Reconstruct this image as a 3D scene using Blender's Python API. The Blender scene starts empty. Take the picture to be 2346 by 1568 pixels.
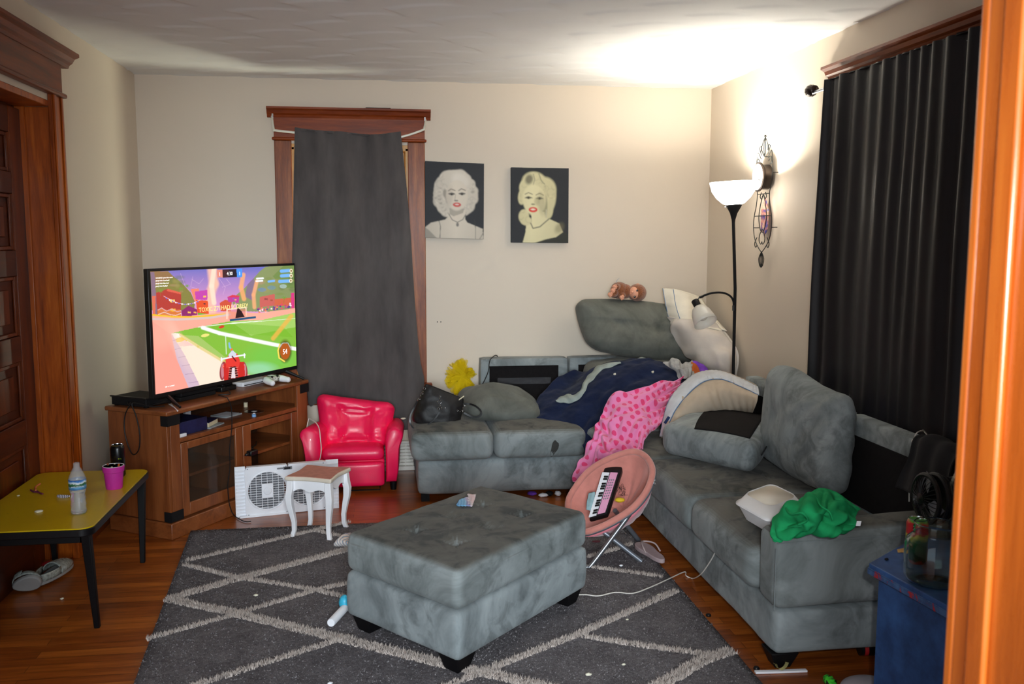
import bpy, bmesh, math, random
import numpy as np
from mathutils import Vector, Matrix, noise
random.seed(7)
SC = bpy.context.scene
COL = SC.collection
# ------------------------------------------------------------------ camera
FPX, PIT, YAW, ROL, CH = 2083.2, .1139, .1432, .0016, 1.6
_cy, _sy, _cp, _sp = math.cos(YAW), math.sin(YAW), math.cos(PIT), math.sin(PIT)
CF = Vector((_sy*_cp, _cy*_cp, -_sp)); _r0 = Vector((_cy, -_sy, 0)); _u0 = _r0.cross(CF)
CR = _r0*math.cos(ROL) + _u0*math.sin(ROL); CU = -_r0*math.sin(ROL) + _u0*math.cos(ROL)
CAM = Vector((0, 0, CH))
cam = bpy.data.cameras.new('camera'); camo = bpy.data.objects.new('camera', cam); COL.objects.link(camo)
camo.matrix_world = Matrix(((CR.x, CU.x, -CF.x, 0), (CR.y, CU.y, -CF.y, 0), (CR.z, CU.z, -CF.z, CH), (0, 0, 0, 1)))
cam.sensor_width = 36; cam.lens = FPX/2346*36; cam.clip_start = .05
cam.dof.use_dof = True; cam.dof.focus_distance = 4.9; cam.dof.aperture_fstop = 5.6
SC.camera = camo
# world, exposure
SC.view_settings.view_transform = 'Standard'; SC.view_settings.look = 'None'
SC.view_settings.exposure = 0.0; SC.view_settings.gamma = 1.0; SC.view_settings.use_curve_mapping = False
SC.cycles.use_denoising = True
SC.cycles.max_bounces = 10; SC.cycles.diffuse_bounces = 5; SC.cycles.transparent_max_bounces = 16
SC.cycles.sample_clamp_indirect = 6
W = bpy.data.worlds.new('daylight'); SC.world = W; W.use_nodes = True
W.node_tree.nodes['Background'].inputs[0].default_value = (.86, .95, 1.04, 1)
W.node_tree.nodes['Background'].inputs[1].default_value = 1.35
def light(name, kind, loc, power, col, size=.1, target=None, sizey=None, spot=None, spread=None):
    l = bpy.data.lights.new(name, kind); o = bpy.data.objects.new(name, l); COL.objects.link(o)
    o.location = loc; l.energy = power; l.color = col
    if kind == 'AREA':
        l.size = size
        if sizey: l.shape = 'RECTANGLE'; l.size_y = sizey
        if spread: l.spread = spread
    else: l.shadow_soft_size = size
    if spot: l.spot_size = spot; l.spot_blend = .9
    if target is not None: o.rotation_euler = (Vector(target)-Vector(loc)).to_track_quat('-Z', 'Y').to_euler()
    return o
D, XL, XR, HC = 6.279, -1.548, 2.319, 2.6456
light('camera_flash', 'SPOT', (.13, .0, 1.72), 140, (.97, .98, .97), .03, (.85, 5, 1.1), spot=math.radians(74))
light('daylight_back_window', 'AREA', (.75, D+.75, .95), 175, (1.0, 1.0, .74), 1.5, (-.19, D, 1.5), 1.5)
light('doorway_fill', 'AREA', (-.05, -2.8, 1.85), 78, (.84, .96, 1.04), 1.7, (1.3, 5, 1.0), 1.5, spread=math.radians(85))  # unseen area lamp added behind the opening as soft frontal fill, aimed right

# ------------------------------------------------------------------ pixels to points in the room
def ray(px, py): return CF + CR*((px-1173)/FPX) - CU*((py-784)/FPX)
def atz(px, py, h=0.): d = ray(px, py); return CAM + d*((h-CH)/d.z)
def aty(px, py, Y): d = ray(px, py); return CAM + d*(Y/d.y)
def atx(px, py, X): d = ray(px, py); return CAM + d*(X/d.x)
def atp(px, py, P, N): d = ray(px, py); return CAM + d*((Vector(P)-CAM).dot(N)/d.dot(N))
def V(*a): return Vector(a)
def lin(c):
    def f(v):
        v = v/255.
        return v/12.92 if v <= .04045 else ((v+.055)/1.055)**2.4
    return (f(c[0]), f(c[1]), f(c[2]), 1)

# ------------------------------------------------------------------ materials
class NT:
    def __init__(s, name):
        s.m = bpy.data.materials.new(name); s.m.use_nodes = True; s.t = s.m.node_tree
        s.b = s.t.nodes['Principled BSDF']; s.out = s.t.nodes['Material Output']
    def n(s, typ, **kw):
        nd = s.t.nodes.new(typ)
        for k, v in kw.items():
            if k.startswith('i_'):
                key = k[2:]; key = int(key) if key.isdigit() else key.replace('_', ' ')
                if hasattr(v, 'is_output'): s.t.links.new(v, nd.inputs[key])
                else: nd.inputs[key].default_value = v
            else: setattr(nd, k, v)
        return nd
    def coord(s, scale=(1, 1, 1), kind='Object', rot=(0, 0, 0)):
        tc = s.n('ShaderNodeTexCoord'); mp = s.n('ShaderNodeMapping'); s.t.links.new(tc.outputs[kind], mp.inputs[0])
        mp.inputs['Scale'].default_value = scale; mp.inputs['Rotation'].default_value = rot
        return mp.outputs[0]
    def noise(s, vec, sc, det=4, rough=.55, dist=0):
        return s.n('ShaderNodeTexNoise', i_Vector=vec, i_Scale=sc, i_Detail=det, i_Roughness=rough, i_Distortion=dist).outputs['Fac']
    def ramp(s, fac, stops):
        r = s.n('ShaderNodeValToRGB'); s.t.links.new(fac, r.inputs[0]); e = r.color_ramp.elements
        while len(e) < len(stops): e.new(.5)
        for i, (p, c) in enumerate(stops): e[i].position = p; e[i].color = lin(c) if len(c) == 3 else c
        return r.outputs[0]
    def mix(s, fac, a, b, mode='MIX'):
        m = s.n('ShaderNodeMix', data_type='RGBA', blend_type=mode)
        for sock, v in ((m.inputs[0], fac), (m.inputs[6], a), (m.inputs[7], b)):
            if hasattr(v, 'is_output'): s.t.links.new(v, sock)
            else: sock.default_value = v if not isinstance(v, tuple) or len(v) == 4 else lin(v)
        return m.outputs[2]
    def math(s, op, a, b=0., c=0.):
        m = s.n('ShaderNodeMath', operation=op)
        for i, v in enumerate((a, b, c)):
            if hasattr(v, 'is_output'): s.t.links.new(v, m.inputs[i])
            else: m.inputs[i].default_value = v
        return m.outputs[0]
    def set(s, **kw):
        for k, v in kw.items():
            k = k.replace('_', ' ')
            if hasattr(v, 'is_output'): s.t.links.new(v, s.b.inputs[k])
            else: s.b.inputs[k].default_value = v
    def bump(s, h, st=.3, dist=.01):
        b = s.n('ShaderNodeBump', i_Height=h, i_Strength=st, i_Distance=dist); s.t.links.new(b.outputs[0], s.b.inputs['Normal'])

def plain(name, c, rough=.6, metal=0., var=.06, sc=12, bump=0., spec=.5, emit=None, es=0., trans=0., alpha=1., ior=1.45, sheen=0., coat=0., bsc=None):
    m = NT(name); v = m.coord()
    c = lin(c)
    if var:
        n = m.noise(v, sc)
        a = tuple(x*(1-var*1.6) for x in c[:3])+(1,); b = tuple(min(1, x*(1+var*1.6)) for x in c[:3])+(1,)
        m.set(Base_Color=m.ramp(n, [(.3, a), (.7, b)]))
    else: m.set(Base_Color=c)
    m.set(Roughness=rough, Metallic=metal, IOR=ior, Alpha=alpha)
    m.b.inputs['Specular IOR Level'].default_value = spec
    m.b.inputs['Transmission Weight'].default_value = trans
    m.b.inputs['Coat Weight'].default_value = coat
    if sheen: m.b.inputs['Sheen Weight'].default_value = sheen; m.b.inputs['Sheen Roughness'].default_value = .5
    if bump: m.bump(m.noise(v, bsc or sc*6, 3), bump, .004)
    if emit: m.b.inputs['Emission Color'].default_value = lin(emit); m.b.inputs['Emission Strength'].default_value = es
    return m.m

def wood(name, dark, mid, light_, rough=.35, axis='Z', sc=1., coat=.3, spec=.5):
    m = NT(name)
    s = {'X': (1.2, 14, 14), 'Y': (14, 1.2, 14), 'Z': (14, 14, 1.2)}[axis]
    v = m.coord(tuple(k*sc for k in s))
    w = m.coord(tuple(k*sc*.55 for k in s))
    n1 = m.noise(w, 1.6, 5, .6, .6); n2 = m.noise(v, 5, 6, .7, .3)
    f = m.math('ADD', m.math('MULTIPLY', n1, .62), m.math('MULTIPLY', n2, .38))
    m.set(Base_Color=m.ramp(f, [(.33, dark), (.5, mid), (.68, light_)]), Roughness=m.math('ADD', m.math('MULTIPLY', n2, .2), rough-.1))
    m.b.inputs['Coat Weight'].default_value = coat; m.b.inputs['Coat Roughness'].default_value = .25
    m.b.inputs['Specular IOR Level'].default_value = spec
    m.bump(n2, .12, .003)
    return m.m

def suede(name, base, dark, stain=.5, light_=None, warm=None):
    m = NT(name); v = m.coord()
    n1 = m.noise(v, 3.2, 5, .62, 1.2); n2 = m.noise(v, 11, 4, .6, .8); n3 = m.noise(v, 1.7, 2, .5, .4)
    c = m.ramp(n1, [(.34, dark), (.5, base), (.66, light_ or tuple(min(255, int(x*1.16)) for x in base))])
    st = m.math('MULTIPLY', m.ramp(m.math('ADD', m.math('MULTIPLY', n2, .5), m.math('MULTIPLY', n3, .5)), [(.5, (0, 0, 0)), (.62, (255, 255, 255))]), stain)
    c = m.mix(st, c, tuple(int(x*.52) for x in base))
    if warm:   # soiled upward faces
        g = m.n('ShaderNodeNewGeometry'); sx = m.n('ShaderNodeSeparateXYZ'); m.t.links.new(g.outputs['True Normal'], sx.inputs[0])
        up = m.ramp(sx.outputs['Z'], [(.55, (0, 0, 0)), (.95, (255, 255, 255))])
        sp = m.ramp(m.math('ADD', m.math('MULTIPLY', n2, .55), m.math('MULTIPLY', n1, .45)), [(.40, tuple(int(x*.55) for x in warm)), (.5, warm), (.62, tuple(min(255, int(x*1.16)) for x in warm))])
        c = m.mix(m.math('MULTIPLY', up, .85), c, sp)
    m.set(Base_Color=c, Roughness=.93)
    m.b.inputs['Specular IOR Level'].default_value = .2
    m.b.inputs['Sheen Weight'].default_value = .08; m.b.inputs['Sheen Roughness'].default_value = .45
    m.bump(m.noise(v, 180, 2), .12, .002)
    return m.m

M = {}
def mk():
    # wall paint
    m = NT('wall_paint'); v = m.coord()
    n = m.noise(v, 1.1, 3); n2 = m.noise(v, 260, 3, .7)
    m.set(Base_Color=m.mix(m.math('MULTIPLY', n, .35), (217, 204, 187), (209, 197, 181)), Roughness=.62)
    m.b.inputs['Specular IOR Level'].default_value = .3
    m.bump(n2, .10, .002); M['wall'] = m.m
    M['ceil'] = plain('ceiling_plaster', (234, 235, 236), .8, var=.015, sc=3, bump=.1, bsc=160)
    # floor: strip oak, boards along X
    m = NT('floor_oak'); v = m.coord()
    br = m.n('ShaderNodeTexBrick', i_Vector=v, i_Scale=1., offset=.37, offset_frequency=2)
    br.inputs['Brick Width'].default_value = 1.15; br.inputs['Row Height'].default_value = .058; br.inputs['Mortar Size'].default_value = .0011
    br.inputs['Color1'].default_value = (.15, .15, .15, 1); br.inputs['Color2'].default_value = (.85, .85, .85, 1); br.inputs['Mortar'].default_value = (0, 0, 0, 1)
    br.inputs['Mortar Smooth'].default_value = .3
    gv = m.coord((2.2, 26, 26)); g = m.noise(gv, 2.2, 6, .65, .5)
    big = m.noise(m.coord((1, 1.6, 1)), 1.3, 3)
    f = m.math('ADD', m.math('MULTIPLY', g, .55), m.math('ADD', m.math('MULTIPLY', br.outputs['Color'], .28), m.math('MULTIPLY', big, .22)))
    c = m.ramp(f, [(.3, (92, 42, 10)), (.5, (146, 74, 22)), (.72, (190, 108, 38))])
    c = m.mix(m.math('MULTIPLY', br.outputs['Fac'], .75), c, (40, 18, 8))
    m.set(Base_Color=c, Roughness=m.math('ADD', m.math('MULTIPLY', big, .25), .24))
    m.b.inputs['Coat Weight'].default_value = .25; m.b.inputs['Coat Roughness'].default_value = .2
    m.bump(m.math('SUBTRACT', m.math('MULTIPLY', g, .3), br.outputs['Fac']), .25, .002); M['floor'] = m.m
    M['trimZ'] = wood('varnished_trim_upright', (100, 38, 6), (160, 74, 14), (196, 106, 30), .34, 'Z', 1, .1, .3)
    M['trimX'] = wood('varnished_trim_level', (84, 32, 8), (124, 52, 16), (156, 78, 32), .42, 'X', 1, .05, .22)
    M['trimY'] = wood('varnished_trim_deep', (72, 28, 8), (116, 50, 14), (146, 72, 26), .38, 'Y', 1, .05, .25)
    M['wintrim'] = wood('window_trim_worn', (92, 40, 16), (136, 72, 36), (176, 112, 68), .42, 'Z', 1.3, .05, .25)
    M['door'] = wood('dark_door', (40, 13, 3), (72, 27, 6), (98, 42, 12), .36, 'Y', 1, .05, .3)
    M['doorZ'] = wood('dark_door_stile', (50, 17, 4), (88, 35, 8), (118, 53, 15), .36, 'Z', 1, .05, .3)
    M['post'] = wood('orange_varnished_jamb', (150, 66, 16), (186, 92, 26), (206, 116, 40), .28, 'Z', .5, .5)
    M['sash'] = plain('sash_gold', (200, 146, 70), .4, var=.1)
    M['glass'] = plain('window_glass', (250, 255, 255), .02, var=0, alpha=.08)
    M['darkglass'] = plain('smoked_glass', (70, 60, 50), .04, var=0, spec=.8, alpha=.32)
    M['heater'] = plain('heater_enamel', (226, 222, 214), .35, var=.03)
    M['suede'] = suede('grey_microsuede', (134, 142, 144), (106, 113, 115), .6, (154, 162, 164))
    M['suede2'] = suede('soiled_grey_microsuede', (124, 131, 131), (98, 104, 104), .6, (142, 149, 150), (78, 74, 66))
    M['suede3'] = suede('greenish_grey_microsuede', (100, 102, 96), (86, 89, 83), .25, (110, 112, 106))
    M['blackcloth'] = plain('black_lining_cloth', (24, 22, 23), .95, var=.1, sc=40, spec=.15)
    M['blackplastic'] = plain('black_plastic', (16, 16, 18), .35, var=.05)
    M['matteblack'] = plain('matte_black', (18, 17, 19), .7, var=.05, spec=.3)
    M['blackwood'] = plain('black_wood', (10, 8, 10), .55, var=.1, spec=.25)
    M['ctnZ'] = None
    # curtains
    m = NT('charcoal_curtain'); v = m.coord((1, 1, .25)); n = m.noise(v, 9, 4, .6)
    m.set(Base_Color=m.ramp(n, [(.3, (70, 66, 66)), (.7, (92, 87, 86))]), Roughness=.9); m.b.inputs['Specular IOR Level'].default_value = .15
    m.b.inputs['Sheen Weight'].default_value = .2
    m.bump(m.noise(m.coord((1, 1, 1)), 420, 2), .1, .001); M['curtain'] = m.m
    m = NT('black_curtain_satin'); v = m.coord((1, 1, .2)); n = m.noise(v, 9, 4, .6)
    m.set(Base_Color=m.ramp(n, [(.3, (22, 21, 25)), (.7, (34, 32, 36))]), Roughness=.5); m.b.inputs['Specular IOR Level'].default_value = .3
    M['bcurtain'] = m.m
    # stand wood
    M['oakX'] = wood('stand_oak_level', (104, 52, 24), (132, 72, 34), (152, 88, 46), .42, 'X', 1.1, .1)
    M['oakZ'] = wood('stand_oak_upright', (104, 52, 24), (132, 72, 34), (152, 88, 46), .42, 'Z', 1.1, .1)
    M['oakdark'] = wood('stand_back_panel', (52, 30, 18), (70, 42, 24), (84, 52, 32), .5, 'Z', 1, 0)
    M['pinkleather'] = plain('hot_pink_vinyl', (246, 22, 84), .38, var=.04, sc=5, bump=.12, bsc=220, coat=.08)
    M['white'] = plain('white_paint', (246, 246, 250), .4, var=.03, sc=5)
    M['whiteplastic'] = plain('white_plastic', (242, 244, 250), .32, var=.03)
    M['cream'] = plain('cream_edge', (226, 214, 196), .45, var=.04)
    M['pinktop'] = plain('dusty_pink_paint', (196, 134, 122), .5, var=.08, sc=30, bump=.05)
    M['chrome'] = plain('chrome', (210, 210, 214), .18, 1, var=0)
    M['silver'] = plain('silver_tube', (150, 154, 160), .32, .85, var=.04)
    M['greytube'] = plain('grey_tube', (124, 128, 136), .4, .5, var=.04)
    M['fangrey'] = plain('fan_inner_grey', (120, 122, 128), .5, var=.1)
    M['rodwhite'] = plain('rod_white', (222, 220, 206), .3, var=.03)
    M['bronze'] = plain('dark_bronze', (52, 44, 40), .3, .7, var=.1)
    M['iron'] = plain('clock_iron', (38, 40, 40), .4, .6, var=.1)
    M['cord'] = plain('black_cord', (18, 17, 18), .5, var=0)
    M['whitecord'] = plain('white_cord', (226, 222, 214), .5, var=0)
    M['kidwhite'] = plain('off_white_cloth', (232, 226, 210), .9, var=.05, sc=9, bump=.15, bsc=60)
    M['pcase'] = plain('pale_pillowcase', (206, 198, 190), .9, var=.05, sc=7, bump=.12, bsc=90)
    M['beige'] = plain('beige_ticking', (186, 170, 150), .9, var=.08, sc=5, bump=.2, bsc=40)
    M['bluepipe'] = plain('blue_piping', (92, 122, 160), .8, var=.05)
    M['whiteband'] = plain('white_gusset', (206, 210, 216), .9, var=.06, sc=20, bump=.3, bsc=70)
    M['navy'] = plain('navy_fleece', (26, 34, 60), 1., var=.16, sc=10, bump=.3, bsc=90, spec=.03, sheen=.08)
    M['fleece'] = plain('grey_green_fleece', (150, 160, 156), .96, var=.08, sc=18, bump=.3, bsc=90, spec=.1)
    M['greyfleece'] = plain('pale_grey_fleece', (158, 158, 158), .96, var=.14, sc=24, bump=.3, bsc=90, spec=.1)
    M['purple'] = plain('purple_cloth', (112, 58, 176), .9, var=.15, sc=24)
    M['orange'] = plain('rust_orange_cloth', (176, 84, 28), .9, var=.1)
    m = NT('pink_polka_dot_cotton')
    vo = m.n('ShaderNodeTexVoronoi', i_Vector=m.coord((1, 1, 1), 'UV'), i_Scale=20., i_Randomness=.1)
    d = m.ramp(vo.outputs['Distance'], [(.27, (226, 44, 110)), (.31, (238, 138, 190))])
    n = m.noise(m.coord(), 6)
    m.set(Base_Color=m.mix(m.math('MULTIPLY', n, .25), d, (222, 116, 170)), Roughness=.85); m.b.inputs['Sheen Weight'].default_value = .3
    m.bump(m.noise(m.coord(), 60, 3), .25, .003); M['polka'] = m.m
    M['green'] = plain('green_jersey', (36, 160, 98), .95, var=.08, sc=16, bump=.2, bsc=120, spec=.08)
    m = NT('yellow_laminate'); v = m.coord(); n = m.noise(v, 5, 4); sp = m.noise(v, 60, 2)
    c = m.mix(m.math('MULTIPLY', n, .4), (206, 176, 14), (182, 150, 12))
    c = m.mix(m.ramp(sp, [(.68, (0, 0, 0)), (.72, (150, 150, 150))]), c, (90, 60, 30))
    m.set(Base_Color=c, Roughness=.28); m.b.inputs['Specular IOR Level'].default_value = .3; M['yellow'] = m.m
    M['edge'] = plain('table_black_edge', (14, 11, 14), .45, var=.05, spec=.3)
    M['clear'] = plain('clear_plastic', (210, 214, 216), .08, var=0, alpha=.2, spec=.9)
    M['jar'] = plain('jar_glass', (225, 236, 230), .02, var=0, trans=1, ior=1.35)
    M['frost'] = plain('frosted_glass', (236, 232, 222), .3, var=0, spec=.6, alpha=.62)
    M['rug'] = None
mk()

# ------------------------------------------------------------------ objects
WL = {}
def tag(o, label=None, cat=None, group=None, kind=None):
    for k, v in (('label', label), ('category', cat), ('group', group), ('kind', kind)):
        if v: o[k] = v
    return o
def thing(name, label, cat, loc, group=None):
    o = bpy.data.objects.new(name, None); COL.objects.link(o); o.location = loc; o.empty_display_size = .05
    WL[o.name] = Vector(loc); return tag(o, label, cat, group)
def slots(mb, mats):
    pass
class MB:
    def __init__(s): s.v = []; s.f = []; s.mi = []; s.uv = {}; s.m = 0
    def add(s, vs, fs, uv=None):
        b = len(s.v); s.v += [Vector(v) for v in vs]
        for f in fs: s.f.append(tuple(i+b for i in f)); s.mi.append(s.m)
        if uv:
            for i, u in enumerate(uv): s.uv[b+i] = u
        return s
    def box(s, x0, x1, y0, y1, z0, z1):
        return s.hexa([(x0, y0), (x1, y0), (x1, y1), (x0, y1)], z0, z1)
    def hexa(s, quad, z0, z1, top=None):
        q = quad; t = top or quad
        s.add([(a[0], a[1], z0) for a in q]+[(a[0], a[1], z1) for a in t],
              [(3, 2, 1, 0), (4, 5, 6, 7), (0, 1, 5, 4), (1, 2, 6, 5), (2, 3, 7, 6), (3, 0, 4, 7)]); return s
    def obox(s, c, ax, ay, az):   # half-axis vectors
        c, ax, ay, az = map(Vector, (c, ax, ay, az))
        vs = [c+ax*i+ay*j+az*k for k in (-1, 1) for i, j in ((-1, -1), (1, -1), (1, 1), (-1, 1))]
        return s.add(vs, [(3, 2, 1, 0), (4, 5, 6, 7), (0, 1, 5, 4), (1, 2, 6, 5), (2, 3, 7, 6), (3, 0, 4, 7)])
    def prism(s, poly, n):        # polygon points (3D) extruded along n
        n = Vector(n); k = len(poly); p = [Vector(a) for a in poly]
        return s.add(p+[a+n for a in p], [tuple(range(k))[::-1], tuple(range(k, 2*k))]+[(i, (i+1) % k, (i+1) % k+k, i+k) for i in range(k)])
    def tube(s, pts, r, n=8, closed=False, cap=True):
        pts = [Vector(p) for p in pts]; k = len(pts); rs = r if isinstance(r, (list, tuple)) else [r]*k
        vs = []; ref = None
        for i, p in enumerate(pts):
            a = pts[(i-1) % k] if (closed or i > 0) else p; b = pts[(i+1) % k] if (closed or i < k-1) else p
            t = (b-a)
            t = t.normalized() if t.length > 1e-9 else Vector((0, 0, 1))
            if ref is None: ref = t.orthogonal().normalized()
            ref = (ref-t*ref.dot(t)); ref = ref.normalized() if ref.length > 1e-6 else t.orthogonal().normalized()
            w = t.cross(ref)
            for j in range(n):
                an = 2*math.pi*j/n; vs.append(p+(ref*math.cos(an)+w*math.sin(an))*rs[i])
        fs = []
        for i in range(k if closed else k-1):
            i2 = (i+1) % k
            for j in range(n): fs.append((i*n+j, i*n+(j+1) % n, i2*n+(j+1) % n, i2*n+j))
        if cap and not closed: fs += [tuple(range(n))[::-1], tuple(range((k-1)*n, k*n))]
        return s.add(vs, fs)
    def lathe(s, prof, c, n=32, ax=(0, 0, 1), ref=None):
        ax = Vector(ax).normalized(); r1 = ax.orthogonal().normalized(); r2 = ax.cross(r1); c = Vector(c); k = len(prof)
        vs = [c+ax*h+(r1*math.cos(2*math.pi*j/n)+r2*math.sin(2*math.pi*j/n))*r for r, h in prof for j in range(n)]
        fs = [(i*n+j, i*n+(j+1) % n, (i+1)*n+(j+1) % n, (i+1)*n+j) for i in range(k-1) for j in range(n)]
        if prof[0][0] > 1e-5: fs.append(tuple(range(n))[::-1])
        if prof[-1][0] > 1e-5: fs.append(tuple(range((k-1)*n, k*n)))
        return s.add(vs, fs)
    def shell(s, prof, c, n=32, ax=(0, 0, 1)):   # open lathe without caps
        ax = Vector(ax).normalized(); r1 = ax.orthogonal().normalized(); r2 = ax.cross(r1); c = Vector(c); k = len(prof)
        vs = [c+ax*h+(r1*math.cos(2*math.pi*j/n)+r2*math.sin(2*math.pi*j/n))*r for r, h in prof for j in range(n)]
        return s.add(vs, [(i*n+j, i*n+(j+1) % n, (i+1)*n+(j+1) % n, (i+1)*n+j) for i in range(k-1) for j in range(n)])
    def ell(s, c, rx, ry=None, rz=None, n=16, disp=None, M3=None):
        ry = ry or rx; rz = rz or rx; c = Vector(c); vs = []; m = n//2+1
        for i in range(m+1):
            th = math.pi*i/m
            for j in range(n):
                ph = 2*math.pi*j/n; d = Vector((math.sin(th)*math.cos(ph), math.sin(th)*math.sin(ph), math.cos(th)))
                p = Vector((d.x*rx, d.y*ry, d.z*rz))
                if M3: p = M3 @ p
                if disp: p = p*(1+disp(d))
                vs.append(c+p)
        return s.add(vs, [(i*n+j, (i+1)*n+j, (i+1)*n+(j+1) % n, i*n+(j+1) % n) for i in range(m) for j in range(n)])
    def rbox(s, quad, thick, r, n=12, bulge=(0, 0), disp=None, nrm=None, side=0.):
        """rounded soft slab over a quad of 3-D points (middle plane), thickness along its normal"""
        q = [Vector(a) for a in quad]
        N = Vector(nrm).normalized() if nrm else ((q[1]-q[0]).cross(q[3]-q[0])).normalized()
        lx = ((q[1]-q[0]).length+(q[2]-q[3]).length)/2; ly = ((q[3]-q[0]).length+(q[2]-q[1]).length)/2
        h = (lx/2, ly/2, thick/2); r = min(r, *[x*.98 for x in h])
        def wp(t): return math.copysign(abs(t)**.72, t) if t else 0.
        idx = {}; vs = []; fs = []
        def vert(x, y, z):
            key = (round(x, 5), round(y, 5), round(z, 5))
            if key in idx: return idx[key]
            p = Vector((wp(x)*h[0], wp(y)*h[1], wp(z)*h[2]))
            inn = Vector([max(-(h[i]-r), min(h[i]-r, p[i])) for i in range(3)])
            d = p-inn; nn = d.normalized() if d.length > 1e-9 else Vector((0, 0, 1))
            if d.length > 1e-9: p = inn+nn*r
            u, v = p.x/h[0], p.y/h[1]; w = p.z/h[2]
            b = bulge[0] if w > 0 else bulge[1]
            zz = p.z+b*w*(1-u*u)*(1-v*v)
            uu = u*(1+side*(1-v*v)*(1-w*w)/lx); vv = v*(1+side*(1-u*u)*(1-w*w)/ly)
            a, c = (uu+1)/2, (vv+1)/2
            P = (q[0]*(1-a)+q[1]*a)*(1-c)+(q[3]*(1-a)+q[2]*a)*c+N*zz
            if disp: P = P+disp((u+1)/2, (v+1)/2, w, P, N)
            idx[key] = len(vs); vs.append(P); return idx[key]
        m = max(3, n//3)
        def face(fn, na, nb):
            for i in range(na):
                for j in range(nb):
                    a0, a1, b0, b1 = -1+2*i/na, -1+2*(i+1)/na, -1+2*j/nb, -1+2*(j+1)/nb
                    fs.append((vert(*fn(a0, b0)), vert(*fn(a1, b0)), vert(*fn(a1, b1)), vert(*fn(a0, b1))))
        face(lambda a, b: (a, b, 1), n, n); face(lambda a, b: (b, a, -1), n, n)
        face(lambda a, b: (a, -1, b), n, m); face(lambda a, b: (-a, 1, b), n, m)
        face(lambda a, b: (1, a, b), n, m); face(lambda a, b: (-1, -a, b), n, m)
        return s.add(vs, fs)
    def grid(s, fn, nu, nv, uv=None, closeu=False):
        vs = []; us = []
        for i in range(nu+(0 if closeu else 1)):
            for j in range(nv+1):
                vs.append(fn(i/nu, j/nv)); us.append(uv(i/nu, j/nv) if uv else (i/nu, j/nv))
        k = nv+1; R = nu if closeu else nu
        tot = nu if closeu else nu+1
        return s.add(vs, [(i*k+j, ((i+1) % tot)*k+j, ((i+1) % tot)*k+j+1, i*k+j+1) for i in range(R) for j in range(nv)], us)
    def build(s, name, mats, parent=None, smooth=True, bevel=0., seg=2, solid=0., sub=0, loc=None, angle=40, off=0.):
        me = bpy.data.meshes.new(name)
        if parent is not None: o0 = WL[parent.name]
        elif loc is not None: o0 = Vector(loc)
        else:
            xs = [v.x for v in s.v]; ys = [v.y for v in s.v]; zs = [v.z for v in s.v]
            o0 = Vector(((min(xs)+max(xs))/2, (min(ys)+max(ys))/2, min(zs)))
        me.from_pydata([v-o0 for v in s.v], [], s.f)
        mats = mats if isinstance(mats, (list, tuple)) else [mats]
        for m in mats: me.materials.append(M[m] if isinstance(m, str) else m)
        if any(s.mi): me.polygons.foreach_set('material_index', s.mi)
        if s.uv:
            l = me.uv_layers.new(name='UVMap'); d = np.zeros(len(me.loops)*2)
            for k, lp in enumerate(me.loops):
                u = s.uv.get(lp.vertex_index, (0, 0)); d[2*k], d[2*k+1] = u
            l.data.foreach_set('uv', d)
        bm = bmesh.new(); bm.from_mesh(me); bmesh.ops.recalc_face_normals(bm, faces=bm.faces) if not s.uv else None; bm.to_mesh(me); bm.free()
        o = bpy.data.objects.new(name, me); COL.objects.link(o)
        if smooth:
            me.polygons.foreach_set('use_smooth', [True]*len(me.polygons))
        if solid: md = o.modifiers.new('solid', 'SOLIDIFY'); md.thickness = solid; md.offset = off
        if bevel: md = o.modifiers.new('bevel', 'BEVEL'); md.width = bevel; md.segments = seg; md.limit_method = 'ANGLE'; md.angle_limit = math.radians(35)
        if sub: md = o.modifiers.new('sub', 'SUBSURF'); md.levels = sub; md.render_levels = sub
        if smooth and angle < 180:
            at = None
            try: me.set_sharp_from_angle(angle=math.radians(angle))
            except Exception: pass
        WL[o.name] = o0
        if parent is not None: o.parent = parent
        else: o.location = o0
        return o
def single(mb, name, mats, label, cat, group=None, kind=None, **kw):
    return tag(mb.build(name, mats, **kw), label, cat, group, kind)
def clone(src, loc, label, group=None):   # a thing with its parts and sub-parts
    c = src.copy(); COL.objects.link(c); c.location = loc; WL[c.name] = Vector(loc); c['label'] = label
    if group: c['group'] = group
    for ch in list(src.children):
        d = ch.copy(); COL.objects.link(d); d.parent = c
        for g in list(ch.children):
            e = g.copy(); COL.objects.link(e); e.parent = d
    return c
def crom(P, n=6, closed=False):
    P = [Vector(p) for p in P]; k = len(P); out = []
    for i in range(k if closed else k-1):
        a, b, c, d = (P[(i-1) % k] if closed or i > 0 else P[i]), P[i], P[(i+1) % k], (P[(i+2) % k] if closed or i+2 < k else P[(i+1) % k])
        for j in range(n):
            t = j/n; out.append(.5*((2*b)+(c-a)*t+(2*a-5*b+4*c-d)*t*t+(3*b-a-3*c+d)*t**3))
    if not closed: out.append(P[-1])
    return out
def crv(P, t):
    k = len(P)-1; x = min(max(t, 0), 1)*k; i = min(int(x), k-1); f = x-i
    a = P[max(i-1, 0)]; b = P[i]; c = P[i+1]; d = P[min(i+2, k)]
    return .5*((2*b)+(c-a)*f+(2*a-5*b+4*c-d)*f*f+(3*b-a-3*c+d)*f**3)
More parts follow.
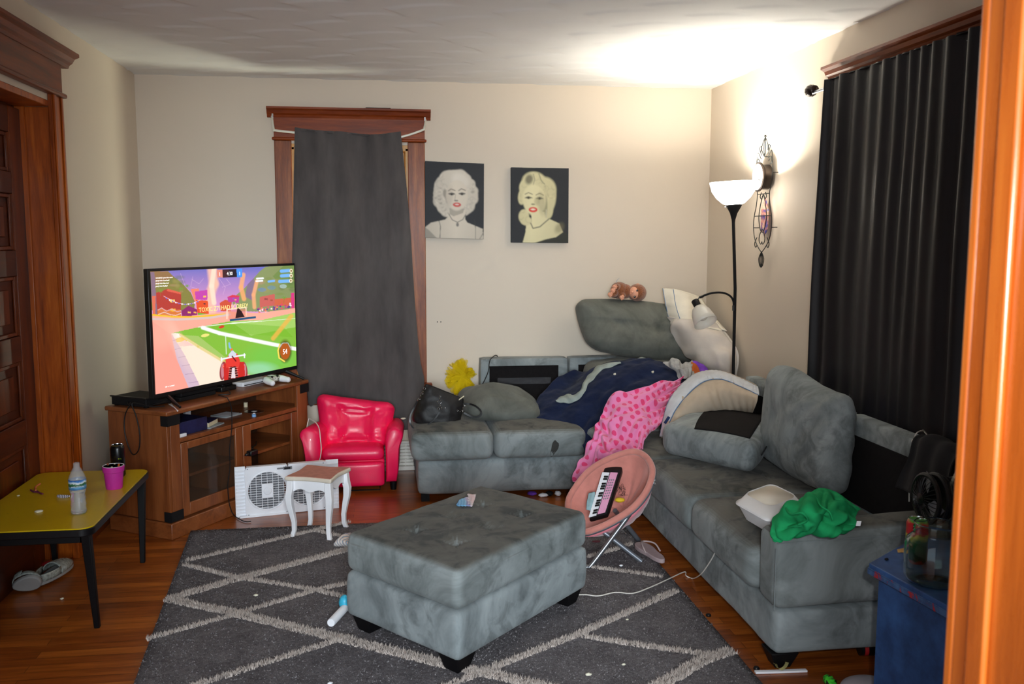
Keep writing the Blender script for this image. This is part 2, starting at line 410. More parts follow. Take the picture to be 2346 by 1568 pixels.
def sheet(mb, rows, nu=40, nv=40, fold=None, scale=1., arc=False):
    """cloth lofted through rows of control points; fold(u,v,P)->metres along normal"""
    rows = [[Vector(p) for p in r] for r in rows]
    def S(u, v): return crv([crv(r, v) for r in rows], u)
    L1 = sum((S((i+1)/8, .5)-S(i/8, .5)).length for i in range(8)); L2 = sum((S(.5, (i+1)/8)-S(.5, i/8)).length for i in range(8))
    def fn(u, v):
        p = S(u, v)
        if fold:
            e = .01; du = S(min(u+e, 1), v)-S(max(u-e, 0), v); dv = S(u, min(v+e, 1))-S(u, max(v-e, 0)); n = du.cross(dv)
            if n.length > 1e-12: p = p+n.normalized()*fold(u, v, p)
        return p
    if arc:
        G = [[fn(i/nu, j/nv) for j in range(nv+1)] for i in range(nu+1)]; mid = nv//2; U = [0.]
        B0 = [[S(i/nu, j/nv) for j in range(nv+1)] for i in range(nu+1)]
        for i in range(nu): U.append(U[-1]+(B0[i+1][mid]-B0[i][mid]).length)
        T = []
        for i in range(nu+1):
            r = [0.]
            for j in range(nv): r.append(r[-1]+(B0[i][j+1]-B0[i][j]).length)
            c = r[mid]; T.append([x-c for x in r])
        return mb.grid(lambda u, v: G[round(u*nu)][round(v*nv)], nu, nv, lambda u, v: (U[round(u*nu)], T[round(u*nu)][round(v*nv)]))
    return mb.grid(fn, nu, nv, lambda u, v: (u*L1*scale, v*L2*scale))
def fn_(p, s, seed=0): return noise.noise(Vector((p[0]*s+seed, p[1]*s+seed*1.7, p[2]*s-seed)))
def ridge(x): return 1-abs(2*(x-math.floor(x))-1)
def text_mesh(name, s, mat, size, M4, parent, align='LEFT', ext=.0004, label=None):
    cu = bpy.data.curves.new('t', 'FONT'); cu.body = s; cu.size = size; cu.align_x = align; cu.extrude = ext; cu.resolution_u = 2
    o = bpy.data.objects.new('t', cu); COL.objects.link(o)
    dg = bpy.context.evaluated_depsgraph_get(); me = bpy.data.meshes.new_from_object(o.evaluated_get(dg))
    bpy.data.objects.remove(o); me.name = name
    M4 = Matrix.Translation(-WL[parent.name]) @ M4
    me.transform(M4); me.materials.clear(); me.materials.append(M[mat] if isinstance(mat, str) else mat)
    r = bpy.data.objects.new(name, me); COL.objects.link(r); r.parent = parent; WL[r.name] = WL[parent.name]
    return r
def frame4(o, x, z, y=None):   # matrix with local X along x, local Y along z (text up), origin o
    x = Vector(x).normalized(); z = Vector(z); z = (z-x*z.dot(x)).normalized(); n = x.cross(z)
    return Matrix(((x.x, z.x, n.x, o[0]), (x.y, z.y, n.y, o[1]), (x.z, z.z, n.z, o[2]), (0, 0, 0, 1)))

from mathutils.bvhtree import BVHTree
def bvh(*mbs):
    v = []; f = []
    for m in mbs: k = len(v); v += list(m.v); f += [tuple(i+k for i in q) for q in m.f]
    return BVHTree.FromPolygons(v, f)
def onto(tree, px, py, off=.004, fall=None):   # point where a sight line meets a surface, lifted off it
    d = ray(px, py).normalized(); h = tree.ray_cast(CAM, d)
    if h[0] is None:
        return fall if fall is not None else None
    n = h[1]; n = n if n.dot(d) < 0 else -n
    return h[0]+n*off

# ================================================================== THE ROOM
def struct(mb, name, mats, **kw):
    o = mb.build(name, mats, **kw); o['kind'] = 'structure'; return o
YF = 1.22          # room side of the front wall
b = MB(); b.box(-1.95, 2.45, -1.0, 6.45, -.06, 0); struct(b, 'floor', 'floor', smooth=False)
# ceiling: troweled fans as real relief
def fans():
    x0, x1, y0, y1 = XL-.02, XR+.02, YF-.05, D+.02
    nx, ny = 330, 420
    X, Y = np.meshgrid(np.linspace(x0, x1, nx), np.linspace(y0, y1, ny))
    Z = np.zeros_like(X); seen = np.full(X.shape, False)
    rng = np.random.RandomState(3)
    rows = int((y1-y0)/.2)+4
    for r in range(rows):                     # nearest rows laid last: they cover the ones behind
        cy = y1+.3-r*.2
        for c in range(-1, 11):
            cx = x0+c*.46+(r % 2)*.23+rng.uniform(-.05, .05); cyy = cy+rng.uniform(-.02, .02); R = .36+rng.uniform(-.02, .02)
            dx, dy = X-cx, Y-cyy; d = np.sqrt(dx*dx+dy*dy); m = (d < R) & (dy < .10) & ~seen
            an = np.arctan2(dy, dx)
            h = (d/R)*.0055+.0004*np.sin(d*150+3*np.sin(an*2))+.0055*np.clip(-dx/R, -1, 1)
            Z[m] = h[m]; seen |= m
    for _ in range(3):
        Z = .5*Z+.125*(np.roll(Z, 1, 0)+np.roll(Z, -1, 0)+np.roll(Z, 1, 1)+np.roll(Z, -1, 1))
    v = np.stack([X, Y, HC-Z], -1).reshape(-1, 3)
    i = np.arange((ny-1)*nx).reshape(ny-1, nx)[:, :-1].ravel()
    f = np.stack([i, i+nx, i+nx+1, i+1], 1)
    me = bpy.data.meshes.new('ceiling'); me.from_pydata(v.tolist(), [], f.tolist()); me.materials.append(M['ceil'])
    me.polygons.foreach_set('use_smooth', [True]*len(me.polygons))
    o = bpy.data.objects.new('ceiling', me); COL.objects.link(o); o['kind'] = 'structure'
    md = o.modifiers.new('solid', 'SOLIDIFY'); md.thickness = .06; md.offset = -1
fans()
# back wall around the window opening
WX0, WX1, WZ0, WZ1 = -.575, .195, .62, 2.2
b = MB(); T = .14
b.box(XL-T, WX0, D, D+T, 0, HC); b.box(WX1, XR+T, D, D+T, 0, HC); b.box(WX0, WX1, D, D+T, WZ1, HC); b.box(WX0, WX1, D, D+T, 0, WZ0)
struct(b, 'wall_back', 'wall', smooth=False)
DY0, DY1, DZ = 3.72, 4.68, 2.215
b = MB(); b.box(XL-T-.1, XL, DY1+.02, D, 0, HC); b.box(XL-T-.1, XL, YF-.14, DY0-.02, 0, HC); b.box(XL-T-.1, XL, DY0-.02, DY1+.02, DZ+.02, HC)
struct(b, 'wall_left', 'wall', smooth=False)
b = MB(); b.box(XR, XR+T, YF, D, 0, HC); struct(b, 'wall_right', 'wall', smooth=False)
b = MB(); b.box(.885, XR+T, YF-.18, YF-.012, 0, HC); b.box(XL-.1, -.95, YF-.18, YF-.012, 0, HC); b.box(-.95, .885, YF-.18, YF-.012, 2.25, HC)
struct(b, 'wall_front', 'wall', smooth=False)
# jambs of the opening the picture is taken through
b = MB(); b.box(.857, .885, YF-.21, YF, 0, 2.25); tr = struct(b, 'trim_1', 'post', bevel=.004)
b = MB(); b.box(.846, .857, 1.135, 1.175, 0, 2.25); tag(b.build('door_stop', 'post', tr, bevel=.004))
b = MB(); b.box(.857, .98, YF, YF+.02, 0, 2.25); b.box(.857, .98, YF-.23, YF-.2, 0, 2.25); b.build('casing', 'post', tr, bevel=.005)
b = MB(); b.box(-.95, -.92, YF-.21, YF, 0, 2.25); b.box(-.95, .885, YF-.21, YF, 2.22, 2.25); struct(b, 'trim_2', 'post', bevel=.004)
# baseboards
b = MB(); b.box(XL, -.72, D-.02, D, 0, .2); b.box(.22, XR, D-.02, D, 0, .2); struct(b, 'baseboard_back', 'trimX', bevel=.004)
b = MB(); b.box(XR-.02, XR, YF, D-.02, 0, .2); struct(b, 'baseboard_right', 'trimY', bevel=.004)
b = MB(); b.box(XL, XL+.02, 4.85, D-.02, 0, .2); b.box(XL, XL+.02, YF, DY0-.14, 0, .2); struct(b, 'baseboard_left', 'trimY', bevel=.004)

# ---- left door: five-panel door set deep in its casing
DX = XL-.15
b = MB(); b.obox((DX-.02, 4.20, DZ/2), (.02, 0, 0), (0, .48, 0), (0, 0, DZ/2)); dr = struct(b, 'door_1', 'door', smooth=False, loc=(DX, 4.2, 0))
b = MB()
for y0, y1 in ((4.535, 4.675), (3.725, 3.86)): b.box(DX, DX+.022, y0, y1, .0, 2.2)
b.build('stile', 'doorZ', dr, bevel=.003)
zs = [0, .27, .62, .74, 1.02, 1.14, 1.42, 1.54, 1.80, 1.90, 2.08, 2.2]
b = MB()
for i in range(0, len(zs)-1, 2): b.box(DX, DX+.02, 3.86, 4.535, zs[i], zs[i+1])
b.build('rail', 'door', dr, bevel=.003)
for i in range(1, len(zs)-1, 2):
    b = MB(); z0, z1 = zs[i], zs[i+1]
    for (ya, yb, za, zb) in ((3.86, 3.88, z0, z1), (4.515, 4.535, z0, z1), (3.88, 4.515, z0, z0+.02), (3.88, 4.515, z1-.02, z1)):
        b.box(DX, DX+.012, ya, yb, za, zb)
    b.obox((DX+.003, 4.1975, (z0+z1)/2), (.004, 0, 0), (0, .26, 0), (0, 0, (z1-z0)/2-.06))
    b.build('panel', 'doorZ', dr, bevel=.006)
# casing of that door
b = MB(); b.box(DX-.04, XL+.004, DY1, DY1+.03, 0, DZ); b.box(DX-.02, DX+.045, DY1-.012, DY1, 0, DZ)
b.box(DX-.04, XL+.004, DY0-.03, DY0, 0, DZ); b.box(DX-.04, XL+.004, DY0, DY1, DZ, DZ+.03)
cs = struct(b, 'trim_3', 'trimZ', bevel=.004)
b = MB(); b.box(XL, XL+.022, DY1-.012, 4.80, 0, 2.285); b.box(XL+.022, XL+.032, DY1-.012, DY1+.02, 0, 2.285); b.box(XL+.022, XL+.03, 4.775, 4.80, 0, 2.285)
b.box(XL, XL+.034, DY1-.014, 4.806, 0, .22); b.build('side_casing', 'trimZ', cs, bevel=.004)
b = MB(); b.box(XL, XL+.022, DY0-.12, DY0+.012, 0, 2.285); b.build('side_casing', 'trimZ', cs, bevel=.004)
b = MB(); b.box(XL, XL+.026, DY0-.12, 4.806, 2.285, 2.47); b.build('head_casing', 'trimY', cs, bevel=.003)
b = MB(); b.box(XL, XL+.045, DY0-.13, 4.82, 2.272, 2.294); b.build('head_bead', 'trimY', cs, bevel=.008, seg=3)
pr = [(0, 2.43), (.03, 2.43), (.036, 2.445), (.05, 2.455), (.062, 2.475), (.084, 2.485), (.084, 2.5), (0, 2.5)]
b = MB(); b.prism([(XL+a, DY0-.19, z) for a, z in pr], (0, 4.90-DY0+.19, 0)); b.build('head_crown', 'trimY', cs, smooth=False)

# ---- back window
b = MB(); f = .045
b.box(WX0-.01, WX0+.02, D-.002, D+T, WZ0, WZ1); b.box(WX1-.02, WX1+.01, D-.002, D+T, WZ0, WZ1); b.box(WX0, WX1, D-.002, D+T, WZ1-.02, WZ1+.02)
b.box(WX0, WX1, D, D+T+.03, WZ0-.02, WZ0+.02)
w1 = struct(b, 'window_1', 'sash', bevel=.003, loc=(-.19, D, WZ0))
for k, (z0, z1, y) in enumerate(((WZ0+.02, 1.42, D+.045), (1.39, WZ1-.02, D+.085))):
    b = MB(); xa, xb = WX0+.02, WX1-.02
    b.box(xa, xa+f, y, y+.035, z0, z1); b.box(xb-f, xb, y, y+.035, z0, z1); b.box(xa+f, xb-f, y, y+.035, z0, z0+f); b.box(xa+f, xb-f, y, y+.035, z1-f, z1)
    s_ = b.build('sash', 'sash', w1, bevel=.004)
    b = MB(); b.box(xa+f-.005, xb-f+.005, y+.015, y+.019, z0+f-.005, z1-f+.005); b.build('pane', 'glass', s_, smooth=False)
b = MB(); b.box(-.683, -.572, D-.022, D, .60, 2.238); b.build('side_casing', 'wintrim', w1, bevel=.004)
b = MB(); b.box(.192, .306, D-.022, D, .60, 2.238); b.build('side_casing', 'wintrim', w1, bevel=.004)
b = MB(); b.box(-.683, .306, D-.026, D, 2.255, 2.40); b.build('head_casing', 'trimX', w1, bevel=.003)
b = MB(); b.box(-.695, .318, D-.042, D, 2.238, 2.258); b.build('head_bead', 'trimX', w1, bevel=.008, seg=3)
pr = [(0, 2.385), (.03, 2.385), (.036, 2.40), (.05, 2.41), (.058, 2.43), (.075, 2.437), (.075, 2.45), (0, 2.45)]
b = MB(); b.prism([(-.722, D-a, z) for a, z in pr], (1.068, 0, 0))
b.build('head_crown', 'trimX', w1, smooth=False)
b = MB(); b.box(-.72, .342, D-.06, D, .575, .60); b.box(-.69, .312, D-.022, D, .46, .575); b.build('sill', 'trimX', w1, bevel=.006)
# ---- right window (all behind its curtain but the head)
b = MB(); b.box(XR-.022, XR, 3.05, 3.15, .7, 2.3); b.box(XR-.022, XR, 4.27, 4.38, .7, 2.3); b.box(XR-.03, XR, 3.0, 4.42, .66, .7)
w2 = struct(b, 'window_2', 'trimY', bevel=.004)
b = MB(); b.box(XR-.004, XR-.001, 3.15, 4.27, .72, 2.3); b.build('pane', 'blackplastic', w2, smooth=False)
b = MB(); b.box(XR-.026, XR, 2.96, 4.46, 2.3, 2.41); b.build('head_casing', 'trimY', w2, bevel=.003)
pr = [(0, 2.40), (.03, 2.40), (.04, 2.42), (.052, 2.428), (.06, 2.445), (.08, 2.455), (.08, 2.468), (0, 2.468)]
b = MB(); b.prism([(XR-a, 2.8, z) for a, z in pr], (0, 1.70, 0)); b.build('head_crown', 'trimY', w2, smooth=False)
# ---- baseboard heater under the window
t = thing('baseboard_heater', 'white slatted baseboard heater along the floor under the window, showing beside the sofa', 'heater', (-.1, D-.04, 0))
b = MB(); b.box(-.46, .215, D-.05, D-.021, .0, .2); b.box(-.46, .215, D-.09, D-.05, 0, .03); b.box(-.46, .215, D-.08, D-.05, .185, .205)
b.build('body', 'heater', t, bevel=.004)
b = MB()
for k in range(6): b.box(-.455, .21, D-.075, D-.05, .045+k*.023, .053+k*.023)
for k in range(14): b.box(-.45+k*.05, -.446+k*.05, D-.077, D-.05, .03, .185)
b.build('grille', 'heater', t, smooth=False)
# small marks: nail holes by the canvases and a rub on the left wall
b = MB()
for (x, y) in ((1002, 738), (1010, 738)): b.lathe([(.004, 0), (.004, .0012)], aty(x, y, D-.0012), 10, (0, 1, 0))
o = struct(b, 'wall_holes', 'matteblack', loc=(0, D, 1)); o.name = 'trim_4'

# ================================================================== CURTAINS
t = thing('curtain_rod', 'white bent curtain rod bracketed to the sides of the brown window head', 'curtain rod', (-.19, D-.03, 2.3))
P = [V(-.684, D-.012, 2.405), V(-.690, D-.03, 2.39), aty(627, 296, D-.10), aty(632, 299, D-.115), aty(676, 304, D-.120), aty(722, 311, D-.118), aty(788, 316, D-.118), aty(853, 321, D-.118), aty(918, 314, D-.12), aty(966, 299, D-.115), aty(972, 293, D-.10), V(.312, D-.03, 2.385), V(.306, D-.012, 2.395)]
b = MB(); b.tube(crom(P, 6), .0075, 8); b.build('rod', 'rodwhite', t)
b = MB(); b.box(-.692, -.680, D-.045, D-.003, 2.375, 2.42); b.build('bracket', 'chrome', t, bevel=.002)
b = MB(); b.box(.302, .314, D-.045, D-.003, 2.355, 2.405); b.build('bracket', 'chrome', t, bevel=.002)
Yc = D-.142
rows = [[aty(x, y, Yc) for x, y in ((676, 297), (723, 303), (788, 307), (853, 312), (918, 305))],
        [aty(x, y, Yc) for x, y in ((675.5, 312), (723, 317), (788, 321), (853, 327), (920, 321))],
        [aty(x, y, Yc) for x, y in ((672, 500), (735, 500), (803, 500), (870, 500), (938, 500))],
        [aty(x, y, Yc) for x, y in ((669, 700), (738, 700), (810, 700), (880, 700), (951, 700))],
        [aty(x, y, Yc) for x, y in ((676, 830), (742, 830), (812, 830), (885, 830), (962, 820))],
        [aty(x, y, Yc+dy) for x, y, dy in ((702, 893, 0), (755, 885, .0), (815, 893, .01), (885, 910, .01), (972, 880, 0))],
        [aty(x, y, Yc+dy) for x, y, dy in ((706, 922, .03), (752, 905, .02), (815, 922, .03), (885, 944, .03), (958, 950, .0))],
        [aty(x, y, Yc+dy) for x, y, dy in ((712, 930, .05), (752, 920, .05), (815, 955, .05), (885, 980, .05), (948, 985, .0))]]
def fold(u, v, p):
    tight = math.exp(-u*9)
    return (.012*math.sin(v*44+1.2*math.sin(v*7))*(tight*.8+.12)+.016*math.sin(v*15+.8)*(.35+.65*u)*(1-.4*u)+.006*math.sin(v*27+u*3)+.004*fn_(p, 6)) if u > .035 else max(-.006, min(.004, .006*math.sin(v*44)))
b = MB(); sheet(b, rows, 60, 90, fold)
single(b, 'curtain', 'curtain', 'charcoal grey curtain hanging over the middle window down to the pink chair', 'curtain', solid=.003)
# pen on the window head
a_, c_ = aty(838, 250.5, D-.035), aty(895, 252.5, D-.035)
t = thing('pen', 'dark pen lying on top of the window head moulding', 'pen', ((a_+c_)/2).to_tuple()[:2]+(2.451,))
a_.z = c_.z = 2.4555
b = MB(); b.tube([a_, a_*.85+c_*.15, c_], [.0045, .0045, .004], 8); b.build('barrel', 'matteblack', t)
b = MB(); b.tube([a_-V(.014, 0, 0), a_], [.0012, .004], 8); b.build('tip', 'chrome', t)

# black curtain on the right wall
XRD = 2.264
t = thing('curtain_rod', 'dark bronze rod with fluted ball finial above the black curtain', 'curtain rod', (XRD, 3.9, 2.36))
b = MB(); b.tube([V(XRD, atx(1858, 208, XRD).y-.02, 2.362), V(XRD, 2.75, 2.362)], .009, 10); b.build('pole', 'silver', t)
fc = atx(1858, 208, XRD)
def flute(d): return .10*abs(math.sin(6*math.atan2(d.x, d.z)))
b = MB(); b.ell(fc, .03, .033, .03, 36, flute); b.lathe([(.012, 0), (.022, .005), (.02, .012), (.014, .02)], fc+V(0, -.05, 0), 16, (0, 1, 0)); b.build('finial', 'bronze', t)
b = MB(); b.tube([V(XR-.022, 4.36, 2.35), V(XRD, 4.36, 2.35)], .007, 8); b.build('bracket', 'bronze', t)
yl = lambda z: 4.425-.0*z
zt, zb = 2.385, .46
rows = []
for z in (2.388, 2.36, 2.1, 1.7, 1.3, .9, .46):
    k = (2.386-z)/1.5
    y0 = 4.405+.055*min(1, k*1.4); 
    rows.append([V(2.236, y0+(2.80-y0)*j/6, z) for j in range(7)])
def fold(u, v, p):
    ph = v*40+2.6*math.sin(v*7+.5)+1.1*math.sin(v*17)
    s = .026*math.sin(ph+.5*u)*(.55+.3*u)*(.6+.4*math.sin(v*9+1))+.010*math.sin(v*97+2+1.5*math.sin(v*13))*(1-.6*u)+.008*fn_((0, v*8, p[2]*1.5), 1)
    if u < .06: s = s*.35-.004
    return max(-.036, min(.036, s))
b = MB(); sheet(b, rows, 50, 200, fold)
single(b, 'curtain', 'bcurtain', 'long black satin curtain covering the right hand window behind the sofa', 'curtain', solid=.003)

# ================================================================== CANVASES (plain generic portraits)
def poly(img, X, Y, pts, c, a=1.):
    ins = np.zeros(X.shape, bool); k = len(pts)
    for i in range(k):
        x0, y0 = pts[i]; x1, y1 = pts[(i+1) % k]
        if y0 == y1: continue
        m = ((Y > min(y0, y1)) & (Y <= max(y0, y1))); ins ^= m & (X < (x1-x0)*(Y-y0)/(y1-y0)+x0)
    img[ins] = img[ins]*(1-a)+np.array(lin(c)[:3])*a
def oval(img, X, Y, cx, cy, rx, ry, c, a=1., rot=0., soft=.12):
    ct, st = math.cos(rot), math.sin(rot); dx, dy = X-cx, Y-cy
    r = np.sqrt(((dx*ct+dy*st)/rx)**2+((-dx*st+dy*ct)/ry)**2)
    k = (np.clip((1-r)/soft+.5, 0, 1)*a)[..., None]
    img[:] = img*(1-k)+np.array(lin(c)[:3])*k
def strokes(img, X, Y, pts, w, c, a=1.):
    for (x0, y0), (x1, y1) in zip(pts, pts[1:]):
        l2 = (x1-x0)**2+(y1-y0)**2+1e-9; tt = np.clip(((X-x0)*(x1-x0)+(Y-y0)*(y1-y0))/l2, 0, 1)
        d = np.hypot(X-x0-tt*(x1-x0), Y-y0-tt*(y1-y0)); k = (np.clip((w/2-d)/(w*.3)+.5, 0, 1)*a)[..., None]
        img[:] = img*(1-k)+np.array(lin(c)[:3])*k
def painted(name, img, corners, mat, parent):
    """img rows top to bottom; corners TL,TR,BR,BL in space"""
    h, w = img.shape[:2]; c = [np.array(p) for p in corners]; o0 = np.array(WL[parent.name])
    uu, vv = np.meshgrid(np.linspace(0, 1, w), np.linspace(0, 1, h)); uu = uu[..., None]; vv = vv[..., None]
    P = (c[0]*(1-uu)+c[1]*uu)*(1-vv)+(c[3]*(1-uu)+c[2]*uu)*vv-o0
    i = np.arange((h-1)*w).reshape(h-1, w)[:, :-1].ravel(); f = np.stack([i, i+w, i+w+1, i+1], 1)
    me = bpy.data.meshes.new(name); me.from_pydata(P.reshape(-1, 3).tolist(), [], f.tolist()); me.materials.append(mat)
    at = me.color_attributes.new('paint', 'FLOAT_COLOR', 'POINT')
    at.data.foreach_set('color', np.concatenate([img.reshape(-1, 3), np.ones((h*w, 1))], 1).ravel())
    o = bpy.data.objects.new(name, me); COL.objects.link(o); o.parent = parent; WL[o.name] = WL[parent.name]; return o
m = NT('printed_canvas'); ca = m.n('ShaderNodeVertexColor', layer_name='paint'); m.set(Base_Color=ca.outputs[0], Roughness=.7); m.b.inputs['Specular IOR Level'].default_value = .3
m.bump(m.noise(m.coord(), 900, 1), .1, .001); M['canvas'] = m.m
m = NT('lit_screen'); ca = m.n('ShaderNodeVertexColor', layer_name='paint'); m.set(Base_Color=(0, 0, 0, 1), Roughness=.2)
m.t.links.new(ca.outputs[0], m.b.inputs['Emission Color']); m.b.inputs['Emission Strength'].default_value = 1.15; M['screen'] = m.m
M['canvasedge'] = plain('canvas_edge_charcoal', (48, 50, 52), .8, var=.05)
def portrait(kind, w=150, h=196):
    X, Y = np.meshgrid(np.linspace(0, 100, w), np.linspace(0, 130, h)); img = np.zeros((h, w, 3))
    bg = (44, 46, 50) if kind else (50, 52, 56)
    img[:] = lin(bg)[:3]
    sk = (222, 212, 196) if kind == 0 else (226, 218, 176); hair = (214, 206, 192) if kind == 0 else (214, 206, 164); sh = (128, 122, 112); dk = (66, 64, 62)
    rng = random.Random(5+kind)
    if kind == 0:
        hx, hy, tilt = 53, 52, .0
        oval(img, X, Y, 50, 52, 30, 36, hair); oval(img, X, Y, 34, 56, 8, 20, (150, 142, 130), .8, 0, .6)
        for i in range(30):
            a = i/30*2*math.pi; r = 1.0; x = hx-2+29*math.cos(a)*r; y = hy+2+33*math.sin(a)*r
            if y > 88: continue
            oval(img, X, Y, x, y, 8+rng.random()*3, 8+rng.random()*3, hair, 1, 0, .25)
            oval(img, X, Y, x+1.5, y+2, 3.4, 2.6, (172, 164, 152), .8, rng.random()*3, .5)
        oval(img, X, Y, 50, 34, 24, 17, hair); oval(img, X, Y, 60, 30, 15, 11, (228, 220, 208), .8, .4, .5)
        poly(img, X, Y, [(40, 80), (69, 80), (68, 96), (72, 102), (98, 112), (100, 130), (0, 130), (0, 112), (10, 104), (34, 98), (40, 92)], sk)
        poly(img, X, Y, [(41, 78), (67, 78), (64, 86), (48, 92), (41, 88)], sh, .55)
        poly(img, X, Y, [(0, 112), (8, 118), (20, 130), (0, 130)], (150, 144, 134), .7)
        fx, fy = 54, 56; oval(img, X, Y, fx, fy, 18.5, 26, sk, 1, .05); oval(img, X, Y, fx-13, fy+4, 6, 18, (190, 180, 166), .45, .1, .8)
        for sx, ey in ((-9, -4), (8.5, -5)):
            strokes(img, X, Y, [(fx+sx-6, fy+ey-3), (fx+sx-1, fy+ey-6.5), (fx+sx+6, fy+ey-4)], 1.3, (120, 108, 96))
            oval(img, X, Y, fx+sx, fy+ey+2.2, 4.8, 1.8, (96, 92, 88), .9); oval(img, X, Y, fx+sx, fy+ey+3, 1.9, 1.5, (40, 40, 42)); strokes(img, X, Y, [(fx+sx-5.5, fy+ey+2), (fx+sx, fy+ey+.2), (fx+sx+5.5, fy+ey+1.6)], 1.1, dk)
        strokes(img, X, Y, [(fx-2.5, fy-1), (fx-3.5, fy+7)], 1.6, (176, 166, 152), .7); oval(img, X, Y, fx-1.5, fy+9, 3.6, 1.5, (112, 104, 96), .8)
        oval(img, X, Y, fx, fy+16, 7, 3.8, (206, 84, 80)); oval(img, X, Y, fx, fy+15.6, 3.8, 1.1, (232, 214, 204))
        strokes(img, X, Y, [(40, 88), (46, 98), (55, 102), (64, 97), (69, 88)], 1.0, dk); oval(img, X, Y, 55, 106, 2.4, 3.4, (130, 126, 120))
        strokes(img, X, Y, [(23, 98), (26, 110), (25, 130)], .9, dk); strokes(img, X, Y, [(84, 97), (86, 112), (86, 130)], .9, dk)
        strokes(img, X, Y, [(100, 118), (93, 130)], 1.4, (120, 112, 104), .7)
    else:
        poly(img, X, Y, [(34, 74), (60, 76), (66, 88), (84, 96), (91, 112), (90, 118), (66, 130), (20, 130), (25, 112), (26, 100), (36, 94)], sk)
        for (x, y, rx, ry) in ((40, 24, 21, 17), (58, 38, 20, 22), (66, 52, 12, 28), (66, 74, 7, 14), (24, 34, 10, 14), (19, 50, 7, 14), (22, 84, 9, 12), (26, 92, 10, 8)):
            oval(img, X, Y, x, y, rx, ry, hair, 1, .1, .2)
        oval(img, X, Y, 31, 20, 6.5, 8.5, (104, 100, 84), .85, .3, .7); strokes(img, X, Y, [(38, 10), (41, 20), (38, 30)], 1.2, (150, 144, 118)); strokes(img, X, Y, [(48, 10), (52, 22), (58, 28)], 1.4, (140, 134, 108)); oval(img, X, Y, 60, 66, 3, 16, (110, 104, 84), .6, 0, .8)
        fx, fy = 40, 56; oval(img, X, Y, fx, fy, 20, 27, sk, 1, -.12); oval(img, X, Y, fx+13, fy+6, 6.5, 18, (168, 160, 128), .6, -.1, .8)
        for sx, ey in ((-10, -6), (9, -5)):
            strokes(img, X, Y, [(fx+sx-6, fy+ey-4), (fx+sx, fy+ey-7), (fx+sx+7, fy+ey-4)], 1.3, (128, 118, 92))
            oval(img, X, Y, fx+sx, fy+ey+1.8, 5, 2, (110, 108, 88), .9); oval(img, X, Y, fx+sx, fy+ey+2.4, 1.9, 1.7, (44, 46, 42)); strokes(img, X, Y, [(fx+sx-6, fy+ey+2.4), (fx+sx, fy+ey-.2), (fx+sx+6.5, fy+ey+2.2)], 1.1, dk)
        oval(img, X, Y, fx+5, fy+2, 4.5, 7, (160, 152, 116), .5, 0, .8); oval(img, X, Y, fx-2, fy+7, 3.4, 1.4, (110, 104, 84), .8)
        oval(img, X, Y, fx-2, fy+16.5, 7.6, 4.6, (214, 62, 56)); oval(img, X, Y, fx-2, fy+16, 4.4, 1.5, (236, 226, 204))
        strokes(img, X, Y, [(34, 96), (38, 105), (50, 102), (66, 88)], 1.8, (104, 100, 88)); strokes(img, X, Y, [(61, 72), (61, 86)], 1.4, (200, 196, 170))
        poly(img, X, Y, [(42, 130), (60, 124), (78, 120), (92, 110), (100, 118), (100, 130)], (50, 52, 48))
        oval(img, X, Y, 84, 104, 7, 10, (120, 112, 84), .5, .6, .8)
    rg_ = random.Random(21+kind); hm = np.abs(img-np.array(lin(hair)[:3])).sum(-1) < .03
    tex = np.zeros_like(X)
    for i in range(70):
        cx_, cy_ = rg_.uniform(10, 90), rg_.uniform(5, 92); rr0 = rg_.uniform(3, 7); d0 = np.hypot(X-cx_, Y-cy_); tex += np.exp(-((d0-rr0)/1.1)**2)*rg_.choice([-1, 1, -1])*.5*(np.sin(np.arctan2(Y-cy_, X-cx_)*1.+i) > -.3)
    img *= (1+np.where(hm, .22*np.clip(tex, -1.6, 1.), 0))[..., None]
    shade = np.clip(1.06-.0035*np.abs(X-(52 if kind == 0 else 36))-.0012*Y, .6, 1.1); lightp = img.mean(-1) > .25
    img *= np.where(lightp, shade, 1)[..., None]
    for _ in range(2):
        q_ = img.copy()
        for ax_ in (0, 1): q_ = .5*q_+.25*np.roll(q_, 1, ax_)+.25*np.roll(q_, -1, ax_)
        img = q_
    return img
for kind, (tl, tr, br, bl), lab in ((0, ((974, 369), (1109, 375), (1108, 548.5), (974, 545)), 'canvas print of a curly blonde woman facing front, nearer the window'),
                                    (1, ((1171, 383.5), (1303, 386), (1302, 557), (1171, 556)), 'canvas print of a blonde woman turned sideways with dark wrap, right of the other canvas')):
    Y0 = D-.034; q = [aty(*p, Y0) for p in (tl, tr, br, bl)]
    t = thing('canvas_print', lab, 'picture', tuple((q[2]+q[3])/2), 'canvas portraits on the back wall')
    b = MB(); b.prism([p+V(0, .0015, 0) for p in q], (0, .031, 0)); b.build('stretched_canvas', 'canvasedge', t, bevel=.003)
    painted('printed_face', portrait(kind), q, M['canvas'], t)

